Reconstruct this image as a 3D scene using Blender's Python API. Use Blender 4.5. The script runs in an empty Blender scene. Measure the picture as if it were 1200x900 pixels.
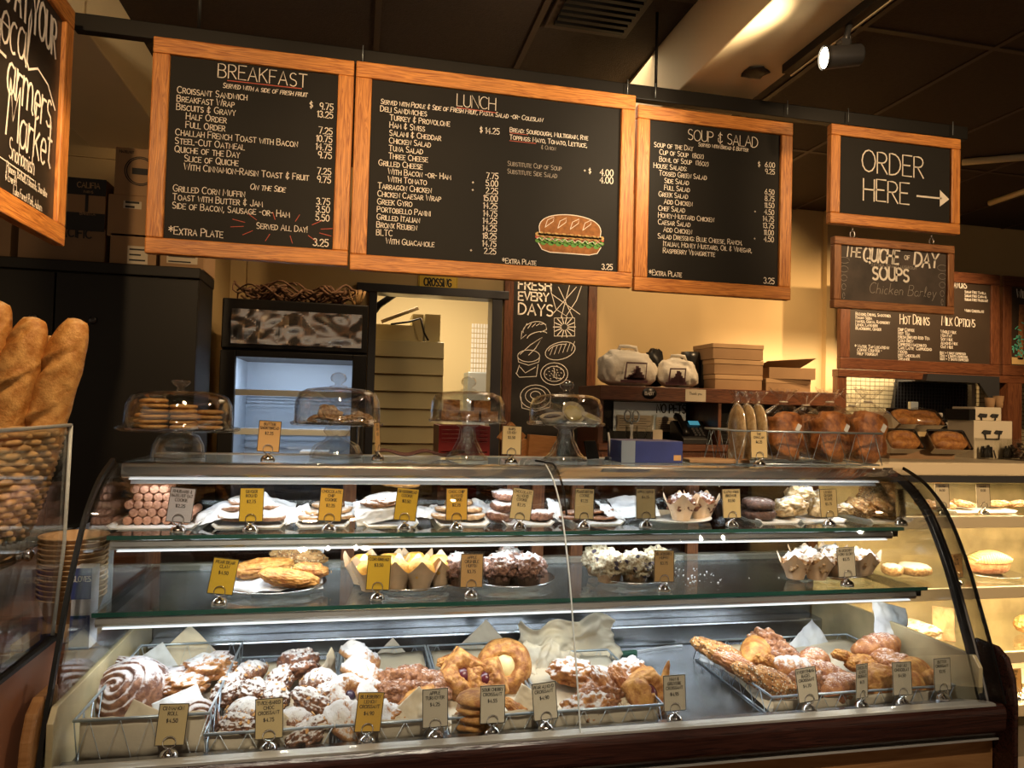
import bpy, bmesh, math, random
from mathutils import Vector, Matrix, Euler, noise

S = bpy.context.scene
COL = S.collection
PI = math.pi
# ------------------------------------------------------------------ camera
FPX, YAW, PITCH, ROLL, EYE = 838.14, math.radians(12.166), math.radians(1.777), math.radians(1.5285), 1.42
_f = Vector((math.sin(YAW) * math.cos(PITCH), math.cos(YAW) * math.cos(PITCH), math.sin(PITCH)))
_r0 = Vector((math.cos(YAW), -math.sin(YAW), 0))
_u0 = _r0.cross(_f)
CR = _r0 * math.cos(ROLL) + _u0 * math.sin(ROLL)
CU = -_r0 * math.sin(ROLL) + _u0 * math.cos(ROLL)
cd = bpy.data.cameras.new('camera')
cd.sensor_fit = 'HORIZONTAL'; cd.sensor_width = 36; cd.lens = FPX * 36 / 1200
cd.clip_start = 0.05; cd.clip_end = 60
cam = bpy.data.objects.new('camera', cd); COL.objects.link(cam)
cam.matrix_world = Matrix(((CR.x, CU.x, -_f.x, 0), (CR.y, CU.y, -_f.y, 0), (CR.z, CU.z, -_f.z, EYE), (0, 0, 0, 1)))
S.camera = cam


def ray(px, py):
    return CR * ((px - 600) / FPX) + CU * (-(py - 450) / FPX) + _f


def at(px, py, Y):
    """the point of the plane y=Y seen at a photo pixel"""
    d = ray(px, py); return Vector((0, 0, EYE)) + d * (Y / d.y)


def atz(px, py, Z):
    d = ray(px, py); return Vector((0, 0, EYE)) + d * ((Z - EYE) / d.z)


# ------------------------------------------------------------------ view, world, lamps
S.view_settings.view_transform = 'Standard'; S.view_settings.look = 'None'
S.view_settings.gamma = 1; S.view_settings.use_curve_mapping = False
S.view_settings.exposure = 0.45
S.cycles.max_bounces = 10; S.cycles.transparent_max_bounces = 32
S.cycles.diffuse_bounces = 3; S.cycles.glossy_bounces = 4; S.cycles.transmission_bounces = 6
S.cycles.sample_clamp_indirect = 4; S.cycles.caustics_reflective = False; S.cycles.caustics_refractive = False
w = bpy.data.worlds.new('room_air'); S.world = w; w.use_nodes = True
w.node_tree.nodes['Background'].inputs[0].default_value = (1.0, .74, .5, 1)
w.node_tree.nodes['Background'].inputs[1].default_value = 0.20
WARM = (1.0, .66, .34); WARM2 = (1.0, .76, .48); COOL = (.86, .94, 1.0)


def aim(o, d):
    o.rotation_euler = Vector(d).to_track_quat('-Z', 'Y').to_euler()


def spot(loc, target, power, angle=50, blend=.6, col=WARM, size=.04):
    l = bpy.data.lights.new('spot_lamp', 'SPOT'); l.energy = power; l.color = col
    l.spot_size = math.radians(angle); l.spot_blend = blend; l.shadow_soft_size = size
    o = bpy.data.objects.new('spot_lamp', l); COL.objects.link(o); o.location = loc
    aim(o, Vector(target) - Vector(loc)); return o


def area(loc, target, sx, sy, power, col=COOL, spread=180):
    l = bpy.data.lights.new('area_lamp', 'AREA'); l.energy = power; l.color = col
    l.shape = 'RECTANGLE'; l.size = sx; l.size_y = sy; l.spread = math.radians(spread)
    o = bpy.data.objects.new('area_lamp', l); COL.objects.link(o); o.location = loc
    d = Vector(target) - Vector(loc); o.rotation_euler = d.to_track_quat('-Z', 'Y').to_euler()
    return o


# ceiling track heads on the customers' side, aimed at the boards and the case, with added fill spots
spot((-.75, .55, 2.62), (-.45, 2.45, 2.2), 60, 52)
spot((.4, .6, 2.62), (.45, 2.45, 2.15), 62, 52)
spot((1.0, .7, 2.62), (1.35, 2.45, 2.15), 52, 50)
spot((2.4, 1.0, 2.62), (2.12, 2.45, 2.32), 48, 50)
spot((-.1, 1.2, 2.6), (-.85, 1.85, 1.5), 55, 42)
spot((-.25, 1.75, 2.5), (-.88, 2.2, 2.05), 42, 42)
spot((1.0, .9, 2.6), (1.25, 2.05, 1.32), 75, 36)  # unseen spot added to brighten the bagged loaves
spot((.1, .9, 2.6), (.1, 2.1, 1.35), 45, 45)
spot((2.4, -.5, 2.15), (2.45, 2.35, .95), 210, 38)  # unseen lamp, added low to light the tags in the second case
# staff side ceiling lamps washing the tan wall and the boards on it
spot((1.02, 3.95, 2.85), (1.27, 4.6, 2.0), 34, 44)
spot((2.5, 3.3, 2.85), (2.4, 4.6, 1.9), 70, 90)
spot((3.8, 2.9, 2.85), (3.7, 4.2, 1.7), 150, 75)
spot((.3, 3.0, 2.85), (-.3, 3.7, 1.6), 36, 70)
area((.55, 5.6, 2.6), (.5, 5.9, 1.2), .8, .5, 42, WARM2)
area((1.3, 4.0, 2.88), (1.6, 3.9, 0), 2.4, .8, 18, WARM2)
# lamp strips of the cold case: under the top rail and under both shelves
area((.5, 1.868, 1.209), (.5, 1.99, 1.0), 2.0, .03, 2.0, COOL)
area((.5, 1.80, 1.066), (.5, 1.92, .9), 2.0, .03, 2.8, COOL)
area((.5, 1.73, .914), (.5, 1.80, .7), 2.0, .03, 3.0, COOL)
# ceiling heads on the customers' side, aimed into the case
for x_ in (-.45, .15, .75, 1.35):
    spot((x_ * .8 + .1, .15, 2.6), (x_, 1.75, .88), 66, 34, .8, (1.0, .86, .66), .035)
# warm strips of the second case
for z_ in (1.17, .93, .665, .42):
    area((2.45, 2.40, z_), (2.45, 2.46, z_ - .3), 1.5, .04, 6.0, (1.0, .74, .42))
# unseen lamp added under the ledge to brighten the pass-through tiles
area((3.3, 4.36, 1.80), (3.3, 4.6, 1.5), 1.4, .05, 7, WARM2)
# cooler lamp
zc_ = at(340, 424, 3.66).z
area((-.3, 3.75, zc_ + .012), (-.3, 3.95, zc_ - .8), .5, .06, 3.2, (.75, .85, 1.0))


# ------------------------------------------------------------------ materials
def nm(name):
    m = bpy.data.materials.new(name); m.use_nodes = True
    n = m.node_tree.nodes; n.clear()
    o = n.new('ShaderNodeOutputMaterial'); b = n.new('ShaderNodeBsdfPrincipled')
    m.node_tree.links.new(b.outputs[0], o.inputs[0])
    return m, n, m.node_tree.links, b, o


def c4(c):
    return (c[0], c[1], c[2], 1)


def plain(name, col, rough=.5, metal=0, spec=.5, bump=0, bscale=60, var=0, vscale=8, emit=None, es=0, sss=0):
    m, n, l, b, o = nm(name)
    b.inputs['Base Color'].default_value = c4(col); b.inputs['Roughness'].default_value = rough
    b.inputs['Metallic'].default_value = metal; b.inputs['Specular IOR Level'].default_value = spec
    if emit:
        b.inputs['Emission Color'].default_value = c4(emit); b.inputs['Emission Strength'].default_value = es
    if bump or var:
        tc = n.new('ShaderNodeTexCoord')
    if var:
        t = n.new('ShaderNodeTexNoise'); t.inputs['Scale'].default_value = vscale; t.inputs['Detail'].default_value = 5
        l.new(tc.outputs['Object'], t.inputs[0])
        r = n.new('ShaderNodeValToRGB')
        r.color_ramp.elements[0].position = .3; r.color_ramp.elements[1].position = .7
        r.color_ramp.elements[0].color = c4([x * (1 - var) for x in col])
        r.color_ramp.elements[1].color = c4([min(1, x * (1 + var)) for x in col])
        l.new(t.outputs[0], r.inputs[0]); l.new(r.outputs[0], b.inputs['Base Color'])
    if bump:
        t2 = n.new('ShaderNodeTexNoise'); t2.inputs['Scale'].default_value = bscale; t2.inputs['Detail'].default_value = 4
        l.new(tc.outputs['Object'], t2.inputs[0])
        bp = n.new('ShaderNodeBump'); bp.inputs['Strength'].default_value = bump; bp.inputs['Distance'].default_value = .01
        l.new(t2.outputs[0], bp.inputs['Height']); l.new(bp.outputs[0], b.inputs['Normal'])
    return m


def wood(name, c1, c2, scale=(6, 60, 60), rough=.45, dist=3.0):
    """grain runs along the axis with the small scale"""
    m, n, l, b, o = nm(name)
    tc = n.new('ShaderNodeTexCoord'); mp = n.new('ShaderNodeMapping'); mp.inputs['Scale'].default_value = scale
    l.new(tc.outputs['Object'], mp.inputs[0])
    wv = n.new('ShaderNodeTexNoise'); wv.inputs['Scale'].default_value = 1.0; wv.inputs['Detail'].default_value = 6
    wv.inputs['Distortion'].default_value = dist
    l.new(mp.outputs[0], wv.inputs[0])
    r = n.new('ShaderNodeValToRGB'); e = r.color_ramp.elements
    e[0].position = .34; e[0].color = c4(c2); e[1].position = .62; e[1].color = c4(c1)
    l.new(wv.outputs[0], r.inputs[0]); l.new(r.outputs[0], b.inputs['Base Color'])
    b.inputs['Roughness'].default_value = rough
    bp = n.new('ShaderNodeBump'); bp.inputs['Strength'].default_value = .25; bp.inputs['Distance'].default_value = .004
    l.new(wv.outputs[0], bp.inputs['Height']); l.new(bp.outputs[0], b.inputs['Normal'])
    return m


def glass(name, tint=(.97, .985, .98), refl=1.0, rough=.02, ior=1.45):
    m, n, l, b, o = nm(name); n.remove(b)
    tr = n.new('ShaderNodeBsdfTransparent'); tr.inputs[0].default_value = c4(tint)
    gl = n.new('ShaderNodeBsdfGlossy'); gl.inputs['Roughness'].default_value = rough
    gl.inputs[0].default_value = (refl, refl, refl, 1)
    fr = n.new('ShaderNodeLayerWeight'); fr.inputs[0].default_value = .5
    pw = n.new('ShaderNodeMath'); pw.operation = 'POWER'; pw.inputs[1].default_value = 4.5; l.new(fr.outputs['Facing'], pw.inputs[0])
    f0 = ((ior - 1) / (ior + 1)) ** 2
    ma = n.new('ShaderNodeMath'); ma.operation = 'MULTIPLY_ADD'; ma.inputs[1].default_value = .85 - f0; ma.inputs[2].default_value = f0
    l.new(pw.outputs[0], ma.inputs[0])
    mx = n.new('ShaderNodeMixShader')
    l.new(ma.outputs[0], mx.inputs[0]); l.new(tr.outputs[0], mx.inputs[1]); l.new(gl.outputs[0], mx.inputs[2])
    l.new(mx.outputs[0], o.inputs[0]); return m


def pastry(name, light, dark, scale=40, dust=0.0, bump=.5, rough=.5, dustcol=(.64, .61, .59), dscale=90, seeds=None, sscale=120):
    """baked crust: light and dark patches by noise, optional sugar lying on the upward faces, optional seeds"""
    m, n, l, b, o = nm(name)
    tc = n.new('ShaderNodeTexCoord')
    t = n.new('ShaderNodeTexNoise'); t.inputs['Scale'].default_value = scale * 1.7; t.inputs['Detail'].default_value = 8
    t.inputs['Roughness'].default_value = .65
    l.new(tc.outputs['Object'], t.inputs[0])
    r = n.new('ShaderNodeValToRGB'); e = r.color_ramp.elements
    e[0].position = .40; e[0].color = c4(dark); e[1].position = .60; e[1].color = c4(light)
    l.new(t.outputs[0], r.inputs[0]); col = r.outputs[0]

    def mixin(fac, c):
        nonlocal col
        mx = n.new('ShaderNodeMix'); mx.data_type = 'RGBA'
        l.new(fac, mx.inputs[0]); l.new(col, mx.inputs[6]); mx.inputs[7].default_value = c4(c); col = mx.outputs[2]
    if seeds:
        v = n.new('ShaderNodeTexVoronoi'); v.inputs['Scale'].default_value = sscale
        l.new(tc.outputs['Object'], v.inputs['Vector'])
        for k, sc in enumerate(seeds):
            sp = n.new('ShaderNodeSeparateColor'); l.new(v.outputs['Color'], sp.inputs[0])
            a = n.new('ShaderNodeMath'); a.operation = 'COMPARE'; a.inputs[2].default_value = .13
            a.inputs[1].default_value = .2 + .5 * k; l.new(sp.outputs[0], a.inputs[0])
            d = n.new('ShaderNodeMath'); d.operation = 'LESS_THAN'; d.inputs[1].default_value = .42
            l.new(v.outputs['Distance'], d.inputs[0])
            mu = n.new('ShaderNodeMath'); mu.operation = 'MULTIPLY'
            l.new(a.outputs[0], mu.inputs[0]); l.new(d.outputs[0], mu.inputs[1]); mixin(mu.outputs[0], sc)
    if dust:
        g = n.new('ShaderNodeNewGeometry'); sx = n.new('ShaderNodeSeparateXYZ'); l.new(g.outputs['Normal'], sx.inputs[0])
        t3 = n.new('ShaderNodeTexNoise'); t3.inputs['Scale'].default_value = dscale; t3.inputs['Detail'].default_value = 6
        t3.inputs['Roughness'].default_value = .7
        l.new(tc.outputs['Object'], t3.inputs[0])
        a1 = n.new('ShaderNodeMath'); a1.operation = 'MULTIPLY_ADD'; a1.inputs[1].default_value = .42
        l.new(sx.outputs['Z'], a1.inputs[0]); l.new(t3.outputs[0], a1.inputs[2])
        mr = n.new('ShaderNodeMapRange'); mr.inputs[1].default_value = .97 - dust * .5; mr.inputs[2].default_value = 1.12 - dust * .5
        l.new(a1.outputs[0], mr.inputs[0]); mixin(mr.outputs[0], dustcol)
    l.new(col, b.inputs['Base Color'])
    b.inputs['Roughness'].default_value = rough
    bp = n.new('ShaderNodeBump'); bp.inputs['Strength'].default_value = min(1, bump * 1.5); bp.inputs['Distance'].default_value = .008
    l.new(t.outputs[0], bp.inputs['Height']); l.new(bp.outputs[0], b.inputs['Normal'])
    return m


M = {}
M['tan'] = plain('tan_wall_paint', (.56, .40, .185), .7, var=.05, vscale=2)
M['cream'] = plain('cream_beam_paint', (.78, .64, .40), .65, var=.05, vscale=2)
M['floor'] = plain('dark_floor_tile', (.12, .07, .045), .4, var=.2)
M['ceil'] = plain('brown_ceiling_tile', (.040, .024, .015), .85, bump=.3, bscale=180, var=.15, vscale=60)
M['ceilgrid'] = plain('brown_ceiling_grid', (.06, .037, .022), .6)
M['oakx'] = wood('oak_along_x', (.70, .29, .065), (.34, .10, .018), (5, 90, 90))
M['oakz'] = wood('oak_along_z', (.70, .29, .065), (.34, .10, .018), (90, 90, 5))
M['oaky'] = wood('oak_along_y', (.70, .29, .065), (.34, .10, .018), (90, 5, 90))
M['walx'] = wood('walnut_along_x', (.36, .155, .055), (.17, .06, .02), (6, 80, 80))
M['walz'] = wood('walnut_along_z', (.36, .155, .055), (.17, .06, .02), (80, 80, 6))
M['redx'] = wood('red_wood_along_x', (.17, .062, .026), (.08, .026, .012), (5, 60, 60), .35)
M['redz'] = wood('red_wood_along_z', (.17, .062, .026), (.08, .026, .012), (60, 60, 5), .35)
M['panel'] = wood('honey_panel_wood', (.36, .17, .06), (.27, .115, .035), (3, 30, 30), .35)
M['maho'] = wood('dark_mahogany_trim', (.055, .018, .012), (.025, .009, .007), (4, 60, 60), .22)
M['terra'] = plain('terracotta_laminate', (.33, .14, .075), .45, var=.06, vscale=3)
M['board'] = plain('chalkboard_black', (.007, .006, .005), .65, spec=.3, var=.25, vscale=3)
M['board2'] = plain('smudged_chalkboard', (.055, .04, .032), .6, var=.5, vscale=9)
M['board3'] = plain('grey_chalkboard', (.022, .019, .016), .36, var=.4, vscale=6)
M['boardb'] = plain('brown_chalkboard', (.040, .025, .015), .55, var=.15, vscale=5)
M['chalk'] = plain('white_chalk', (.86, .80, .72), .9)
M['chalkd'] = plain('faded_chalk', (.36, .32, .28), .9)
M['chalkr'] = plain('red_chalk', (.55, .12, .08), .9)
M['chalkg'] = plain('green_chalk', (.12, .30, .07), .9)
M['chalkb'] = plain('brown_chalk', (.30, .125, .04), .9, var=.3, vscale=60)
M['chalkc'] = plain('golden_chalk', (.60, .40, .16), .9)
M['chalkt'] = plain('turquoise_chalk', (.10, .50, .36), .9)
M['black'] = plain('black_painted_metal', (.007, .006, .005), .45, spec=.3)
M['blackp'] = plain('black_plastic', (.016, .015, .015), .35)
M['cab'] = plain('charcoal_cabinet_steel', (.013, .011, .008), .5, spec=.3, var=.08, vscale=3)
M['steel'] = plain('brushed_steel', (.62, .63, .64), .28, 1, bump=.04, bscale=30, var=.12, vscale=5)
M['deck'] = plain('scratched_steel_deck', (.43, .45, .48), .27, 1, bump=.10, bscale=18, var=.3, vscale=6)
M['led'] = plain('lit_led_strip', (.8, .8, .8), .4, emit=(.86, .94, 1.0), es=.75)
M['chrome'] = plain('polished_chrome', (.85, .85, .86), .07, 1)
M['zinc'] = plain('zinc_wire', (.45, .52, .58), .35, .7)
M['silver'] = plain('silver_tray', (.68, .68, .67), .2, 1)
M['alu'] = plain('satin_aluminium', (.66, .62, .55), .38, .55)
M['lit_alu_trim'] = plain('lit_alu_shelf_trim', (.66, .56, .40), .4)  # cream colour stands in for aluminium reflecting the warm room light
M['white'] = plain('white_ceramic', (.82, .82, .80), .25)
M['paper'] = plain('white_paper', (.64, .65, .67), .75, bump=.1, bscale=30)
M['parch'] = plain('parchment_paper', (.62, .53, .39), .75, bump=.15, bscale=40, var=.06, vscale=12)
M['kraft'] = plain('kraft_cardboard', (.36, .215, .105), .8, var=.06, vscale=8)
M['kraftd'] = plain('dark_kraft_cardboard', (.24, .145, .075), .8, var=.08, vscale=8)
M['kraftl'] = plain('light_kraft_cardboard', (.48, .30, .15), .8, var=.05, vscale=8)
M['ink'] = plain('black_ink', (.02, .018, .016), .7)
M['glass'] = glass('clear_glass')
M['cglass'] = glass('case_front_glass', (.985, .99, .985), .8)
M['domeglass'] = glass('pressed_glass', (.92, .925, .92), 1.0, .04, 2.0)
M['acry'] = glass('clear_acrylic', (.96, .96, .95), 1.0, .03)
M['film'] = glass('clear_cellophane', (.97, .965, .95), 1.0, .16, 2.1)
M['shelfglass'] = glass('green_shelf_glass', (.90, .94, .93), 1.0, .04)
M['gedge'] = plain('green_glass_edge', (.02, .09, .07), .15)
M['seam'] = plain('frosted_glass_seam', (.55, .57, .55), .3)
M['endpan'] = plain('frosted_cream_end_panel', (.50, .40, .22), .35, var=.25, vscale=9)
M['tagy'] = plain('yellow_card', (.66, .42, .030), .6)
M['tago'] = plain('amber_card', (.70, .40, .05), .6)
M['tagt'] = plain('tan_card', (.56, .42, .20), .6)
M['tagc'] = plain('cream_card', (.64, .56, .42), .6)
M['tagl'] = plain('lilac_white_card', (.62, .58, .62), .6)
M['tagd'] = plain('dull_orange_card', (.62, .36, .13), .6)
M['bread'] = pastry('baguette_crust', (.70, .38, .12), (.46, .19, .04), 14, bump=.6, dust=.42, dustcol=(.72, .50, .27), dscale=45)
M['slash'] = pastry('baguette_slash', (.74, .44, .15), (.50, .23, .06), 30)
M['golden'] = pastry('golden_crust', (.62, .31, .075), (.34, .115, .022), 26)
M['goldend'] = pastry('sugared_golden_crust', (.55, .25, .07), (.27, .085, .022), 34, dust=.5)
M['almondc'] = pastry('sugared_almond_crust', (.30, .12, .045), (.095, .033, .017), 40, dust=.62, dscale=130)
M['choccr'] = pastry('baked_chocolate_crust', (.24, .085, .03), (.07, .022, .012), 45, dust=.42, dscale=160)
M['cinn'] = pastry('sugared_cinnamon_dough', (.34, .16, .09), (.12, .045, .03), 40, dust=.62, dscale=60, dustcol=(.66, .60, .60))
M['lemon'] = pastry('icing_sugar_pastry', (.55, .29, .11), (.32, .12, .04), 40, dust=.70, dscale=110)
M['crackle'] = pastry('crackled_brown_crust', (.40, .17, .065), (.17, .055, .02), 55, dust=.15, dscale=180)
M['danish'] = pastry('flaky_danish_crust', (.60, .29, .075), (.28, .09, .02), 30)
M['custard'] = plain('baked_custard', (.66, .56, .27), .4, var=.12, vscale=40)
M['cherry'] = plain('cherry_jam', (.09, .012, .02), .2)
M['blueb'] = plain('blueberry_filling', (.035, .02, .05), .3)
M['choc'] = plain('dark_chocolate', (.035, .015, .008), .35)
M['seeded'] = pastry('seeded_crust', (.56, .27, .075), (.30, .105, .025), 26, seeds=[(.75, .66, .48), (.03, .02, .02)], sscale=230)
M['sugarcr'] = pastry('pearl_sugar_croissant', (.52, .22, .07), (.26, .075, .025), 30, dust=.22, dscale=240, dustcol=(.85, .7, .62))
M['pinkcook'] = pastry('pinkish_finger_cookie', (.50, .25, .15), (.33, .14, .08), 60)
M['paleco'] = pastry('pale_butter_cookie', (.70, .40, .14), (.55, .27, .08), 25)
M['oat'] = pastry('oat_cookie', (.62, .41, .21), (.34, .17, .07), 60, dust=.3)
M['dustcook'] = pastry('sugared_cookie', (.40, .22, .12), (.20, .09, .045), 50, dust=.55)
M['brownie'] = pastry('dark_brownie', (.11, .05, .03), (.045, .02, .012), 60, dust=.10)
M['scone'] = pastry('pale_scone', (.66, .50, .28), (.46, .29, .12), 30, dust=.45)
M['sscone'] = pastry('seeded_scone', (.48, .28, .10), (.27, .12, .035), 40, seeds=[(.62, .50, .30), (.10, .06, .03)], sscale=200)
M['corn'] = pastry('cornbread_crumb', (.78, .48, .10), (.62, .30, .045), 40, bump=.4)
M['muffd'] = pastry('dark_crumble_muffin', (.34, .17, .11), (.08, .032, .022), 90, dust=.45, bump=.9)
M['muffb'] = pastry('blueberry_crumble_muffin', (.70, .62, .44), (.30, .20, .10), 70, bump=.9, seeds=[(.05, .035, .06)], sscale=60)
M['muffp'] = pastry('sugared_muffin', (.52, .33, .14), (.24, .11, .05), 60, dust=.66)
M['liner'] = plain('brown_muffin_liner', (.44, .28, .15), .75, var=.15, vscale=40)
M['linerd'] = plain('dark_muffin_liner', (.15, .085, .05), .75, var=.25, vscale=40)
M['tulip'] = plain('tan_tulip_paper', (.62, .44, .28), .7, var=.12, vscale=25)
M['loaf'] = pastry('braided_loaf_crust', (.58, .23, .06), (.20, .06, .018), 16, dust=.12, dscale=200, dustcol=(.62, .36, .16))
M['panloaf'] = pastry('quick_bread_top', (.42, .19, .05), (.22, .08, .022), 30, dust=.15, dscale=220, dustcol=(.7, .5, .3))
M['foil'] = plain('crinkled_foil', (.75, .72, .68), .2, 1)
M['wicker'] = plain('honey_wicker', (.44, .26, .10), .55, var=.35, vscale=30)
M['twig'] = plain('dark_twig', (.16, .08, .04), .7, var=.3, vscale=30)
M['shutter'] = plain('cream_green_slats', (.54, .47, .25), .55, var=.06, vscale=4)
M['backroom'] = plain('back_room_paint', (.60, .50, .28), .7)
M['redc'] = plain('red_crate_plastic', (.22, .012, .012), .4)
M['blue'] = plain('blue_card_box', (.035, .05, .20), .45, var=.3, vscale=5)
M['yellow'] = plain('yellow_road_sign', (.78, .52, .04), .5)
M['coolin'] = plain('white_cooler_interior', (.42, .48, .56), .4)
M['bagp'] = plain('white_plastic_bag', (.70, .64, .54), .45, bump=.5, bscale=25)
M['purple'] = plain('plum_print', (.09, .03, .035), .6)
M['lens'] = plain('lit_lamp_lens', (1, .9, .7), .3, emit=(1, .86, .62), es=14)
M['cyan'] = plain('lit_phone_screen', (.05, .2, .25), .3, emit=(.1, .45, .6), es=.35)
M['greenp'] = plain('green_rubber', (.01, .09, .05), .5)
M['tilew'] = plain('cream_wall_tile', (.66, .56, .34), .3)
M['grout'] = plain('dark_grout', (.22, .17, .10), .8)
M['dkgrey'] = plain('dark_grey_steel', (.07, .07, .075), .35, .6)
M['pinkcake'] = pastry('peach_cake_crumb', (.80, .40, .20), (.60, .22, .09), 40)
M['cloth'] = plain('brown_cloth', (.14, .06, .045), .85, bump=.5, bscale=20)


# ------------------------------------------------------------------ mesh helpers
def V(*a):
    return Vector(a)


_ICO = {}


def ico(sub):
    if sub not in _ICO:
        bm = bmesh.new(); bmesh.ops.create_icosphere(bm, subdivisions=sub, radius=1)
        bm.verts.ensure_lookup_table()
        _ICO[sub] = ([v.co.copy() for v in bm.verts], [[v.index for v in f.verts] for f in bm.faces]); bm.free()
    return _ICO[sub]


class B:
    """collects shapes and links them as ONE mesh object"""
    def __init__(s):
        s.v = []; s.f = []; s.m = []; s.s = []

    def add(s, vs, fs, mat=0, smooth=False, T=None):
        o = len(s.v)
        for p in vs:
            p = Vector(p); s.v.append(T @ p if T else p)
        for q in fs:
            s.f.append([i + o for i in q]); s.m.append(mat); s.s.append(smooth)
        return s

    def box(s, lo, hi, mat=0, T=None):
        x0, y0, z0 = lo; x1, y1, z1 = hi
        vs = [(x0, y0, z0), (x1, y0, z0), (x1, y1, z0), (x0, y1, z0), (x0, y0, z1), (x1, y0, z1), (x1, y1, z1), (x0, y1, z1)]
        return s.add(vs, [(0, 3, 2, 1), (4, 5, 6, 7), (0, 1, 5, 4), (1, 2, 6, 5), (2, 3, 7, 6), (3, 0, 4, 7)], mat, False, T)

    def prism(s, poly, axis, a, b, mat=0, T=None):
        """polygon (2-D) pushed along an axis; poly coords are the other two axes in order"""
        def mk(p, t):
            return {'x': (t, p[0], p[1]), 'y': (p[0], t, p[1]), 'z': (p[0], p[1], t)}[axis]
        n = len(poly)
        vs = [mk(p, a) for p in poly] + [mk(p, b) for p in poly]
        fs = [tuple(range(n))[::-1], tuple(range(n, 2 * n))] + [(i, (i + 1) % n, n + (i + 1) % n, n + i) for i in range(n)]
        return s.add(vs, fs, mat, False, T)

    def tube(s, pts, r, n=8, mat=0, closed=False, caps=True, T=None):
        pts = [Vector(p) for p in pts]; k = len(pts)
        rr = r if isinstance(r, (list, tuple)) else [r] * k
        vs = []; fs = []
        up = None
        for i, p in enumerate(pts):
            if closed:
                t = pts[(i + 1) % k] - pts[i - 1]
            else:
                t = pts[min(i + 1, k - 1)] - pts[max(i - 1, 0)]
            t = t.normalized() if t.length > 1e-9 else Vector((0, 0, 1))
            if up is None:
                up = Vector((0, 0, 1)) if abs(t.z) < .9 else Vector((1, 0, 0))
            a = up - t * up.dot(t)
            if a.length < 1e-6:
                a = t.orthogonal()
            a.normalize(); up = a; b = t.cross(a)
            for j in range(n):
                th = 2 * PI * j / n
                vs.append(p + (a * math.cos(th) + b * math.sin(th)) * rr[i])
        m = k if closed else k - 1
        for i in range(m):
            for j in range(n):
                i2 = (i + 1) % k
                fs.append((i * n + j, i * n + (j + 1) % n, i2 * n + (j + 1) % n, i2 * n + j))
        if caps and not closed:
            fs.append(tuple(range(n))[::-1]); fs.append(tuple((k - 1) * n + j for j in range(n)))
        return s.add(vs, fs, mat, True, T)

    def cyl(s, p0, p1, r0, r1=None, n=20, mat=0, T=None):
        return s.tube([p0, p1], [r0, r0 if r1 is None else r1], n, mat, T=T)

    def lathe(s, prof, c=(0, 0, 0), n=32, mat=0, flute=None, T=None, smooth=True):
        """profile of (r, z); flute = (count, depth) ripples the radius"""
        vs = []; fs = []; k = len(prof); c = Vector(c)
        for r, z in prof:
            for j in range(n):
                th = 2 * PI * j / n; q = r
                if flute:
                    q = r * (1 + flute[1] * math.cos(flute[0] * th))
                vs.append(c + Vector((q * math.cos(th), q * math.sin(th), z)))
        for i in range(k - 1):
            for j in range(n):
                fs.append((i * n + j, i * n + (j + 1) % n, (i + 1) * n + (j + 1) % n, (i + 1) * n + j))
        if prof[0][0] > 1e-5: fs.append(tuple(range(n))[::-1])
        if prof[-1][0] > 1e-5: fs.append(tuple((k - 1) * n + j for j in range(n)))
        return s.add(vs, fs, mat, smooth, T)

    def blob(s, c, rad, amp=.1, freq=2.0, seed=0, sub=3, flat=None, mat=0, T=None, fn=None, crease=0):
        vs, fs = ico(sub); out = []
        off = Vector((seed * 7.13, seed * 3.7, seed * 1.9))
        for p in vs:
            d = 1 + amp * noise.fractal(p * freq + off, 1.0, 2.0, 3)
            if crease:
                q1 = noise.noise(p * freq * 1.25 - off); q2 = noise.noise(p * freq * 3.2 + off * 2)
                d -= crease * math.exp(-(q1 / .09) ** 2) + .45 * crease * math.exp(-(q2 / .12) ** 2)
            q = Vector((p.x * rad[0] * d, p.y * rad[1] * d, p.z * rad[2] * d))
            if fn: q = fn(p, q)
            if flat is not None and q.z < -rad[2] * flat: q.z = -rad[2] * flat + (q.z + rad[2] * flat) * .1
            out.append(q + Vector(c))
        return s.add(out, fs, mat, True, T)

    def grid(s, fn, nu, nv, mat=0, smooth=True, T=None):
        vs = [fn(i / nu, j / nv) for j in range(nv + 1) for i in range(nu + 1)]
        fs = [(j * (nu + 1) + i, j * (nu + 1) + i + 1, (j + 1) * (nu + 1) + i + 1, (j + 1) * (nu + 1) + i) for j in range(nv) for i in range(nu)]
        return s.add(vs, fs, mat, smooth, T)

    def mesh(s, name, mats):
        me = bpy.data.meshes.new(name)
        me.from_pydata([tuple(v) for v in s.v], [], s.f)
        for mm in (mats if isinstance(mats, (list, tuple)) else [mats]):
            me.materials.append(M[mm] if isinstance(mm, str) else mm)
        me.polygons.foreach_set('material_index', s.m)
        me.polygons.foreach_set('use_smooth', s.s)
        me.update(); return me

    def build(s, name, mats, parent=None, loc=None, bevel=0, solid=0, rot=None):
        o = bpy.data.objects.new(name, s.mesh(name, mats)); COL.objects.link(o)
        if parent: o.parent = parent
        if loc is not None: o.location = loc
        if rot is not None: o.rotation_euler = rot
        if solid:
            md = o.modifiers.new('solid', 'SOLIDIFY'); md.thickness = solid; md.offset = 0
        if bevel:
            md = o.modifiers.new('bevel', 'BEVEL'); md.width = bevel; md.segments = 2; md.limit_method = 'ANGLE'
            md.angle_limit = math.radians(40)
        return o


def tag(o, label, cat, group=None):
    o['label'] = label; o['category'] = cat
    if group: o['group'] = group
    return o


def thing(name, label, cat, loc=(0, 0, 0), rz=0, group=None, rot=None):
    o = bpy.data.objects.new(name, None); COL.objects.link(o)
    o.empty_display_size = .02
    o.location = loc; o.rotation_euler = rot if rot else (0, 0, rz)
    return tag(o, label, cat, group)


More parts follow.
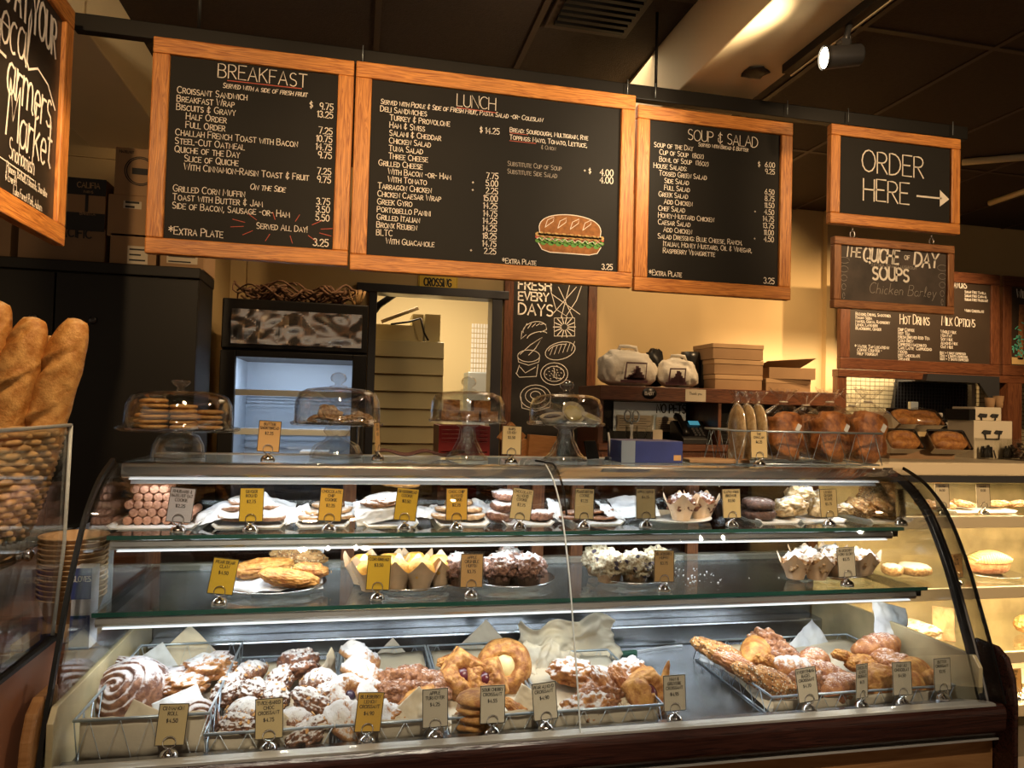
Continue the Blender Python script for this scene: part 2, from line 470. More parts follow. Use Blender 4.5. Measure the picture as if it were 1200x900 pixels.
def struct(o):
    o['kind'] = 'structure'; return o


def put(name, me, label, cat, loc, rot=(0, 0, 0), sc=1, group=None):
    """a one-mesh thing from a ready mesh"""
    o = bpy.data.objects.new(name, me); COL.objects.link(o)
    o.location = loc; o.rotation_euler = rot
    o.scale = (sc, sc, sc) if not isinstance(sc, (tuple, list)) else sc
    return tag(o, label, cat, group)


def part(name, me, parent, loc=(0, 0, 0), rot=(0, 0, 0), sc=1):
    o = bpy.data.objects.new(name, me); COL.objects.link(o); o.parent = parent
    o.location = loc; o.rotation_euler = rot
    o.scale = (sc, sc, sc) if not isinstance(sc, (tuple, list)) else sc
    return o


def kids(o):
    return [c for c in o.children]


def copy_tree(o, loc=None, rot=None, label=None, group=None, sc=None):
    c = o.copy(); COL.objects.link(c)
    if loc is not None: c.location = loc
    if rot is not None: c.rotation_euler = rot
    if sc is not None: c.scale = (sc, sc, sc)
    if label: c['label'] = label
    if group: c['group'] = group
    for ch in kids(o):
        d = ch.copy(); COL.objects.link(d); d.parent = c
        for g in kids(ch):
            e = g.copy(); COL.objects.link(e); e.parent = d
    return c


# ------------------------------------------------------------------ hand lettering (single-stroke letters drawn as chalk ribbons)
def arc(cx, cy, rx, ry, a0, a1, n=8):
    return [(cx + rx * math.cos(math.radians(a0 + (a1 - a0) * i / n)), cy + ry * math.sin(math.radians(a0 + (a1 - a0) * i / n))) for i in range(n + 1)]


G = {
    'A': (.62, [[(0, 0), (.31, 1), (.62, 0)], [(.1, .34), (.52, .34)]]),
    'B': (.55, [[(0, 0), (0, 1), (.28, 1)] + arc(.28, .77, .22, .23, 90, -90, 6) + [(0, .54)], [(.28, .54)] + arc(.28, .27, .27, .27, 90, -90, 6) + [(0, 0)]]),
    'C': (.62, [arc(.36, .5, .36, .5, 50, 310, 10)]),
    'D': (.6, [[(0, 0), (0, 1), (.15, 1)] + arc(.15, .5, .45, .5, 90, -90, 8) + [(0, 0)]]),
    'E': (.5, [[(.5, 1), (0, 1), (0, 0), (.5, 0)], [(0, .52), (.4, .52)]]),
    'F': (.48, [[(.48, 1), (0, 1), (0, 0)], [(0, .52), (.38, .52)]]),
    'G': (.66, [arc(.36, .5, .36, .5, 50, 330, 10) + [(.66, .42), (.4, .42)]]),
    'H': (.58, [[(0, 0), (0, 1)], [(.58, 0), (.58, 1)], [(0, .52), (.58, .52)]]),
    'I': (.06, [[(.03, 0), (.03, 1)]]),
    'J': (.42, [[(.42, 1), (.42, .22)] + arc(.21, .22, .21, .22, 0, -180, 6)]),
    'K': (.55, [[(0, 0), (0, 1)], [(.53, 1), (0, .45)], [(.16, .6), (.55, 0)]]),
    'L': (.46, [[(0, 1), (0, 0), (.46, 0)]]),
    'M': (.72, [[(0, 0), (.06, 1), (.36, .3), (.66, 1), (.72, 0)]]),
    'N': (.58, [[(0, 0), (0, 1), (.58, 0), (.58, 1)]]),
    'O': (.7, [arc(.35, .5, .35, .5, 90, 450, 12)]),
    'P': (.52, [[(0, 0), (0, 1), (.26, 1)] + arc(.26, .74, .26, .26, 90, -90, 6) + [(0, .48)]]),
    'Q': (.7, [arc(.35, .5, .35, .5, 90, 450, 12), [(.42, .22), (.7, -.08)]]),
    'R': (.54, [[(0, 0), (0, 1), (.26, 1)] + arc(.26, .75, .25, .25, 90, -90, 6) + [(0, .5)], [(.2, .5), (.54, 0)]]),
    'S': (.5, [arc(.26, .75, .23, .25, 40, 270, 7) + arc(.25, .25, .25, .25, 90, -140, 7)]),
    'T': (.58, [[(0, 1), (.58, 1)], [(.29, 1), (.29, 0)]]),
    'U': (.56, [[(0, 1), (0, .28)] + arc(.28, .28, .28, .28, 180, 360, 7) + [(.56, 1)]]),
    'V': (.58, [[(0, 1), (.29, 0), (.58, 1)]]),
    'W': (.82, [[(0, 1), (.2, 0), (.41, .8), (.62, 0), (.82, 1)]]),
    'X': (.54, [[(0, 0), (.54, 1)], [(0, 1), (.54, 0)]]),
    'Y': (.56, [[(0, 1), (.28, .5), (.56, 1)], [(.28, .5), (.28, 0)]]),
    'Z': (.52, [[(0, 1), (.52, 1), (0, 0), (.52, 0)]]),
    '0': (.52, [arc(.26, .5, .26, .5, 90, 450, 12)]),
    '1': (.16, [[(0, .8), (.14, 1), (.14, 0)]]),
    '2': (.5, [arc(.25, .74, .24, .26, 160, -30, 7) + [(0, 0), (.5, 0)]]),
    '3': (.48, [arc(.22, .75, .22, .25, 150, -90, 6) + arc(.22, .25, .26, .25, 90, -150, 7)]),
    '4': (.54, [[(.4, 0), (.4, 1), (0, .32), (.54, .32)]]),
    '5': (.48, [[(.44, 1), (.06, 1), (.03, .56)] + arc(.22, .31, .26, .31, 110, -145, 8)]),
    '6': (.5, [[(.4, 1), (.08, .5)] + arc(.25, .29, .25, .29, 160, 520, 10)]),
    '7': (.48, [[(0, 1), (.48, 1), (.16, 0)]]),
    '8': (.5, [arc(.25, .75, .21, .25, 90, 450, 9), arc(.25, .25, .25, .25, 90, 450, 9)]),
    '9': (.48, [arc(.24, .71, .24, .29, 0, 360, 10) + [(.46, .6), (.38, 0)]]),
    '$': (.46, [arc(.24, .7, .2, .18, 40, 270, 6) + arc(.23, .32, .22, .2, 90, -140, 6), [(.23, -.06), (.23, 1.06)]]),
    '&': (.5, [[(.45, .8), (.2, .92), (.06, .72), (.32, .55), (.04, .44), (.06, .14), (.3, .06), (.48, .22)], [(.26, 1.06), (.26, -.08)]]),
    '.': (.08, [[(.02, .0), (.06, .05)]]), ',': (.1, [[(.08, .08), (.02, -.14)]]), ':': (.08, [[(.03, .1), (.05, .15)], [(.03, .6), (.05, .65)]]),
    '-': (.3, [[(.02, .48), (.28, .48)]]), '+': (.4, [[(.05, .45), (.35, .45)], [(.2, .3), (.2, .6)]]),
    '*': (.5, [[(.25, .3), (.25, 1)], [(.02, .5), (.48, .82)], [(.02, .82), (.48, .5)]]),
    '(': (.2, [arc(.3, .45, .25, .6, 130, 230, 5)]), ')': (.2, [arc(-.1, .45, .25, .6, 50, -50, 5)]),
    '!': (.08, [[(.04, 1), (.04, .3)], [(.04, .02), (.04, .07)]]), "'": (.08, [[(.04, 1), (.02, .75)]]),
    '?': (.42, [arc(.2, .76, .2, .24, 160, -60, 6) + [(.2, .3)], [(.2, .02), (.2, .07)]]), '=': (.4, [[(.05, .35), (.35, .35)], [(.05, .6), (.35, .6)]]), '/': (.4, [[(0, -.05), (.4, 1.05)]]),
    '~': (1.1, [[(0, .4), (.9, .4)], [(.75, .6), (1.05, .4), (.75, .2)]]),
}
# flowing lower-case letters for the script sign (x height .5)
L_ = {
    'a': (.46, [arc(.2, .25, .2, .25, 60, 360, 9) + [(.4, .5), (.4, .1), (.5, 0)]]), 'b': (.42, [[(0, 1), (0, .25)] + arc(.2, .25, .2, .25, 180, 520, 9)]),
    'c': (.38, [arc(.2, .25, .2, .25, 60, 300, 8)]), 'd': (.44, [arc(.2, .25, .2, .25, 60, 360, 9), [(.4, 1), (.4, .08), (.48, 0)]]),
    'e': (.4, [[(0, .25), (.38, .27)] + arc(.2, .25, .19, .25, 10, 310, 9)]), 'f': (.3, [[(.32, .92), (.2, 1), (.12, .85), (.12, -.25)], [(0, .5), (.26, .5)]]),
    'g': (.42, [arc(.2, .25, .2, .25, 60, 360, 9) + [(.4, -.2)] + arc(.22, -.2, .18, .15, 0, -150, 5)]), 'h': (.42, [[(0, 0), (0, 1)], [(0, .3)] + arc(.2, .3, .2, .2, 150, 0, 6) + [(.4, 0)]]),
    'i': (.1, [[(.05, .5), (.05, 0)], [(.05, .68), (.06, .72)]]), 'j': (.2, [[(.12, .5), (.12, -.2), (0, -.3)], [(.12, .68), (.13, .72)]]),
    'k': (.4, [[(0, 0), (0, 1)], [(.34, .5), (0, .2)], [(.12, .3), (.4, 0)]]), 'l': (.2, [[(.02, 0), (.16, .8), (.1, 1), (.02, .8), (.06, .1), (.2, 0)]]),
    'm': (.66, [[(0, 0), (0, .5)], [(0, .3)] + arc(.16, .3, .15, .2, 150, 0, 5) + [(.31, 0)], [(.31, .3)] + arc(.47, .3, .15, .2, 150, 0, 5) + [(.62, .05), (.7, 0)]]),
    'n': (.42, [[(0, 0), (0, .5)], [(0, .3)] + arc(.18, .3, .18, .2, 150, 0, 6) + [(.36, .05), (.44, 0)]]), 'o': (.42, [arc(.2, .25, .2, .25, 90, 450, 10)]),
    'p': (.42, [[(0, .5), (0, -.4)], arc(.2, .25, .2, .25, 180, -170, 9)]), 'q': (.42, [arc(.2, .25, .2, .25, 60, 360, 9), [(.4, .5), (.4, -.4)]]),
    'r': (.3, [[(0, 0), (0, .5)], [(0, .3), (.1, .46), (.28, .46)]]), 's': (.34, [arc(.16, .37, .14, .13, 40, 270, 5) + arc(.16, .12, .16, .12, 90, -150, 5)]),
    't': (.3, [[(.12, .85), (.12, .1), (.26, 0)], [(0, .52), (.28, .52)]]), 'u': (.42, [[(0, .5), (0, .2)] + arc(.2, .2, .2, .2, 180, 360, 6) + [(.4, .5), (.4, .05), (.46, 0)]]),
    'v': (.4, [[(0, .5), (.2, 0), (.4, .5)]]), 'w': (.56, [[(0, .5), (.14, 0), (.28, .4), (.42, 0), (.56, .5)]]), 'x': (.36, [[(0, 0), (.36, .5)], [(0, .5), (.36, 0)]]),
    'y': (.4, [[(0, .5), (.2, .05)], [(.4, .5), (.1, -.35)]]), 'z': (.36, [[(0, .5), (.36, .5), (0, 0), (.36, 0)]]),
}
_lr = random.Random(5)


def ribbon(b, pts, wd, place, mat=0):
    """flat chalk stroke through 2-D points; place(x, y) gives the 3-D point"""
    n = len(pts); L = []; R_ = []
    for i in range(n):
        p0 = pts[max(i - 1, 0)]; p1 = pts[min(i + 1, n - 1)]
        dx, dy = p1[0] - p0[0], p1[1] - p0[1]; d = math.hypot(dx, dy) or 1e-9
        dx, dy = dx / d, dy / d; ex = 0
        x, y = pts[i]
        if i == 0: x -= dx * wd * .4; y -= dy * wd * .4
        if i == n - 1: x += dx * wd * .4; y += dy * wd * .4
        L.append(place(x - dy * wd / 2, y + dx * wd / 2)); R_.append(place(x + dy * wd / 2, y - dx * wd / 2))
    b.add(L + R_, [(n + i, n + i + 1, i + 1, i) for i in range(n - 1)], mat)


def twidth(t, h, sp=.16, script=False):
    x = 0
    for ch in t:
        if ch == ' ': x += h * .38; continue
        g, k = glyph(ch, script); x += g[0] * h * k + h * sp * (k if k < 1 else 1)
    return x


def glyph(ch, script):
    if script:
        return (L_.get(ch) or G.get(ch.upper()) or G['-']), 1
    if ch.islower(): return G[ch.upper()], .80
    return (G.get(ch) or G['-']), 1


def write(b, t, x, y, h, place, wd=None, align='l', sp=.16, mat=0, slant=0, jit=.03, script=False, wx=1.0):
    wd = wd or h * .11
    tw = twidth(t, h, sp, script) * wx
    if align == 'r': x -= tw
    if align == 'c': x -= tw / 2
    for ch in t:
        if ch == ' ': x += h * .38 * wx; continue
        g, k = glyph(ch, script); hh = h * k * (1 + _lr.uniform(-jit, jit)); jy = _lr.uniform(-jit, jit) * h
        for st in g[1]:
            ribbon(b, [(x + px * hh * wx + slant * py * hh, y + jy + py * hh) for px, py in st], wd, place, mat)
        x += (g[0] * h * k + h * sp * (k if k < 1 else 1)) * wx

# ================================================================== THE ROOM
ZC, YB = 2.92, 4.65            # ceiling height, back wall
b = B(); b.box((-4, -3, -.05), (8, 7.2, 0)); struct(b.build('floor', 'floor'))
b = B(); b.box((-4, -3, ZC), (8, 7.2, ZC + .06))
ce = struct(b.build('ceiling', 'ceil'))
g = B()
for i in range(-3, 8):
    x = 1.86 + i * .61
    g.box((x - .012, .2, ZC - .006), (x + .012, YB, ZC))
for j in range(0, 4):
    y = 1.16 + j * 1.22
    g.box((-3, y - .012, ZC - .0055), (8, y + .012, ZC - .0005))
struct(g.build('ceiling_grid', 'ceilgrid', ce))
# walls: the tan back wall with the doorway, the nearer stretch on the left, the end walls
DX0, DX1, DZ = at(434, 420, YB).x, at(583, 420, YB).x, at(500, 343, YB).z
WL = -.78                      # where the near left wall steps back
YL = 3.86
b = B()
b.box((WL, YB, 0), (DX0, YB + .12, ZC)); b.box((DX1, YB, 0), (8, YB + .12, ZC)); b.box((DX0, YB, DZ), (DX1, YB + .12, ZC))
struct(b.build('wall_back', 'tan'))
b = B(); b.box((-4, YL, 0), (WL, YB + .12, ZC)); struct(b.build('wall_left', 'tan'))
b = B(); b.box((-4, YL - .012, at(110, 183, YL).z - .01), (WL - .06, YL, at(110, 183, YL).z)); struct(b.build('trim_1', 'tan'))  # added strip standing in for a shadow line across the left wall
b = B(); b.box((7.4, -3, 0), (7.5, 7, ZC)); struct(b.build('wall_right', 'tan'))
b = B()                        # dark metal doorway casing
b.box((DX0 - .02, YB - .03, 0), (DX0 + .03, YB + .13, DZ)); b.box((DX1 - .05, YB - .03, 0), (DX1 + .02, YB + .13, DZ))
b.box((DX0 - .1, YB - .04, DZ - .02), (DX1 + .06, YB + .13, DZ + .035))
struct(b.build('door_1', 'dkgrey', bevel=.004))
b = B(); b.box((-1.6, 6.9, 0), (2.6, 7.0, ZC)); struct(b.build('wall_backroom', 'backroom'))
b = B()
px = at(965, 400, YB - .02).x
b.box((px, YB - .05, 0), (px + .14, YB, ZC)); struct(b.build('trim_2', 'tan'))
px = at(268, 330, YB - .1).x
b = B(); b.box((px, YB - .06, 0), (px + .09, YB, ZC)); struct(b.build('trim_3', 'tan'))
# boxed ceiling beams running away from the customers
for k, (x0, x1) in enumerate(((1.165, 1.475), (-1.33, -.93))):
    b = B(); b.box((x0, -.5, 2.645), (x1, YB, ZC))
    struct(b.build('trim_%d' % (k + 5), 'cream', bevel=.006))
# a dark fabric scuff on the beam end by the track
b = B(); b.blob((1.36, 2.30, 2.640), (.045, .05, .006), .5, 2.5, 3, 2)
tag(b.build('grille_scuff', 'black'), 'black smudged patch on the cream beam beside the light track', 'stain')
# ceiling vent
vt = thing('ceiling_vent', 'dark louvred air vent set in the ceiling above the lunch board', 'vent', tuple(atz(702, 8, ZC)))
b = B(); b.box((-.17, -.17, -.014), (.17, .17, 0)); b.build('frame', 'ceilgrid', vt, bevel=.004)
b = B()
for i in range(7): b.box((-.14, -.135 + i * .04, -.026), (.14, -.115 + i * .04, -.012))
b.build('louvres', 'black', vt)
# light track and its head
tx = 1.44
tr = thing('light_track', 'black light track fixed along the right edge of the cream beam', 'track light', (tx, 1.2, 2.645))
b = B(); b.box((-.018, -1.4, -.03), (.018, 1.03, 0)); b.build('rail', 'black', tr)
b = B(); b.box((.018, -1.4, -.034), (.024, 1.035, 0)); b.build('edge_strip', 'cream', tr)
hp = at(985, 68, 1.95); hp = Vector((tx + .01, 1.90, 2.555))
hp = at(988, 66, 1.9)
hd = thing('spotlight', 'cylindrical dark spotlight with a lit lens under the track', 'spotlight', tuple(hp))
ax = Vector((-.93, .18, -.12)).normalized()
b = B(); b.tube([-ax * .055, -ax * .05, ax * .05, ax * .055], [.028, .032, .034, .034], 24); b.build('housing', 'dkgrey', hd)
b = B(); b.cyl(ax * .0555, ax * .058, .030, n=24); b.build('lens', 'lens', hd)
b = B(); b.tube([ax * .05, ax * .062], [.0345, .0345], 24, caps=False); b.build('rim', 'blackp', hd)
b = B(); dz = 2.615 - hp.z; b.cyl((0, 0, .03), (tx - hp.x, 0, dz), .009, n=10); b.box((-.014, -.014, .02), (.014, .014, .05)); b.build('stem', 'dkgrey', hd)
b = B(); b.tube([(.01, .01, .03), (.035, .01, .05), (.03, .01, .075), (.012, .005, dz)], .004, 6); b.build('cord', 'black', hd)
spot(hp + ax * .075, hp + ax * 2, 26, 130, .7, WARM2, .03)
# lit streaks on the right of the ceiling: drawn as two slim cream tubes, not lamps
for nme, a, c, lab in (('lit_streak', (1128, 190), (1215, 183), 'dim slim light strip on the ceiling, higher one at the right edge'), ('lit_streak', (1160, 238), (1230, 214), 'dim slim light strip on the ceiling, lower one at the right edge')):
    p, q = atz(*a, ZC - .02), atz(*c, ZC - .02); b = B(); b.tube([p, q], .02, 8)
    tag(b.build(nme, 'cream'), lab, 'light')

# ================================================================== HANGING BOARDS
YR = 2.45
rz1 = at(700, 105, YR).z
b = B(); xa, xb = at(86, 12, YR + .03).x, at(1135, 160, YR + .03).x
b.box((xa, YR + .032, rz1 + .0), (xb, YR + .07, rz1 + .055))
rl = tag(b.build('hanging_rail', 'black', bevel=.004), 'long black rail from which the menu boards hang', 'rail')
for x in (-.02, .94, 1.05, 1.6, 1.87, 2.36):
    b = B(); b.cyl((x, YR + .018, rz1 + .005), (x, YR + .018, rz1 + .06), .0015, n=6); b.build('hang_wire', 'zinc', rl)
for x in (-.55, 1.06):
    b = B(); b.cyl((x + .0, YR + .04, rz1 + .055), (x, YR + .04, ZC), .006, n=8); b.build('ceiling_rod', 'black', rl)


def frame4(t, W, H, fw, depth, mats):
    for lo, hi in (((0, 0, H - fw), (W, depth, H)), ((0, 0, 0), (W, depth, fw))):
        b = B(); b.box(lo, hi); b.build('frame_rail', mats[0], t, bevel=.004)
    for lo, hi in (((0, .001, fw), (fw, depth - .001, H - fw)), ((W - fw, .001, fw), (W, depth - .001, H - fw))):
        b = B(); b.box(lo, hi); b.build('frame_stile', mats[1], t, bevel=.004)


def board(name, label, cat, x0, x1, z0, z1, Y, fw, mats=('oakx', 'oakz'), panel='board', depth=.03, group=None):
    """framed board facing -Y, local origin at the lower left corner; returns (thing, width, height)"""
    t = thing(name, label, cat, (x0, Y, z0), group=group); W, H = x1 - x0, z1 - z0
    frame4(t, W, H, fw, depth, mats)
    b = B(); b.box((fw * .9, .012, fw * .9), (W - fw * .9, depth - .002, H - fw * .9)); b.build('chalk_panel', panel, t)
    return t, W, H


def pl(y=.0108):
    return lambda x, z: Vector((x, y, z))


def rect(px0, py0, px1, py1, Y):
    a, c = at(px0, py0, Y), at(px1, py1, Y); return a.x, c.x, c.z, a.z


P = pl()


def menu(t, lines, title, mats=('chalk',)):
    b = B()
    for ln in lines: write(b, *ln[0], P, **ln[1])
    b.build('lettering', 'chalk', t)
    b = B()
    for ln in title: write(b, *ln[0], P, **ln[1])
    b.build('heading', 'chalk', t)


# ---- breakfast
x0 = at(175, 150, YR).x; x1 = at(413, 190, YR).x; zt = rz1 - .005; zb = at(168, 296, YR).z
t, W, H = board('menu_board', 'oak framed chalk menu board headed BREAKFAST', 'menu board', x0, x1 - .004, zb, zt, YR, .052, group='menu boards on the rail')
u = W / .65
xl = .075; h = .021; z = H - .185; st = .0275
rows = [('Croissant Sandwich', 0, '9.75'), ('Breakfast Wrap', 0, '13.25'), ('Biscuits & Gravy', 0, ''), ('Half Order', 1, '7.25'), ('Full Order', 1, '10.75'),
        ('Challah French Toast with Bacon', 0, '14.75'), ('Steel-Cut Oatmeal', 0, '9.75'), ('Quiche of the Day', 0, ''), ('Slice of Quiche', 1, '7.25'), ('With Cinnamon-Raisin Toast & Fruit', 1, '9.75')]
ls = []
z = H - .172
for i, (s_, ind, pr) in enumerate(rows):
    ls.append(((s_, xl + ind * .03, z, h), dict(wd=.0024, sp=.175)))
    if pr: ls.append(((pr, W - .062, z - .002, .0215), dict(wd=.0028, align='r')))
    z -= st
ls.append((('$', W - .142, H - .174, .022), dict(wd=.0026)))
z -= .018; ls.append((('On the Side', W * .58, z, .019), dict(wd=.0024, align='c', slant=.15)))
for s_, pr in (('Grilled Corn Muffin', '3.75'), ('Toast with Butter & Jam', '3.50'), ('Side of Bacon, Sausage -or- Ham', '5.50')):
    z -= st; ls.append(((s_, xl, z, h), dict(wd=.0024, sp=.175))); ls.append(((pr, W - .062, z - .003, .0215), dict(wd=.0028, align='r')))
ls.append((('Served with a side of fresh fruit', W * .55, H - .138, .016), dict(wd=.0022, align='c', slant=.15)))
ls.append((('Served All Day!', W * .66, .106, .02), dict(wd=.0022, align='c')))
ls.append((('*Extra Plate', xl - .008, .068, .024), dict(wd=.0028))); ls.append((('3.25', W - .062, .063, .024), dict(wd=.0034, align='r')))
menu(t, ls, [(('BREAKFAST', W * .54, H - .106, .045), dict(wd=.0032, align='c'))])
b = B(); ribbon(b, [(W * .36, H - .113), (W * .73, H - .112)], .003, P)
for i in range(12):
    a = PI * 2 * i / 12 + .2; cx, cz = W * .66, .115
    ribbon(b, [(cx + math.cos(a) * .125, cz + math.sin(a) * .026), (cx + math.cos(a) * .165, cz + math.sin(a) * .05)], .002, P)
b.build('red_strokes', 'chalkr', t)

# ---- lunch
x0 = x1 + .002; x1 = at(745, 200, YR).x; zb = at(412, 316, YR).z
t, W, H = board('menu_board', 'widest oak framed chalk menu board, headed LUNCH', 'menu board', x0, x1 - .006, zb, zt, YR - .004, .054, group='menu boards on the rail')
ls = []; z = H - .16; xl = .085; st = .0266; h = .0195
ls.append((('Served with Pickle & Side of Fresh Fruit, Pasta Salad -or- Coleslaw', xl, H - .134, .0165), dict(wd=.0022, slant=.12, sp=.145)))
rows = [('Deli Sandwiches', 0, ''), ('Turkey & Provolone', 1, '$ 14.25'), ('Ham & Swiss', 1, ''), ('Salami & Cheddar', 1, ''), ('Chicken Salad', 1, ''), ('Tuna Salad', 1, ''), ('Three Cheese', 1, ''), ('Grilled Cheese', 0, '7.75'),
        ('With Bacon -or- Ham', 1, '5.00'), ('With Tomato', 1, '2.25'), ('Tarragon Chicken', 0, '15.00'), ('Chicken Caesar Wrap', 0, '14.25'), ('Greek Gyro', 0, '14.75'), ('Portobello Panini', 0, '14.25'), ('Grilled Italian', 0, '14.25'), ('Bronx Reuben', 0, '18.25'), ('BLTC', 0, '14.75'), ('With Guacamole', 1, '2.25')]
for s_, ind, pr in rows:
    ls.append(((s_, xl + ind * .033, z, h), dict(wd=.0024, sp=.175)))
    if pr: ls.append(((pr, W * .50, z - .010, .0205), dict(wd=.0027, align='r')))
    if pr in ('5.00', '2.25'): ls.append((('+', W * .405, z - .01, .018), dict(wd=.0024)))
    z -= st
ls += [(('Bread: Sourdough, Multigrain, Rye', W * .535, H - .182, .0165), dict(wd=.0022)), (('Toppings: Mayo, Tomato, Lettuce,', W * .535, H - .209, .0165), dict(wd=.0022)),
       (('4.00', W - .075, H - .305, .0235), dict(wd=.0033, align='r')), (('4.00', W - .075, H - .333, .0235), dict(wd=.0033, align='r')), (('+ $', W - .16, H - .303, .02), dict(wd=.0022, align='r')),
       (('*Extra Plate', W * .52, .06, .018), dict(wd=.0024)), (('3.25', W - .07, .062, .02), dict(wd=.003, align='r'))]
menu(t, ls, [(('LUNCH', W * .415, H - .112, .043), dict(wd=.0026, align='c', sp=.1))])
b = B(); write(b, 'Substitute Cup of Soup', W * .53, H - .303, .0165, P, wd=.002); write(b, 'Substitute Side Salad', W * .53, H - .331, .0165, P, wd=.002)
write(b, '& Onion', W * .65, H - .232, .014, P, wd=.0016)
lo_ = b.build('faded_lettering', 'chalkd', t)
b = B(); ribbon(b, [(W * .345, H - .117), (W * .485, H - .12)], .003, P); ribbon(b, [(W * .535, H - .186), (W * .60, H - .186)], .002, P); ribbon(b, [(W * .535, H - .214), (W * .63, H - .214)], .002, P)
b.build('red_strokes', 'chalkr', t)
# the chalk drawing of a filled sandwich
sx, sz, sw = W * .765, .11, W * .245
def sand(fn, n=28):
    return [fn(i / n) for i in range(n + 1)]
d = thing
b = B()
top = [(sx - sw / 2 + sw * .04, sz + .068)] + [(sx - sw / 2 * math.cos(a) * .95, sz + .068 + .072 * math.sin(a) ** .6) for a in [PI * i / 24 for i in range(1, 24)]] + [(sx + sw / 2 - sw * .04, sz + .068)]
def flat(b, poly, mat, yy):
    n = len(poly); c = (sum(p[0] for p in poly) / n, sum(p[1] for p in poly) / n)
    b.add([(c[0], yy, c[1])] + [(p[0], yy, p[1]) for p in poly], [(0, 1 + (i + 1) % n, 1 + i) for i in range(n)], mat)
flat(b, top, 0, .0114)
bot = [(sx - sw / 2 * .95, sz + .03), (sx - sw * .42, sz + .008), (sx - sw * .3, sz), (sx + sw * .3, sz), (sx + sw * .42, sz + .008), (sx + sw / 2 * .95, sz + .03)]
flat(b, bot, 0, .0114)
for k, (zz, mt, am) in enumerate(((.052, 2, .006), (.062, 3, .003), (.038, 1, .008))):
    for i in range(26):
        xx = sx - sw / 2 + sw * (i + .5) / 26; r = .011
        flat(b, [(xx + r * math.cos(q), sz + zz + am * math.sin(i * 2.1) + r * .7 * math.sin(q)) for q in [PI * 2 * m_ / 7 for m_ in range(7)]], mt, .0112 - k * .0001)
dr = b.build('sandwich_drawing', ['chalkb', 'chalkg', 'chalkr', 'chalkc'], t)
b = B()
ribbon(b, top, .003, pl(.0104)); ribbon(b, [bot[0]] + bot[1:], .003, pl(.0104))
ribbon(b, [(sx - sw * .5 + sw * i / 26, sz + .046 + .006 * math.sin(i * 2.4)) for i in range(27)], .002, pl(.0104))
for i in range(4):
    xx = sx - sw * .3 + sw * .19 * i; ribbon(b, [(xx - .02, sz + .088), (xx - .012, sz + .115), (xx + .012, sz + .128), (xx + .01, sz + .112), (xx - .02, sz + .088)], .0022, pl(.0104))
b.build('chalk_outline', 'chalk', t)

# ---- soup & salad
x0 = x1 + .004; x1 = at(928, 250, YR).x; zb = at(742, 340, YR).z
t, W, H = board('menu_board', 'oak framed chalk menu board headed SOUP & SALAD', 'menu board', x0, x1, zb, zt - .03, YR - .002, .05, group='menu boards on the rail')
ls = []; z = H - .148; xl = .07; st = .0262; h = .0185
ls.append((('Served with Bread & Butter', W * .55, H - .128, .0145), dict(wd=.002, slant=.12, align='c')))
rows = [('Soup of the Day', 0, ''), ('Cup of Soup  (8oz)', 1, '6.00'), ('Bowl of Soup  (16oz)', 1, '9.25'), ('House Salads:', 0, ''), ('Tossed Green Salad', 1, ''), ('Side Salad', 2, '6.50'), ('Full Salad', 2, '8.75'), ('Greek Salad', 1, '11.50'), ('Add Chicken', 2, '4.50'),
        ('Chef Salad', 1, '14.75'), ('Honey-Mustard Chicken', 1, '13.75'), ('Caesar Salad', 1, '11.00'), ('Add Chicken', 2, '4.50'), ('Salad Dressing: Blue Cheese, Ranch,', 1, ''), ('Italian, Honey Mustard, Oil & Vinegar,', 2, ''), ('Raspberry Vinaigrette', 2, '')]
for s_, ind, pr in rows:
    ls.append(((s_, xl + ind * .022, z, h), dict(wd=.0022, sp=.165)))
    if pr: ls.append(((pr, W - .068, z - .005, .0195), dict(wd=.0025, align='r')))
    if pr == '4.50': ls.append((('+', W - .145, z - .006, .018), dict(wd=.0022, align='r')))
    z -= st
ls += [(('$', W - .13, H - .182, .02), dict(wd=.0024, align='r')), (('*Extra Plate', xl - .01, .062, .019), dict(wd=.0025)), (('3.25', W - .062, .06, .022), dict(wd=.003, align='r'))]
menu(t, ls, [(('SOUP & SALAD', W * .55, H - .108, .04), dict(wd=.0026, align='c', sp=.1))])

# ---- order here
x0, x1 = at(974, 200, YR).x, at(1126, 220, YR).x; zt2 = at(974, 144, YR).z; zb = at(974, 261, YR).z
t, W, H = board('arrow_sign', 'small oak framed chalk sign reading ORDER HERE with an arrow', 'sign', x0, x1, zb, zt2, YR, .043)
b = B(); write(b, 'ORDER', W * .49, H * .56, .085, P, wd=.0055, align='c', jit=.02, sp=.12); write(b, 'HERE', W * .44, H * .27, .085, P, wd=.0055, align='c', jit=.02, sp=.12)
b.build('lettering', 'chalk', t)
b = B(); az = H * .365; ribbon(b, [(W * .67, az), (W * .86, az)], .007, P)
b.add([P(W * .85, az + .034), P(W * .85, az - .034), P(W * .925, az)], [(0, 1, 2)]); b.build('arrow', 'chalk', t)
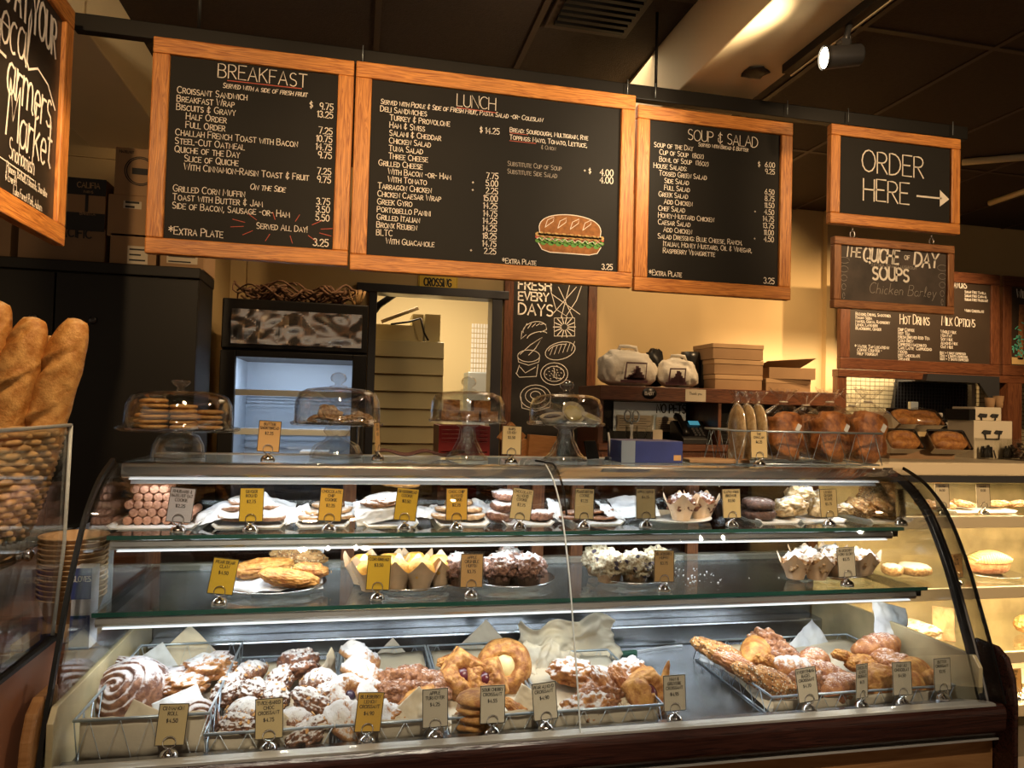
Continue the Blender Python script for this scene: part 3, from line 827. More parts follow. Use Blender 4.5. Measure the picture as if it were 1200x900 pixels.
# ---- quiche of the day, hung below it on two hooks
YQ = YR
x0q, x1q = at(978, 320, YQ).x, at(1119, 330, YQ).x; zt3 = at(978, 276, YQ).z; zbq = at(978, 360, YQ).z
t, W, H = board('soup_sign', 'small dark framed chalk sign of the quiche and soups, hung under ORDER HERE', 'sign', x0q, x1q, zbq, zt3, YQ, .032, ('walx', 'walz'), 'board2')
b = B(); write(b, 'The', .05, H - .075, .045, P, wd=.005, sp=.1, slant=.1); write(b, 'QUICHE', .135, H - .088, .056, P, wd=.009, sp=.1, slant=.1, wx=.82); write(b, 'of', .325, H - .07, .022, P, wd=.003); write(b, 'DAY', .37, H - .092, .056, P, wd=.009, sp=.1, slant=.1)
write(b, 'SOUPS', W * .48, H * .44, .05, P, wd=.009, align='c', sp=.14)
b.build('lettering', 'chalk', t)
b = B(); write(b, 'zucchini, tomato, mushroom', W * .5, H * .62, .015, P, wd=.0016, align='c'); write(b, 'Chicken Barley', W * .58, H * .24, .042, P, wd=.0022, align='c', script=True, slant=.2)
for sx_ in (.05, W - .05):
    for i in range(5): ribbon(b, [(sx_ + .014 * math.cos(a / 3.0) * (i + 1) / 3, .05 + i * .035 + .012 * math.sin(a / 3.0)) for a in range(0, 18)], .0015, P)
b.build('faded_lettering', 'chalkd', t)
b = B()
for xx in (W * .16, W * .82):
    b.tube([(xx + .010 * math.cos(a), .015, H + .014 + .014 * math.sin(a)) for a in [PI * 2 * i / 14 for i in range(14)]], .0022, 6, closed=True)
    b.cyl((xx, .015, H + .025), (xx, .015, H + .046), .0022, n=6); b.cyl((xx, .015, H - .006), (xx, .015, H + .004), .003, n=6)
b.build('hooks', 'silver', t)

# ---- the farmers market sign, turned towards the side counter
YS = 2.40
p0 = at(76, 289, YS); p1 = atz(0, 247.5, p0.z)
dr_ = (p1 - p0); dr_.z = 0; dr_.normalize()
zt4 = at(89, 14, YS).z; Hs = zt4 - p0.z
ang = math.atan2(-dr_.y, -dr_.x)          # local +X runs towards the far end
Ws = 1.15
t = thing('market_sign', 'large oak framed chalk sign with script lettering about a farmers market', 'sign', tuple(p0 + dr_ * Ws), ang)
fw = .06
frame4(t, Ws, Hs, fw, .035, ('oakx', 'oakz'))
b = B(); b.box((fw * .9, .014, fw * .9), (Ws - fw * .9, .033, Hs - fw * .9)); b.build('chalk_panel', 'board3', t)
b = B(); Q = pl(.0125)
write(b, 'US AT YOUR', Ws - .09, Hs - .19, .10, Q, wd=.012, align='r', sp=.16, wx=.55)
write(b, 'Local', Ws - .26, Hs - .30, .16, Q, wd=.008, align='r', script=True, slant=.05, sp=.05, wx=.62)
ribbon(b, [(Ws - .26, Hs - .30), (Ws - .21, Hs - .275), (Ws - .14, Hs - .29), (Ws - .085, Hs - .34)], .006, Q)
write(b, 'Farmers', Ws - .10, Hs - .41, .16, Q, wd=.008, align='r', script=True, slant=.05, sp=.08, wx=.60)
write(b, 'Market', Ws - .09, Hs - .52, .15, Q, wd=.008, align='r', script=True, slant=.05, sp=.08, wx=.62)
b.build('lettering', 'chalk', t)
b = B(); write(b, 'Snohomish', Ws - .2, .155, .055, Q, wd=.004, align='r', script=True, sp=.1, wx=.6)
ribbon(b, [(Ws - .45, .14), (Ws - .2, .14)], .003, Q)
for k, s_ in enumerate(('Phinney, Bothell, Edmonds, Shoreline', '& Everett', 'Lake Forest Park, Auburn')):
    write(b, s_, Ws - (.11, .3, .14)[k], .118 - k * .024, .024, Q, wd=.0024, align='r', script=True, sp=.12, wx=.62)
b.build('small_lettering', 'chalk', t)

# ================================================================== BEHIND THE COUNTER
# ---- dark two-door cabinet with cartons on it
YC = 3.2
cx0, cx1 = at(0, 320, YC).x - .5, at(233, 330, YC).x
cz = at(100, 306, YC).z
t = thing('storage_cabinet', 'tall charcoal two-door metal cabinet below the cartons', 'cabinet', (cx0, YC, 0))
W = cx1 - cx0; D = .30
b = B(); b.box((0, .02, 0), (W, D, cz - .03)); b.build('body', 'cab', t)
b = B(); b.box((-.005, -.004, cz - .045), (W + .005, D, cz)); b.build('top', 'cab', t, bevel=.004)
sx = at(65, 330, YC).x - cx0
for a, c in ((sx - .56, sx - .003), (sx + .003, W)):
    b = B(); b.box((a, 0, .06), (c, .02, cz - .05)); dd = b.build('door', 'cab', t, bevel=.003)
    b = B(); hx = c - .07 if a < sx - .1 else a + .14; b.lathe([(0, 0), (.014, 0), (.016, .006), (.01, .012), (0, .013)], n=16, T=Matrix.Translation((hx, 0, cz - .24)) @ Matrix.Rotation(PI / 2, 4, 'X')); b.build('lock', 'dkgrey', dd)


def carton(px0, px1, py0, py1, Y, d, label, kind='kraft', texts=(), bands=None, group='cartons on the cabinet', name='cardboard_box', z0=None):
    a, c = at(px0, py1, Y), at(px1, py0, Y)
    zz = a.z if z0 is None else z0
    t = thing(name, label, 'box', (a.x, Y, zz), group=group); W, H = c.x - a.x, c.z - zz
    b = B(); b.box((0, 0, 0), (W, d, H)); bd = b.build('carton', kind, t, bevel=.003)
    b = B(); b.box((-.0005, -.0006, H * .5), (W + .0005, 0, H * .5 + .001)) if False else b.box((W * .5 - .001, 0, H - .0003), (W * .5 + .001, d, H + .0008)); b.build('flap_seam', 'kraftd', t)
    if bands:
        b = B()
        for lo, hi, m_ in bands: b.box((W * lo[0], -.001, H * lo[1]), (W * hi[0], 0, H * hi[1]), 0)
        b.build('printed_band', bands[0][2], t)
    if texts:
        b = B()
        for s_, x, z, h, mt in texts: write(b, s_, W * x, H * z, h, pl(-.0016), wd=h * .14, align='c', sp=.15)
        b.build('printed_text', texts[0][4], t)
    return t, W, H


YX = 3.24
carton(-45, 14, 252, 305, YX, .24, 'kraft carton at the left end of the cabinet, behind the market sign', 'kraftd', z0=cz)
carton(20, 124, 269, 305, YX, .24, 'wide kraft carton with cut-off lettering under the dark banded carton', 'kraftd', [('Pacific', .62, .72, .045, 'ink')], z0=cz)
za = at(80, 269, YX).z
carton(77, 125, 211, 269, YX, .22, 'carton with two dark printed bands, on the wide lettered carton', 'kraft', [('CALIFIA', .55, .82, .022, 'kraftl'), ('FARMS', .55, .72, .010, 'kraftl'), ('BARISTA', .55, .30, .013, 'kraftl')], [((0, .68), (1, 1), 'ink'), ((0, .0), (1, .34), 'ink'), ((.47, .3), (.55, .7), 'ink')], z0=za)
t, W, H = carton(128, 184, 276, 307, YX, .24, 'kraft carton with a large white shipping label, right of the lettered carton', 'kraft', z0=cz)
def stick(t, W, H, x0, x1, z0, z1, lines=3):
    b = B(); b.box((W * x0, -.0012, H * z0), (W * x1, 0, H * z1)); o = b.build('shipping_label', 'parch', t)
    b = B()
    for i in range(lines):
        zz = H * (z0 + (z1 - z0) * (.8 - .6 * i / max(1, lines - 1)) - .02); b.box((W * (x0 + .04), -.0018, zz), (W * (x1 - .05 - .1 * (i % 2)), -.0012, zz + H * .05))
    b.build('printed_lines', 'ink', o)
stick(t, W, H, .38, .82, .06, .62)
zb_ = at(128, 276, YX).z
t, W, H = carton(125, 180, 231, 275, YX, .22, 'middle carton of the stack beside the breakfast board, small white label', 'kraft', z0=zb_)
stick(t, W, H, .34, .74, .68, .86, 2)
t, W, H = carton(133, 184, 176, 231, YX, .20, 'topmost carton beside the breakfast board, printed with an oval emblem', 'kraft', z0=zb_ + H)
b = B()
for k in (0, 1):
    ribbon(b, [(W * .62 + W * (.38 - .05 * k) * math.cos(q), H * .52 + H * (.30 - .03 * k) * math.sin(q)) for q in [PI * 2 * i / 28 for i in range(29)]], .004, pl(-.0016))
b.box((W * .42, -.0022, H * .45), (W * .84, -.001, H * .58)); write(b, 'Hazelnut', W * .1, H * .88, .012, pl(-.0016), wd=.002)
b.build('printed_emblem', 'ink', t)
t, W, H = carton(187, 240, 285, 316, YX, .24, 'kraft carton peeping out under the breakfast board', 'kraft', z0=cz)
stick(t, W, H, .15, .85, .18, .5, 2)

# ---- glass door cooler
YF = 3.66
fx0, fx1 = at(259, 400, YF).x, at(430, 420, YF).x; fz = at(340, 353, YF).z
t = thing('display_cooler', 'black glass-door drinks cooler with a foil covered header', 'cooler', (fx0, YF, 0)); W = fx1 - fx0; D = .62
zs = at(340, 424, YF).z; zm = at(340, 413, YF).z
b = B()
b.box((0, .03, .08), (.035, D, fz)); b.box((W - .035, .03, .08), (W, D, fz)); b.box((.035, D - .05, .08), (W - .035, D, fz)); b.box((.035, .03, .08), (W - .035, D - .05, .22)); b.box((.035, .03, zs + .02), (W - .035, D - .05, fz)); b.box((.03, .05, 0), (W - .03, D - .03, .08))
b.build('body', 'black', t)
b = B(); b.box((.036, D - .06, .22), (W - .036, D - .05, zs + .02)); b.box((.035, .035, .22), (.045, D - .06, zs + .02)); b.box((W - .045, .035, .22), (W - .035, D - .06, zs + .02)); b.build('inner_liner', 'coolin', t)
b = B(); b.box((.0, -.005, zm + .01), (W, .03, fz)); hdr = b.build('header', 'black', t, bevel=.006)
h0, h1, hz0, hz1 = at(271, 390, YF).x - fx0, at(424, 390, YF).x - fx0, at(340, 405, YF).z, at(340, 365, YF).z
b = B(); b.grid(lambda u, v: V(h0 + (h1 - h0) * u, -.007 - .016 * abs(noise.fractal(Vector((u * 4.5, v * 1.6, 1.3)), 1, 2, 2)), hz0 + (hz1 - hz0) * v), 60, 22, smooth=False); b.build('foil_cover', 'foil', t)
b = B(); b.box((0, -.012, .12), (.07, .028, zm)); b.box((W - .07, -.012, .12), (W, .028, zm)); b.box((.07, -.012, zm - .03), (W - .07, .028, zm)); b.box((.07, -.012, .12), (W - .07, .028, .2)); dr2 = b.build('door', 'black', t, bevel=.004)
b = B(); b.box((.07, .004, .2), (W - .07, .012, zm - .03)); b.build('pane', 'glass', dr2)
b = B(); b.tube([(W - .03, -.012, 1.0), (W - .03, -.05, 1.02), (W - .03, -.05, 1.32), (W - .03, -.012, 1.34)], .008, 8); b.build('handle', 'blackp', dr2)
for py in (461, 506, 540, 600, 660):
    z = at(340, py, YF + .06).z
    b = B()
    for i in range(14): b.box((.046, .07 + i * .034, z - .006), (W - .046, .076 + i * .034, z))
    b.box((.046, .05, z - .006), (W - .046, .06, z + .0))
    sh = b.build('shelf', 'white', t)
    b = B(); b.box((.046, .044, z - .016), (W - .046, .05, z + .014)); b.build('price_strip', 'white', sh)
tb = at(368, 527, YF + .1)
b = B(); b.box((-.06, -.08, 0), (.06, .08, .03)); b.box((-.07, -.09, .03), (.07, .09, .042))
put('takeout_tub', b.mesh('takeout_tub', 'white'), 'white lidded tub on a shelf inside the cooler', 'tub', (tb.x, YF + .2, at(340, 540, YF + .06).z + .001))
# ---- twigs on the cooler
rnd = random.Random(4)
b = B()
for i in range(58):
    x = rnd.uniform(.04, .56); y = rnd.uniform(.05, .3); L = rnd.uniform(.1, .24); z = rnd.uniform(.012, .07)
    ph = rnd.uniform(0, 6); k = rnd.choice((-1, 1))
    b.tube([(min(W - .02, max(.02, x + L * (q / 8 - .5))), y + .05 * math.sin(ph + q * .5), z + .028 * math.sin(ph * 2 + q * .8 * k) + .012) for q in range(9)], rnd.uniform(.004, .008), 5)
tag(b.build('twig_garland', 'twig', loc=(fx0, YF, fz + .004)), 'tangled dark wicker garland lying on top of the cooler', 'garland')['kind'] = 'thing'
b = B()
for i in range(26):
    a = rnd.uniform(0, 6.28); b.tube([(.02 * math.cos(a) * .4, .02 * math.sin(a), 0), (.035 * math.cos(a), .035 * math.sin(a), .05), (.045 * math.cos(a), .04 * math.sin(a), .085)], .003, 5)
tag(b.build('straw_bundle', 'wicker', loc=(fx1 - .06, YF + .12, fz + .002)), 'small upright bundle of straw at the right end on the cooler', 'bundle')

# ---- what shows through the doorway
YD = 4.9
sx0, sx1 = at(400, 440, YD).x, at(519, 440, YD).x; sz = at(470, 399, YD).z
b = B()
n_ = 15; ph = (sz - .1) / n_
for i in range(n_):
    z = .1 + i * ph; b.prism([(0, z), (-.028, z + .006), (-.008, z + ph - .004), (0, z + ph)], 'x', sx0, sx1)
b.box((sx0, 0, .0), (sx1, .02, sz))
tag(b.build('slatted_screen', 'shutter', loc=(0, YD, 0)), 'cream green slatted screen standing in the doorway', 'screen')
b = B(); b.box((sx0 - .1, YD + .05, sz), (at(484, 380, YD).x, YD + .4, at(470, 380, YD).z)); b.box((at(484, 380, YD).x, YD + .06, sz - .002), (at(497, 380, YD).x, YD + .3, at(490, 367, YD).z)); b.box((at(499, 380, YD).x, YD + .05, sz - .15), (at(517, 380, YD).x, YD + .3, at(500, 367, YD).z))
tag(b.build('shelving_back', 'shutter'), 'pale boxy shelf end seen above the slatted screen', 'shelf')
b = B(); p, q = at(447, 377, YD), at(490, 361, YD); b.tube([p, q], .012, 8)
tag(b.build('white_pole', 'cream'), 'pale sloping pole behind the doorway header', 'pole')
b = B(); b.tube([at(458, 380, YD - .03), at(480, 377, YD - .03), at(493, 373, YD - .03), at(497, 390, YD - .03), at(502, 399, YD - .03)], .007, 6)
tag(b.build('hook_rod', 'black'), 'thin dark bent rod against the pale shelf end', 'rod')
b = B(); p, q = at(436, 368, YD - .06), at(462, 345, YD - .06); b.tube([p, p * .7 + q * .3 + V(0, 0, .02), q], .022, 8); tag(b.build('door_closer_arm', 'black'), 'thick dark arm at the top left of the doorway', 'arm')
b = B(); a_, c_ = at(551, 437, 6.88), at(583, 380, 6.88); nx, nz = 9, 10
for i in range(nx):
    for j in range(nz):
        w_, h_ = (c_.x - a_.x) / nx, (c_.z - a_.z) / nz; b.box((i * w_ + .004, -.006, j * h_ + .004), ((i + 1) * w_ - .004, 0, (j + 1) * h_ - .004))
struct(b.build('trim_8', 'white', loc=(a_.x, 6.895, a_.z)))
b = B(); a_, c_ = at(545, 560, 6.6), at(590, 437, 6.6); b.box((a_.x, 6.6, 0), (c_.x, 6.88, c_.z)); tag(b.build('grey_cupboard', 'zinc', bevel=.01), 'grey cupboard beneath the pale tiles in the back room', 'cupboard')
# red bread crates stacked on the floor
ra, rb = at(514, 520, 4.15), at(574, 520, 4.15); ch = .132
crate = None
rtop = at(540, 499, 4.15).z; nct = 9; base = rtop - nct * ch
ordn = ['lowest', 'second from the bottom', 'third from the bottom', 'fourth from the bottom', 'fifth from the bottom', 'fourth from the top', 'third from the top', 'second from the top', 'topmost']
W = rb.x - ra.x
b = B(); b.box((0, 0, .0), (W, .3, .02)); b.box((0, 0, .02), (.015, .3, ch)); b.box((W - .015, 0, .02), (W, .3, ch)); b.box((.015, .285, .02), (W - .015, .3, ch))
for i in range(5): b.box((.015, 0, .02 + i * .024), (W - .015, .012, .036 + i * .024))
cm = b.mesh('bread_crate', 'redc')
b = B(); b.box((ra.x + .01, 4.16, 0), (rb.x - .01, 4.44, base)); tag(b.build('crate_dolly', 'blackp'), 'black dolly under the stack of red crates', 'dolly')
for i in range(nct): put('bread_crate', cm, 'red slatted bread crate, %s of the stack by the doorway' % ordn[i], 'crate', (ra.x, 4.15, base + i * ch), group='red bread crates')

# ---- FRESH EVERY DAYS board
YW = YB - .035
x0, x1 = at(590, 400, YW).x, at(699, 400, YW).x; z0, z1 = at(640, 575, YW).z, at(640, 318, YW).z
t, W, H = board('bakery_board', 'tall red-wood framed chalkboard with FRESH EVERY DAYS and pastry drawings', 'sign', x0, x1, z0, z1, YW, .062, ('redx', 'redz'), 'board3')
def bx(px, py): p = at(px, py, YW); return (p.x - x0, p.z - z0)
b = B()
def stro(pts, wd=.0042): ribbon(b, [bx(*p) for p in pts], wd, P)
def ell(cx, cy, rx, ry, a0=0, a1=360, rot=0, n=20, wd=.0042):
    ca, sa = math.cos(math.radians(rot)), math.sin(math.radians(rot)); pts = []
    for i in range(n + 1):
        q = math.radians(a0 + (a1 - a0) * i / n); x, y = rx * math.cos(q), ry * math.sin(q); pts.append((cx + x * ca - y * sa, cy + x * sa + y * ca))
    stro(pts, wd)
for s_, py, hh in (('FRESH', 338, .060), ('EVERY', 351, .054), ('DAYS', 368, .074)):
    x, z = bx(608, py); write(b, s_, x, z, hh, P, wd=.010, sp=.16, wx=1.15)
b.build('lettering', 'chalk', t)
b = B()
ell(627, 386, 14, 9, 180, 370, -15); ell(630, 394, 12, 5, 190, 350, -15); stro([(612, 388), (611, 397), (617, 392)]); stro([(640, 380), (641, 386), (634, 389)])
for k in range(5): stro([(614 + k * 5, 386 - k * 1.5), (618 + k * 5, 379)], .004)
ell(662, 383, 17, 15, n=4, a0=45, a1=405)
for k in range(14): q = k * PI / 7; stro([(662 + 4 * math.cos(q), 383 + 4 * math.sin(q)), (662 + 13 * math.cos(q), 383 + 12 * math.sin(q))], .006)
ell(657, 411, 18, 10, rot=-15); ell(655, 409, 12, 5, 190, 330, -15)
for k in range(6): stro([(645 + k * 5, 416 - k), (649 + k * 5, 405 - k)], .003)
ell(620, 417, 13, 7); stro([(607, 417), (608, 424), (620, 428), (632, 424), (633, 417)]); stro([(610, 415), (622, 404), (636, 395), (628, 408), (620, 416)])
stro([(606, 437), (609, 428)]); stro([(605, 437), (609, 442), (629, 441), (631, 427)]); stro([(610, 430), (616, 437), (628, 430)])
ell(650, 438, 16, 13); ell(650, 438, 12, 9, n=14); stro([(650, 432), (650, 442), (658, 444)])
ell(628, 465, 18, 14); ell(628, 464, 12, 9); ell(628, 463, 6, 4.5); stro([(611, 465), (612, 478), (628, 482), (645, 477), (646, 465)])
stro([(645, 337), (652, 362), (664, 370), (676, 352), (682, 335)]); stro([(648, 345), (680, 368)]); stro([(655, 336), (672, 372)]); stro([(668, 334), (658, 372)]); stro([(676, 336), (648, 368)])
for k in range(24):
    q = k * 2.4; rr = 2 + .45 * k; stro([(650 + rr * math.cos(q), 438 + rr * .8 * math.sin(q)), (651 + rr * math.cos(q), 438.6 + rr * .8 * math.sin(q))], .004)
b.build('pastry_drawings', 'chalk', t)
# ---- yellow crossing sign
a_, c_ = at(490, 338, YB - .01), at(537, 312, YB - .01)
t = thing('crossing_sign', 'small yellow warning sign lettered CROSSING above the doorway', 'sign', (a_.x, YB - .012, a_.z)); W, H = c_.x - a_.x, c_.z - a_.z
b = B(); b.box((0, 0, 0), (W, .004, H)); b.build('plate', 'yellow', t, bevel=.001)
b = B(); write(b, 'CROSSING', W / 2, H * .14, .048, pl(-.0008), wd=.010, align='c', sp=.2, jit=0, wx=.66)
ribbon(b, [(.006, .006), (W - .006, .006), (W - .006, H - .006), (.006, H - .006), (.006, .006)], .003, pl(-.0008)); b.build('lettering', 'ink', t)

# ---- hutch with bags and boxes
YH = 3.95
hx0, hx1 = at(703, 470, YH).x, at(985, 470, YH).x; hz = at(850, 456, YH).z; lz = at(850, 522, YH).z
t = thing('back_counter', 'dark red-wood counter with an upper shelf behind the cake stands', 'counter', (hx0, YH, 0)); W = hx1 - hx0; D = .42
b = B(); b.box((0, 0, lz - .04), (W, D, lz)); b.build('worktop', 'redx', t, bevel=.004)
b = B(); b.box((0, .0, hz - .085), (W, D, hz)); b.build('upper_shelf', 'redx', t, bevel=.004)
for a, c in ((0, .03), (W - .03, W), (W * .48, W * .48 + .02)):
    b = B(); b.box((a, .02, lz), (c, D, hz - .085)); b.build('upright', 'redz', t)
b = B(); b.box((.03, D - .015, lz), (W - .03, D, hz - .085)); b.build('back_panel', 'black', t)
b = B(); b.box((0, .03, 0), (W, D, lz - .04)); b.build('cupboard', 'redz', t)
for k in range(4):
    b = B(); b.box((.02 + k * W / 4, .012, .1), ((k + 1) * W / 4 - .01, .03, lz - .06)); dd = b.build('door', 'redz', t, bevel=.004)
    b = B(); b.cyl(((k + 1) * W / 4 - .05, -.01, lz - .2), ((k + 1) * W / 4 - .05, .012, lz - .2), .012, n=12); b.build('knob', 'zinc', dd)
# small signs on the shelf edge
b = B(); a_ = at(761, 460, YH); b.lathe([(0, 0), (.045, 0), (.045, .003), (0, .003)], T=Matrix.Translation((a_.x, YH - .001, hz - .04)) @ Matrix.Rotation(PI / 2, 4, 'X') @ Matrix.Diagonal((1, .75, 1, 1)), n=24)
o = tag(b.build('round_sticker', 'blackp'), 'black oval sticker lettered BABY on the shelf edge', 'sticker')
b = B(); write(b, 'BABY', a_.x, hz - .05, .02, pl(YH - .0052), wd=.003, align='c'); b.build('lettering', 'chalk', o)
a_, c_ = at(803, 468, YH), at(827, 456, YH)
b = B(); b.box((a_.x, YH - .003, hz - .08), (c_.x, YH - .0005, hz - .008)); o = tag(b.build('shelf_note', 'tagc'), 'cream handwritten note taped to the shelf edge', 'note')
b = B(); write(b, 'Thank you', (a_.x + c_.x) / 2, hz - .04, .016, pl(YH - .0036), wd=.002, align='c', script=True); b.build('handwriting', 'ink', o)


def bag(px, py, wpx, hpx, Y, z0, label, rot, seed):
    s = Y / .95 / FPX; w_, h_ = wpx * s, hpx * s; x = at(px, py, Y).x
    t = thing('plastic_bag', label, 'bag', (x, Y + .1, z0), rot, group='plastic bags on the shelf')
    b = B()
    def fn(p, q):
        k = 1 - .22 * max(0, p.z) - (.35 * max(0, p.z - .55))
        x = math.copysign(abs(p.x) ** .55, p.x) * w_ * .54 * k - .10 * w_ * max(0, p.z); y = math.copysign(abs(p.y) ** .6, p.y) * .105 * (1 - .55 * max(0, p.z))
        z = (math.copysign(abs(p.z) ** .6, p.z) * .5 + .5) * h_
        n1 = noise.fractal(p * 2.6 + V(seed, 0, 0), 1, 2, 4); return V(x * (1 + .13 * n1), y * (1 + .22 * n1), z * (1 + .07 * n1))
    b.blob((0, 0, 0), (1, 1, 1), 0, 1, seed, 4, None, fn=fn)
    b.build('bag_body', 'bagp', t)
    b = B(); k = w_ * .2
    b.tube([(-k, 0, h_ * .93), (-k * .8, -.01, h_ * 1.1), (0, -.015, h_ * 1.10), (k * .8, -.01, h_ * 1.08), (k, 0, h_ * .93)], .012, 8); b.build('handle', 'bagp', t)
    b = B(); yy = -.112
    ribbon(b, [(-k * 1.0, h_ * .2), (-k * .8, h_ * .62), (k * 1.2, h_ * .62), (k * 1.1, h_ * .2), (-k, h_ * .2)], .011, lambda u, v: Vector((u, -.128, v)))
    for i in range(8):
        q = i / 7; ribbon(b, [(-k * .6 + k * 1.4 * q, h_ * .2), (-k * .5 + k * 1.3 * q, h_ * (.26 + .25 * math.exp(-((q - .6) * 4) ** 2)))], .02, lambda u, v: Vector((u, -.128, v)))
    ribbon(b, [(-k * 1.3, h_ * .13), (k * 1.2, h_ * .13)], .016, lambda u, v: Vector((u, -.127, v)))
    b.build('printed_picture', 'purple', t)


bag(742, 430, 62, 44, YH + .05, hz, 'larger white plastic bag with a dark print, left on the upper shelf', 0, 1)
bag(803, 434, 44, 36, YH + .02, hz, 'smaller crumpled white bag with a dark print, tilted on the shelf', -.5, 5)
a_ = at(822, 430, YH + .2)
for k, (dx, lab) in enumerate(((-.06, 'left one of two black rolls standing behind the small bag'), (.05, 'right one of two black rolls standing behind the small bag'))):
    b = B(); b.lathe([(0, 0), (.055, 0), (.06, .02), (.06, .20), (.055, .235), (.02, .235), (.02, .22), (0, .22)], n=24); put('film_roll', b.mesh('film_roll', 'blackp'), lab, 'roll', (a_.x + dx, YH + .24, hz), group='black rolls')
b = B(); b.blob((0, 0, .12), (.07, .06, .13), .3, 2.5, 9, 3, .9); put('dark_bundle', b.mesh('dark_bundle', 'black'), 'dark crumpled bundle between the two white bags', 'bundle', (at(786, 430, YH).x, YH + .26, hz))
zz = hz
for k, (p0_, p1_, hh) in enumerate(((838, 893, .093), (837, 894, .093), (835, 894, .098))):
    c0, c1 = at(p0_, 440, YH + .05), at(p1_, 440, YH + .05)
    t = thing('cake_box', ('bottom', 'middle', 'top')[k] + ' kraft cake box of the stack of three on the shelf', 'box', (c0.x, YH + .05, zz), group='stack of kraft cake boxes'); W = c1.x - c0.x
    b = B(); b.box((0, 0, 0), (W, .26, hh - .004)); b.build('tray', 'kraft', t, bevel=.002)
    b = B(); b.box((-.003, -.003, hh - .03), (W + .003, .263, hh - .003)); b.build('lid', 'kraftl', t, bevel=.002); zz += hh
c0, c1 = at(898, 440, YH + .05), at(950, 440, YH + .05); W = c1.x - c0.x
t = thing('cake_box', 'flat kraft cake box under the open one, right of the stack', 'box', (c0.x, YH + .05, hz)); b = B(); b.box((0, 0, 0), (W, .25, .075)); b.build('tray', 'kraft', t, bevel=.002); b = B(); b.box((-.002, -.002, .05), (W + .002, .252, .077)); b.build('lid', 'kraftl', t, bevel=.002)
t = thing('cake_box', 'open kraft cake box with a raised lid, on the flat one', 'box', (c0.x + .02, YH + .05, hz + .078), -.12); W = .30
b = B(); b.box((0, 0, 0), (W, .24, .004)); b.box((0, 0, .004), (W, .004, .07)); b.box((0, .236, .004), (W, .24, .07)); b.box((0, .004, .004), (.004, .236, .07)); b.box((W - .004, .004, .004), (W, .236, .07)); b.build('tray', 'kraft', t)
b = B(); b.add([(0, .24, .07), (W, .24, .07), (W + .02, .03, .135), (-.01, .0, .105), (0, .24, .073), (W, .24, .073), (W + .02, .03, .138), (-.01, .0, .108)], [(0, 1, 2, 3), (7, 6, 5, 4), (3, 2, 6, 7), (0, 3, 7, 4), (1, 5, 6, 2), (0, 4, 5, 1)]); b.build('lid', 'kraftl', t)
# in the cubby
a_, c_ = at(720, 505, YH + .36), at(806, 466, YH + .36)
t = thing('notice_board', 'grey NO PETS notice with white sheets below it, at the back of the shelf', 'notice', (a_.x, YH + .385, a_.z)); W, H = c_.x - a_.x, min(c_.z - a_.z, hz - .09 - a_.z)
b = B(); b.box((0, 0, 0), (W, .006, H)); b.build('sheet', 'zinc', t)
b = B(); b.box((W * .04, -.002, .0), (W * .55, -.0005, H * .55)); b.box((W * .58, -.002, .0), (W * .97, -.0005, H * .5)); b.build('pinned_sheets', 'parch', t)
b = B(); write(b, 'NO PETS', W * .8, H * .66, .055, pl(-.002), wd=.009, align='c', jit=0, wx=.8)
for k in range(5): b.box((W * .08, -.0032, H * (.1 + .08 * k)), (W * (.45 + .06 * (k % 2)), -.002, H * (.115 + .08 * k))); b.box((W * .62, -.0032, H * (.1 + .07 * k)), (W * .93, -.002, H * (.115 + .07 * k)))
b.build('lettering', 'ink', t)
# scissors in a cup
a_ = at(740, 517, YH + .12)
t = thing('pencil_cup', 'clear cup holding scissors on the back counter', 'cup', (a_.x, YH + .12, lz)); b = B(); b.lathe([(.03, 0), (.034, .003), (.038, .10), (.036, .10), (.031, .006), (0, .005)], n=20); b.build('cup', 'acry', t)
t = thing('scissors', 'steel scissors with grey looped handles, upright in the clear cup', 'scissors', (a_.x, YH + .12, lz + .012))
b = B(); b.prism([(-.012, 0), (.002, 0), (.012, .10), (.0, .10)], 'y', -.0015, .0015); b.prism([(.012, 0), (-.002, 0), (-.012, .10), (.0, .10)], 'y', .002, .004); b.build('blades', 'steel', t)
for s_ in (-1, 1):
    b = B(); b.tube([(s_ * .026 + .020 * math.cos(q), .001, .15 + .034 * math.sin(q)) for q in [2 * PI * i / 16 for i in range(16)]], .006, 6, closed=True); b.tube([(0, .001, .10), (s_ * .012, .001, .125)], .006, 6); b.build('handle', 'zinc', t)
a_ = at(766, 517, YH + .08)
t = thing('tip_jar', 'glass bottle-shaped jar with a white note, on the back counter', 'jar', (a_.x, YH + .08, lz)); b = B(); b.lathe([(0, .002), (.05, .002), (.055, .01), (.052, .09), (.02, .115), (.015, .17), (.018, .172), (.018, .176), (.012, .176), (.012, .115), (.047, .085), (.05, .012), (0, .008)], n=24); b.build('glass_body', 'glass', t)
b = B(); b.box((-.03, -.058, .02), (.03, -.056, .085)); b.build('note', 'parch', t)
# telephone
a_ = at(822, 520, YH + .08)
t = thing('desk_phone', 'black desk telephone with a small lit screen on the back counter', 'telephone', (a_.x, YH + .08, lz))
b = B(); b.prism([(0, 0), (.2, 0), (.2, .13), (.15, .14), (0, .03)], 'x', -.12, .12); b.build('base', 'blackp', t, bevel=.004)
b = B(); b.tube([(-.09, .02, .06), (-.09, .06, .10), (-.09, .13, .16), (-.09, .16, .165)], [.022, .018, .018, .024], 10); b.build('handset', 'blackp', t)
b = B(); b.add([(-.03, .105, .112), (.04, .105, .112), (.04, .135, .137), (-.03, .135, .137)], [(0, 1, 2, 3)], T=Matrix.Translation((0, -.004, .003))); b.build('screen', 'cyan', t)
b = B()
for i in range(4):
    for j in range(3): b.box((-.03 + j * .026, .03 + i * .016, .046 + i * .0125), (-.012 + j * .026, .04 + i * .016, .062 + i * .0125))
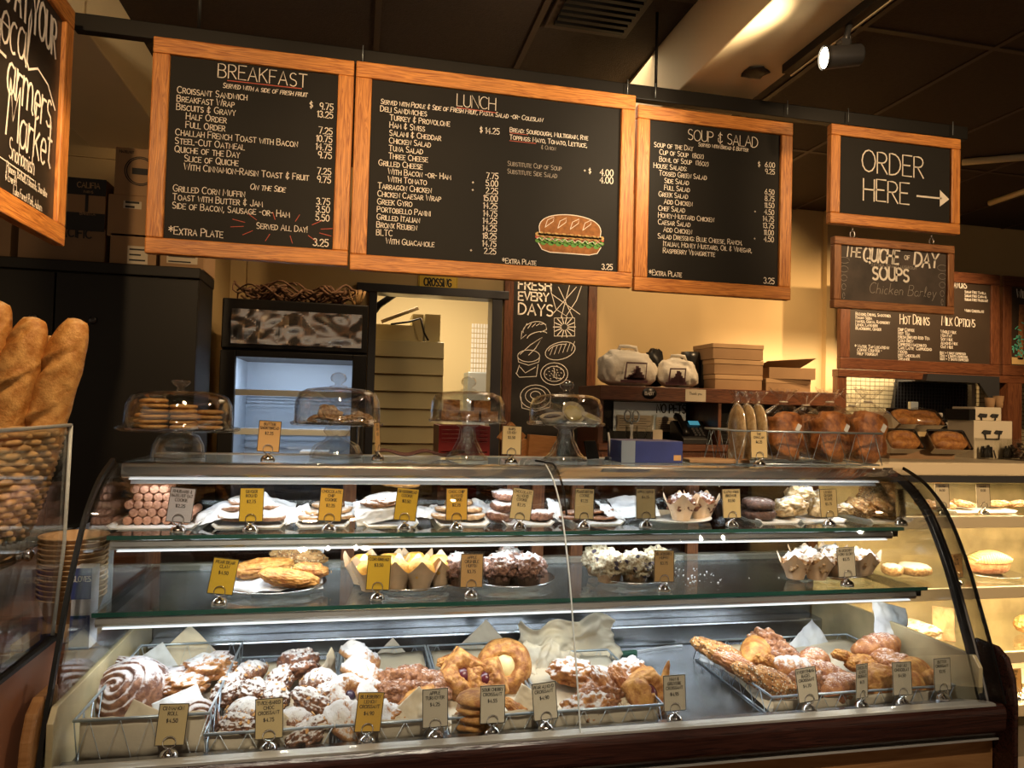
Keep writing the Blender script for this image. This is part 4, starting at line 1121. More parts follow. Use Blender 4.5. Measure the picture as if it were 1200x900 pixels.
b.build('keypad', 'dkgrey', t)
a_ = at(831, 486, YH + .38); b = B(); b.prism([(-.07, .02), (-.05, -.035), (.05, -.035), (.07, .02), (.045, .04), (.0, .03), (-.045, .04)], 'y', 0, .004, T=Matrix.Translation((a_.x, YH + .39, a_.z))); tag(b.build('paper_cutout', 'kraftl'), 'tan paper cutout pinned above the telephone', 'paper')
b = B(); b.box((at(838, 500, YH + .1).x, YH + .1, lz), (at(862, 500, YH + .1).x, YH + .3, lz + .13))
for i in range(6): b.box((at(838, 500, YH + .1).x - .004, YH + .09, lz + .012 + i * .02), (at(862, 500, YH + .1).x + .004, YH + .3, lz + .02 + i * .02))
tag(b.build('receipt_printer', 'black', bevel=.002), 'black ribbed printer right of the telephone', 'printer')

# ---- drinks board and painted board over the pass-through
YM = 4.25
x0, x1 = at(985, 400, YM).x, at(1172, 380, YM).x; z0, z1 = at(990, 432, YM).z, at(1000, 309, YM).z
t, W, H = board('drinks_board', 'brown chalkboard listing hot drinks and milk options, behind the soup sign', 'menu board', x0, x1, z0, z1, YM, .075, ('redx', 'redz'), 'boardb', .04)
def bm_(px, py): p = at(px, py, YM); return (p.x - x0, p.z - z0)
b = B()
for s_, px, py, hh in (('Hot Drinks', 1056, 379, .066), ('Milk Options', 1105, 381, .066), ('Syrup Flavors', 1096, 335, .056)):
    x, z = bm_(px, py); write(b, s_, x, z, hh, P, wd=.0052, sp=.12, wx=.70)
b.build('heading', 'chalk', t)
b = B()
L1 = ['Drip Coffee', 'Hot Tea', 'Fresh Brewed Iced Tea', 'Cold Brew', 'Espresso Macchiato', 'Cafe Latte  Cappuccino', 'Mocha', 'Hot Chocolate', 'Steamer']
for i, s_ in enumerate(L1): x, z = bm_(1054, 387.5 + i * 4.3); write(b, s_, x, z, 0.0211, P, wd=.0034, sp=.16, wx=1.05)
for i, s_ in enumerate(['Whole Milk', 'Non Fat', 'Soy Milk', 'Almond Milk', 'Oat Milk']): x, z = bm_(1104, 390 + i * 4.4); write(b, s_, x, z, 0.0211, P, wd=.0034, sp=.16, wx=1.05)
for i, s_ in enumerate(['8oz = 1 shot espresso', '12oz = 1 shots espresso', '16oz = 2 shots espresso']): x, z = bm_(1103, 414.5 + i * 3.6); write(b, s_, x, z, 0.0184, P, wd=.0030, sp=.16, wx=1.05)
for i, s_ in enumerate(['* Water, Tap Located in', 'Coffee Counter -', 'Help Yourself!']): x, z = bm_(1003 + (i > 0) * 3, 407 + i * 4.3); write(b, s_, x, z, 0.0204, P, wd=.0032, sp=.16, wx=1.05)
for i, s_ in enumerate(['Blended Drinks, Smoothies', 'Italian Soda', 'Mango, Guava, Raspberry', 'Lemon, Lavender', 'Blackberry, Ginger']): x, z = bm_(1004, 369 + i * 4.2); write(b, s_, x, z, 0.0197, P, wd=.0032, sp=.16, wx=1.05)
for i, s_ in enumerate(['Vanilla', 'Hazelnut', 'Almond', 'Caramel', 'Irish']): x, z = bm_(1090, 342 + i * 4); write(b, s_, x, z, 0.0184, P, wd=.0032, sp=.16, wx=1.05)
for i, s_ in enumerate(['Sugar Free Vanilla', 'Sugar Free Caramel', 'Sugar Free Hazelnut', '', '', 'White Chocolate']): x, z = bm_(1132, 343 + i * 4.4); write(b, s_, x, z, 0.0184, P, wd=.0032, sp=.16, wx=1.0)
b.build('lettering', 'chalk', t)
x2 = at(1176, 380, YM).x; t, W2, H2 = board('painted_board', 'chalkboard with a painted redwood tree and ferns at the right edge', 'sign', x2, x2 + .75, z0, z1, YM, .075, ('redx', 'redz'), 'boardb', .04)
fx = .075
b = B()
for k in range(5):
    xx = fx + .06 + k * .1; flat(b, [(xx + .03 * math.cos(q * .7) * 0 + (0, .05, .055, .012)[q], (.12, .12, H2 - .2, H2 - .2)[q]) for q in range(4)], 0, .0112)
b.build('painted_trunks', 'chalkb', t)
b = B()
for k in range(150):
    x, z = rnd.uniform(fx + .02, .62), fx + .07 + abs(rnd.gauss(0, .11)); a = rnd.uniform(0, 6.3); ribbon(b, [(x, z), (x + .03 * math.cos(a), z + .03 * math.sin(a))], .008, P)
b.build('painted_ferns', 'chalkt', t)
b = B()
flat(b, [(fx + .01, fx + .01), (.66, fx + .01), (.66, fx + .05), (fx + .01, fx + .06)], 0, .0112); b.build('painted_ground', 'chalkc', t)
b = B(); write(b, 'Wild Berry', fx + .05, H2 - .15, .06, P, wd=.009, wx=.8); write(b, 'Forest', fx + .12, H2 - .21, .045, P, wd=.007, wx=.8); b.build('lettering', 'chalk', t)
b = B(); b.box((x0 - .02, YM - .01, z0 - .055), (x2 + .9, YM + .06, z0 - .004)); tag(b.build('board_ledge', 'redx', bevel=.004), 'red-brown wooden ledge under the drinks board', 'ledge')
b = B(); b.box((x0 - .02, YM + .0, 0), (x0 + .05, YM + .05, z0 - .056)); struct(b.build('trim_7', 'redz'))
pxr = at(1181, 480, YM - .02).x; b = B(); b.box((pxr, YM - .02, 0), (pxr + .12, YM + .06, z0 - .056)); struct(b.build('trim_4', 'redz'))
# tiled wall of the pass-through
tx0, tx1 = at(992, 480, 4.62).x, at(1200, 480, 4.62).x + .2; tz0, tz1 = 1.0, z0 + .1
nx, nz = 44, 26; b = B()
b.box((tx0, 4.632, tz0), (tx1, 4.645, tz1), 1)
for i in range(nx):
    for j in range(nz):
        w_, h_ = (tx1 - tx0) / nx, (tz1 - tz0) / nz; b.box((tx0 + i * w_ + .003, 4.626, tz0 + j * h_ + .003), (tx0 + (i + 1) * w_ - .003, 4.633, tz0 + (j + 1) * h_ - .003))
struct(b.build('wall_tiles', ['tilew', 'grout']))
# dark extractor hood and steel bench in front of the tiles
YO = 4.5
a_, c_ = at(1040, 500, YO), at(1130, 443, YO)
t = thing('extractor_hood', 'dark steel extractor hood against the tiled wall', 'hood', (a_.x, YO - .3, a_.z)); W, H = c_.x - a_.x, c_.z - a_.z
b = B(); b.prism([(0, 0), (W, 0), (W, H), (W * .1, H)], 'y', .27, .3); b.build('back_panel', 'black', t)
b = B(); b.prism([(W * .1, H), (W, H), (W, H - .05), (W * .08, H - .05)], 'y', 0, .27); b.build('lip', 'dkgrey', t)
b = B(); b.prism([(W * .74, H - .05), (W, H - .05), (W, .12)], 'y', 0, .02); b.build('cheek', 'dkgrey', t)
b = B()
for i in range(24): b.box((W * .04 + i * W * .04, .262, .01), (W * .04 + i * W * .04 + .003, .27, H - .05))
for i in range(14): b.box((W * .02, .261, .01 + i * H / 15), (W, .265, .013 + i * H / 15))
b.build('mesh_filter', 'dkgrey', t)
b = B(); a_ = at(1072, 476, YO - .32); b.box((a_.x - .03, YO - .32, a_.z - .06), (a_.x + .03, YO - .29, a_.z + .03)); tag(b.build('outlet_box', 'zinc', bevel=.004), 'small grey box in front of the hood', 'box')
b = B(); a_, c_ = at(1040, 520, 4.0), at(1105, 484, 4.0); b.box((a_.x, 4.0, c_.z - .03), (c_.x, 4.2, c_.z)); b.box((c_.x - .03, 4.02, .9), (c_.x, 4.18, c_.z - .03)); b.box((a_.x, 4.02, .9), (a_.x + .03, 4.18, c_.z - .03)); tag(b.build('steel_shelf', 'alu', bevel=.003), 'low steel shelf in front of the dark hood', 'shelf')
b = B(); a_, c_ = at(1092, 530, 3.6), at(1136, 496, 3.6); b.box((a_.x, 3.6, c_.z - .015), (c_.x, 3.9, c_.z)); b.box((a_.x, 3.6, .9), (a_.x + .015, 3.62, c_.z - .015)); b.box((c_.x - .015, 3.6, .9), (c_.x, 3.62, c_.z - .015)); tag(b.build('steel_rack', 'alu'), 'steel rack frame left of the cup dispenser', 'rack')
b = B(); b.box((hx1 + .05, 3.5, 0), (6.5, 4.2, .9)); tag(b.build('rear_bench', 'dkgrey', bevel=.006), 'dark steel bench below the tiled wall', 'bench')
b = B(); pc = at(1136, 480, 4.52).x; b.box((pc, 4.5, .9), (pc + .03, 4.62, at(1136, 441, 4.52).z)); tag(b.build('tile_edge_strip', 'alu'), 'vertical metal strip right of the hood', 'strip')

# ---- wooden back counter under everything, seen through the case
YBK = 2.72
b = B(); b.box((-1.2, YBK, 0), (.9, YBK + .42, .83)); b.box((-1.22, YBK - .02, .83), (.92, YBK + .44, .87)); tag(b.build('work_counter', 'redx', bevel=.004), 'dark red-wood work counter in front of the cooler, seen through the case', 'counter')
b = B(); b.box((.50, 2.74, .871), (.80, 2.98, 1.19)); tag(b.build('storage_tub', 'redz', bevel=.006), 'dark brown tub on the work counter carrying the orange boxes', 'tub')

# ================================================================== THE CURVED PASTRY CASE
X0, X1 = -.55, 1.545
ZD, ZL, Z2, Z1, ZT = .680, .705, .955, 1.105, 1.262       # deck, lower shelf, upper shelf, top
PROF = [(1.500, .712), (1.533, .82), (1.570, .922), (1.612, 1.03), (1.667, 1.135), (1.712, 1.19), (1.770, 1.235), (1.846, 1.266)]


def spl(pts, n):
    """smooth curve through 2-D points"""
    out = []; m = len(pts) - 1
    for i in range(m):
        p0, p1, p2, p3 = pts[max(i - 1, 0)], pts[i], pts[i + 1], pts[min(i + 2, m)]
        for k in range(n):
            t = k / n
            out.append(tuple(.5 * (2 * p1[j] + (p2[j] - p0[j]) * t + (2 * p0[j] - 5 * p1[j] + 4 * p2[j] - p3[j]) * t * t + (3 * p1[j] - p0[j] - 3 * p2[j] + p3[j]) * t ** 3) for j in range(len(p1))))
    out.append(tuple(pts[-1])); return out


PC = spl(PROF, 4)
case = thing('pastry_case', 'long curved-glass refrigerated pastry case with two glass shelves and a honey wood front', 'display case', (0, 0, 0))
b = B(); b.box((X0 - .01, 1.535, .08), (X1 + .055, 2.22, .628)); b.build('body', 'panel', case)
b = B(); b.box((X0 + .05, 1.6, 0), (X1 - .05, 2.15, .08)); b.build('plinth', 'black', case)
b = B(); b.prism([(1.497, .716), (1.485, .70), (1.488, .652), (1.510, .63), (1.56, .628), (1.56, .70)], 'x', X0 - .02, X1 + .05); b.build('front_lip', 'maho', case, bevel=.006)
b = B(); b.box((X0 - .02, 1.492, .712), (X1 + .02, 1.52, .7175)); b.box((X0 - .02, 1.503, .624), (X1 + .04, 1.53, .629)); b.build('lip_trim', 'alu', case)
b = B(); b.box((X0, 1.52, .65), (X1, 2.2, ZD)); b.build('deck', 'deck', case)
b = B(); b.box((X0, 1.515, .66), (X1, 1.566, ZL)); b.build('front_ledge', 'deck', case, bevel=.004)
b = B(); b.box((X0, 2.185, ZD), (X1, 2.2, .93)); b.box((X0 + .012, 2.12, ZD), (X1 - .012, 2.185, .745)); b.build('rear_panel', 'deck', case, bevel=.006)
b = B()
for i in range(62): b.box((X0 + .05 + i * .0325, 2.1838, .80), (X0 + .07 + i * .0325, 2.186, .805))
b.build('vent_slots', 'black', case)
b = B(); b.box((X0, 2.188, .93), (X1, 2.215, .95)); b.box((X0, 2.188, 1.225), (X1, 2.215, 1.25)); b.build('rear_rails', 'alu', case)
M['redpost'] = wood('dull_orange_post', (.26, .095, .025), (.13, .04, .012), (60, 60, 5), .4)
for px in (172, 400, 592, 622, 668, 804, 945):
    xx = at(px, 640, 2.2).x; b = B(); b.box((xx, 2.19, .95), (xx + .038, 2.213, 1.225)); b.build('rear_post', 'redpost', case)
md = glass('smoked_rear_glass', (.36, .34, .33), .8, .05); M['smoke'] = md
xm = .5 * (X0 + X1)
for a, c, y in ((X0, xm + .02, 2.20), (xm - .02, X1, 2.208)):
    b = B(); b.box((a + .002, y, .95), (c - .002, y + .004, 1.225)); b.build('rear_door', 'smoke', case)
# lower end panels and end glass
PE = [(1.51, ZD), (1.51, .80), (1.53, .825), (2.18, .825), (2.18, ZD)]
for nme, xa, xb in (('end_panel', X0, X0 + .012), ('end_panel', X1 - .012, X1)):
    b = B(); b.prism(PE, 'x', xa, xb); b.build(nme, 'endpan', case, bevel=.002)
for xa in (X0 + .002, X1 - .007):
    poly = [(y + .008, z - .004) for y, z in PC] + [(2.18, 1.25), (2.18, .826), (1.54, .826)]
    poly = [p for p in poly if p[1] > .82]
    b = B(); b.prism(poly, 'x', xa, xa + .005); b.build('end_glass', 'glass', case)
# end arches
def strip(xa, xb, th, off=0):
    b = B(); n = len(PC); vs = []
    for i, (y, z) in enumerate(PC):
        a, c = PC[max(i - 1, 0)], PC[min(i + 1, n - 1)]; dy, dz = c[0] - a[0], c[1] - a[1]; d = math.hypot(dy, dz); ny, nz = -dz / d, dy / d
        o, q = off, off + th
        vs += [(xa, y + ny * q, z + nz * q), (xb, y + ny * q, z + nz * q), (xb, y + ny * o, z + nz * o), (xa, y + ny * o, z + nz * o)]
    fs = [(4 * i + j, 4 * i + (j + 1) % 4, 4 * i + 4 + (j + 1) % 4, 4 * i + 4 + j) for i in range(n - 1) for j in range(4)] + [(0, 1, 2, 3), tuple(4 * n - 4 + k for k in (3, 2, 1, 0))]
    return b.add(vs, fs, 0, False)
strip(X0 - .010, X0 - .002, .012, -.004).build('end_arch', 'black', case)
strip(X1 - .012, X1 + .016, .014, -.016).build('end_arch', 'dkgrey', case, bevel=.003)
strip(X1 + .003, X1 + .009, .002, -.001).build('arch_highlight', 'chrome', case)
strip(X1 + .052, X1 + .057, .008, -.004).build('outer_edge', 'black', case)
xs = at(668, 700, 1.6).x
for a, c in ((X0 + .001, xs - .002), (xs + .002, X1 + .05)):
    b = B(); b.grid(lambda u, v: (a + (c - a) * u, PC[round(v * (len(PC) - 1))][0], PC[round(v * (len(PC) - 1))][1]), 2, len(PC) - 1); b.build('curved_pane', 'cglass', case, solid=.004)
strip(xs - .0016, xs + .0016, .004, -.002).build('pane_seam', 'seam', case)
# top
b = B(); b.box((X0, 1.855, ZT - .012), (X1 + .02, 2.215, ZT - .002)); b.build('top_glass', 'shelfglass', case)
b = B(); b.box((X0, 2.19, 1.245), (X1 + .02, 2.225, ZT)); b.build('top_rear_rail', 'alu', case)
b = B(); b.prism([(1.846, 1.226), (1.842, 1.236), (1.842, 1.254), (1.848, 1.262), (1.868, 1.262), (1.885, 1.25), (1.885, 1.226)], 'x', X0 + .012, X1 + .01); b.build('top_front_rail', 'steel', case, bevel=.004)
b = B(); b.prism([(1.856, 1.212), (1.862, 1.224), (1.88, 1.224), (1.882, 1.212)], 'x', X0 + .03, X1 - .03); b.build('lamp_strip', 'white', case)
b = B(); b.box((X0 + .03, 1.843, 1.2235), (X1 - .03, 1.851, 1.2255)); b.build('light_tube', 'led', case)
for xa, xb in ((X0 - .034, X0 - .012), (X1 + .058, X1 + .072)):
    b = B(); b.prism([(1.475, .08), (1.475, .72), (1.482, .78), (1.50, .825), (1.53, .845), (1.60, .845), (1.60, .08)], 'x', xa, xb); b.build('corner_post', 'panel' if xa < 0 else 'maho', case, bevel=.006)
# shelves
for nme, y0, z, x_a, x_b in (('lower', 1.69, Z2, X0 + .012, X1 + .0), ('upper', 1.765, Z1, X0 + .012, X1 - .012)):
    b = B(); b.box((x_a, y0, z - .008), (x_b, 2.175, z)); sh = b.build('shelf_glass', 'shelfglass', case)
    b = B(); b.box((x_a, y0 - .0015, z - .009), (x_b, y0, z + .0005)); b.build('green_edge', 'gedge', sh)
    b = B(); b.prism([(y0 + .006, z - .034), (y0 + .002, z - .024), (y0 + .006, z - .010), (y0 + .03, z - .010), (y0 + .036, z - .034)], 'x', x_a + .004, x_b - .03); b.build('shelf_trim', 'steel', case, bevel=.004)
    b = B(); b.box((x_a + .02, y0 + .004, z - .0365), (x_b - .05, y0 + .012, z - .0345)); b.build('light_tube', 'led', case)
    for xx in (x_a, x_b - .016):
        b = B(); b.box((xx, y0 + .02, z - .030), (xx + .014, 2.17, z - .009)); b.build('shelf_bracket', 'black', case)
# cord lying over the top
b = B(); c_ = [at(628, 531, 1.99), at(640, 534, 1.93), at(650, 543, 1.838), at(658, 565, 1.832), at(662, 585, 1.828), at(664, 604, 1.825)]
c_[0].z = c_[1].z = ZT + .004; c_[2].z = ZT + .003
b.tube(spl([tuple(p) for p in c_], 5), .003, 6); tag(b.build('power_cord', 'black'), 'thin black cord draped over the top rail of the case', 'cord')

# ================================================================== THE WARM SECOND CASE
YS2 = 2.30; SX0, SX1 = 1.665, 3.3; ZS = 1.252
c2 = thing('bakery_case', 'warm-lit flat-front bakery case on the right, behind the curved case', 'display case', (0, 0, 0))
SZ = [at(1150, py, YS2).z for py in (606, 690, 768, 832)]
b = B(); b.box((SX0, YS2 - .01, ZS - .05), (SX1, YS2 + .7, ZS)); b.build('top', 'lit_alu_trim', c2, bevel=.006)
b = B(); b.box((SX0, YS2 - .013, ZS - .075), (SX1, YS2 + .02, ZS - .05)); b.build('top_trim', 'dkgrey', c2)
b = B(); b.box((SX0, YS2 + .5, .1), (SX1, YS2 + .52, ZS - .05)); b.build('back_panel', 'endpan', c2)
b = B(); b.box((SX0, YS2 + .02, 0), (SX1, YS2 + .7, .12)); b.build('base', 'alu', c2)
b = B(); b.box((SX0, YS2, .12), (SX0 + .006, YS2 + .5, ZS - .05)); b.build('end_glass', 'glass', c2)
for i, z in enumerate(SZ):
    b = B(); b.box((SX0 + .008, YS2 + .03, z - .008), (SX1, YS2 + .49, z)); sh = b.build('shelf', 'glass' if i < 3 else 'lit_alu_trim', c2)
    b = B(); b.box((SX0 + .008, YS2 + .015, z - .045), (SX1, YS2 + .03, z + .001)); b.build('shelf_trim', 'lit_alu_trim', sh, bevel=.004)
b = B(); b.box((SX0 + .008, YS2 + .001, .13), (SX1, YS2 + .006, ZS - .076)); b.build('front_pane', 'cglass', c2)

# ================================================================== THE SIDE COUNTER ON THE LEFT
LX = -.602
lc = thing('side_counter', 'terracotta side counter with a glass front on the left, under the baguettes', 'counter', (0, 0, 0))
b = B(); b.box((LX - .03, .3, 0), (LX, 1.70, .905)); b.build('front_panel', 'terra', lc)
b = B(); b.box((-1.5, .3, 0), (LX - .03, 1.70, .72)); b.build('body', 'redx', lc)
b = B(); b.box((LX - .032, .3, .905), (LX + .004, 1.70, .913)); b.build('sill', 'black', lc)
b = B(); b.prism([(.3, .913), (1.685, .913), (1.725, 1.10), (1.732, 1.352), (.3, 1.352)], 'x', LX - .012, LX - .004); b.build('front_glass', 'acry', lc)
b = B(); b.tube([(LX - .008, 1.687, .913), (LX - .008, 1.727, 1.10), (LX - .008, 1.735, 1.352)], .004, 6); b.tube([(LX - .008, .3, 1.353), (LX - .008, 1.735, 1.353)], .004, 6); b.build('glass_edge', 'seam', lc)
b = B(); b.box((-1.5, 1.71, .913), (LX - .02, 1.716, 1.352)); b.build('rear_glass', 'acry', lc) if False else None
LZ = 1.065
b = B(); b.box((-1.5, 1.28, LZ - .012), (-.725, 2.2, LZ - .002)); sh = b.build('shelf', 'shelfglass', lc)
b = B(); b.box((-.725, 1.28, LZ - .016), (-.715, 2.2, LZ + .001)); b.box((-1.5, 2.19, .871), (-.73, 2.2, LZ - .012)); b.build('shelf_trim', 'chrome', sh)
b = B(); b.lathe([(0, 0), (.012, .002), (.014, .01), (.008, .018), (0, .02)], n=14, T=Matrix.Translation((-.715, 1.80, LZ - .007)) @ Matrix.Rotation(PI / 2, 4, 'Y')); b.build('shelf_knob', 'chrome', lc)
b = B(); b.box((-1.3, 1.35, .72), (-.90, 1.6, .83)); tag(b.build('kraft_carton', 'kraftd', bevel=.003), 'dark kraft carton inside the side counter', 'box')
b = B(); b.grid(lambda u, v: V(-.86 + .22 * u, 1.28 + .36 * v, .735 + .06 * abs(noise.fractal(Vector((u * 4, v * 5, 2)), 1, 2, 4))), 24, 30, smooth=False); tag(b.build('crumpled_foil', 'foil', solid=.001), 'crumpled foil sheet inside the side counter', 'foil')
b = B(); b.box((-.645, 1.58, .72), (-.612 - .01, 1.66, .93)); tag(b.build('menu_card_stack', 'kraft', bevel=.002), 'kraft card upright at the end inside the side counter', 'card')
# low bench between the two counters
b = B(); b.box((-1.5, 1.715, 0), (X0 - .03, 2.5, .84)); b.box((-1.5, 1.712, .84), (X0 - .02, 2.52, .87)); tag(b.build('rear_bench', 'redx', bevel=.004), 'low red-wood bench left of the curved case, under the paper bowls', 'counter')
# paper bowls
pb = at(84, 660, 1.81)
b = B(); b.lathe([(.05, 0), (.066, .05), (.071, .052), (.071, .055), (.064, .053), (.048, .004), (0, .004)], n=30); bm_me = b.mesh('paper_bowl', 'kraftl')
nb = 13; ztop = at(84, 628, 1.80).z
for i in range(nb):
    lab = 'brown paper bowl inside the stack beside the case' if i < nb - 1 else 'topmost brown paper bowl of the stack beside the case'
    put('paper_bowl', bm_me, lab, 'bowl', (pb.x, 1.82, ztop - .055 - (nb - 1 - i) * .0112), rot=(0, 0, i * .3), group='stack of paper bowls')
sb = ztop - .055 - (nb - 1) * .0112
b = B(); b.lathe([(.05, .87), (.064, .875), (.064, sb - .001), (0, sb - .001)], n=24); put('paper_tub', b.mesh('paper_tub', 'kraft'), 'closed brown paper tub under the stack of bowls', 'tub', (pb.x, 1.82, 0))
a_, c_ = at(86, 706, 1.73), at(111, 664, 1.73)
t = thing('glove_box', 'blue and white glove carton in front of the paper bowls', 'box', (a_.x, 1.715, .871)); W, H = c_.x - a_.x, c_.z - .871
b = B(); b.box((0, 0, 0), (W, .05, H)); b.build('carton', 'tagl', t, bevel=.002)
b = B(); b.box((0, -.001, H * .0), (W, 0, H * .42)); b.box((0, -.001, H * .62), (W, 0, H)); b.build('blue_bands', 'blue', t)
b = B(); write(b, 'GLOVES', W / 2, H * .84, .011, pl(-.0016), wd=.002, align='c', wx=.8); b.build('lettering', 'chalk', t)
b = B(); a_ = at(114, 690, 2.0); c_ = at(133, 640, 2.0)
b.add([(a_.x, 2.0, a_.z), (a_.x + .015, 1.99, a_.z - .01), (c_.x, 2.04, c_.z), (c_.x - .04, 2.05, c_.z + .002)], [(0, 1, 2, 3)]); 
b = B(); b.box((a_.x, 2.0, .871), (c_.x - .002, 2.012, c_.z)); tag(b.build('paper_pad', 'paper'), 'upright white paper pad behind the left end of the case', 'paper')

# ================================================================== BAKED THINGS: one mesh per kind
R6 = random.Random(11)
CACHE = {}


def cached(key, fn):
    if key not in CACHE: CACHE[key] = fn()
    return CACHE[key]


def flakes(rad, n, seed, size=.007, zmin=-.2):
    r = random.Random(seed); b = B()
    for i in range(n):
        p = Vector((r.gauss(0, 1), r.gauss(0, 1), abs(r.gauss(.4, .8)))).normalized()
        if p.z < zmin: continue
        c = Vector((p.x * rad[0], p.y * rad[1], p.z * rad[2])) * 1.04
        q = p.to_track_quat('Z', 'Y').to_matrix().to_4x4(); T = Matrix.Translation(c) @ q @ Matrix.Rotation(r.uniform(0, 6), 4, 'Z') @ Matrix.Rotation(r.uniform(-.4, .4), 4, 'X')
        s = size * r.uniform(.7, 1.2)
        b.lathe([(0, -.0006), (s * .6, -.0006), (s * .6, .0006), (0, .0006)], n=7, T=T @ Matrix.Diagonal((1.3, .8, 1, 1)), smooth=False)
    return b


def m_almond(v):
    def f():
        b = B(); rad = ((.056, .044, .036), (.050, .046, .038), (.060, .040, .034))[v]
        def fn(p, q):
            g = .10 * abs(math.sin(p.x * 5 + v)); q.z *= 1 - g; q.y *= 1 - g * .8; return q
        b.blob((0, 0, 0), rad, .22, 2.0, v * 3 + 1, 5, .75, fn=fn, crease=.13); return b.mesh('almond_pastry', 'almondc')
    if v == 1: return m_croissant(1, 'almondc', .105, .041, .55, 5)
    return cached(('alm', v), f)


def m_flakes(v):
    return cached(('flk', v), lambda: flakes((.054, .041, .033), 16, v, .007).mesh('almond_flakes', 'paleco'))


def m_croissant(v, mat='golden', L=.13, R=.032, bend=.6, nseg=7):
    def f():
        b = B(); n = 44; vs = []; fs = []; k = 16
        for i in range(n + 1):
            t = i / n; a = (t - .5) * 2 * bend; rr = R * (math.sin(PI * (.04 + .92 * t)) ** .75) * (1 + .10 * abs(math.sin(nseg * PI * t + v)) - .03)
            cx, cy = math.sin(a) * L / (2 * math.sin(bend)), -(math.cos(a) - math.cos(bend)) * L * .5
            for j in range(k):
                th = 2 * PI * j / k; w_ = 1 + .06 * noise.noise(Vector((t * 9, math.cos(th) * 2, math.sin(th) * 2 + v * 5)))
                vs.append((cx + rr * w_ * math.cos(th) * math.sin(-a) * -0 + math.sin(a) * 0, cy + rr * w_ * math.cos(th), rr * w_ * math.sin(th) * .85))
        for i in range(n):
            for j in range(k): fs.append((i * k + j, i * k + (j + 1) % k, (i + 1) * k + (j + 1) % k, (i + 1) * k + j))
        fs += [tuple(range(k))[::-1], tuple(n * k + j for j in range(k))]
        b.add(vs, [q[::-1] for q in fs], 0, True); return b.mesh('croissant', mat)
    return cached(('croi', v, mat, L, R, bend), f)


def m_roll(v):
    """spiral bun: a coil of dough seen on its face, local z is the face direction"""
    def f():
        b = B(); nr, na = 30, 48; vs = []; fs = []
        for i in range(nr + 1):
            r = i / nr
            for j in range(na):
                th = 2 * PI * j / na
                ph = (r * 4.2 - th / (2 * PI)) % 1.0
                z = .030 * (1 - r ** 3) + .010 * math.sqrt(max(0, math.sin(PI * ph))) * (1 if r < .98 else .4) - .006
                rr = .068 * r * (1 + .05 * math.sin(3 * th + v)) 
                vs.append((rr * math.cos(th), rr * .85 * math.sin(th), z))
        for i in range(nr):
            for j in range(na): fs.append((i * na + j, i * na + (j + 1) % na, (i + 1) * na + (j + 1) % na, (i + 1) * na + j))
        o = len(vs); vs += [(.060 * math.cos(2 * PI * j / na), .051 * math.sin(2 * PI * j / na), -.035) for j in range(na)]
        fs += [(nr * na + j, nr * na + (j + 1) % na, o + (j + 1) % na, o + j) for j in range(na)] + [tuple(o + j for j in range(na))[::-1]]
        b.add(vs, [q[::-1] for q in fs][::1], 0, True); return b.mesh('cinnamon_roll', 'cinn')
    return cached(('roll', v), f)


def m_lobed(v, mat, rad=(.062, .05, .034), amp=.32, freq=1.8, nm_='pastry', flat=.7):
    def f():
        b = B(); b.blob((0, 0, 0), rad, amp * .8, freq, v + 20, 5, flat, crease=.09); return b.mesh(nm_, mat)
    return cached(('lob', v, mat, rad, amp), f)


def m_ring(v, mat, R=.048, r=.022, sq=0, nm_='filled_pastry', zs=.8):
    """pillow with a raised rim and a hollow for filling; sq squares the outline"""
    def f():
        b = B(); nr, na = 18, 48; vs = []; fs = []
        for i in range(nr + 1):
            t = i / nr
            for j in range(na):
                th = 2 * PI * j / na; c, s = abs(math.cos(th + .78)), abs(math.sin(th + .78))
                q = (1 / max(c, s)) if sq else 1; q = 1 + (q - 1) * .8 if sq else 1
                rr = (R + r) * t * q * (1 + .05 * noise.noise(Vector((math.cos(th) * 2, math.sin(th) * 2, v + t))))
                d = (t * (R + r) - R) / (r * .86); z = r * zs * 1.25 * math.sqrt(max(0, 1 - d * d)) if abs(d) < 1 else 0
                z = max(z, .30 * r) if t < .8 else z
                z *= 1 + .2 * noise.noise(Vector((math.cos(th) * 3, math.sin(th) * 3, v * 2 + t * 3))) - .18 * math.exp(-(noise.noise(Vector((math.cos(th) * 2.2 + t, math.sin(th) * 2.2, v + t * 2))) / .08) ** 2)
                if sq: z *= .75 + .5 * abs(math.sin(th * 1.0 + .78)) 
                vs.append((rr * math.cos(th), rr * math.sin(th), z))
        for i in range(nr):
            for j in range(na): fs.append((i * na + j, (i + 1) * na + j, (i + 1) * na + (j + 1) % na, i * na + (j + 1) % na))
        o = len(vs); vs += [(p[0] * .9, p[1] * .9, -r * .7) for p in vs[nr * na:nr * na + na]]
        fs += [(nr * na + j, o + j, o + (j + 1) % na, nr * na + (j + 1) % na) for j in range(na)] + [tuple(o + j for j in range(na))[::-1]]
        b.add(vs, fs, 0, True); return b.mesh(nm_, mat)
    return cached(('ring', v, mat, R, r, sq), f)


def m_fill(mat, R=.03, h=.012, nm_='filling', sx=1):
    return cached(('fill', mat, R, sx), lambda: B().blob((0, 0, 0), (R * sx, R, h), .12, 3, 3, 3).mesh(nm_, mat))


def m_layers():
    def f():
        b = B()
        for k in range(4): b.blob((0, 0, .012 + k * .021), (.058, .034 + .003 * (k % 2), .0145), .10, 2.5, k, 3)
        return b.mesh('layered_pastry', 'golden')
    return cached('layers', f)


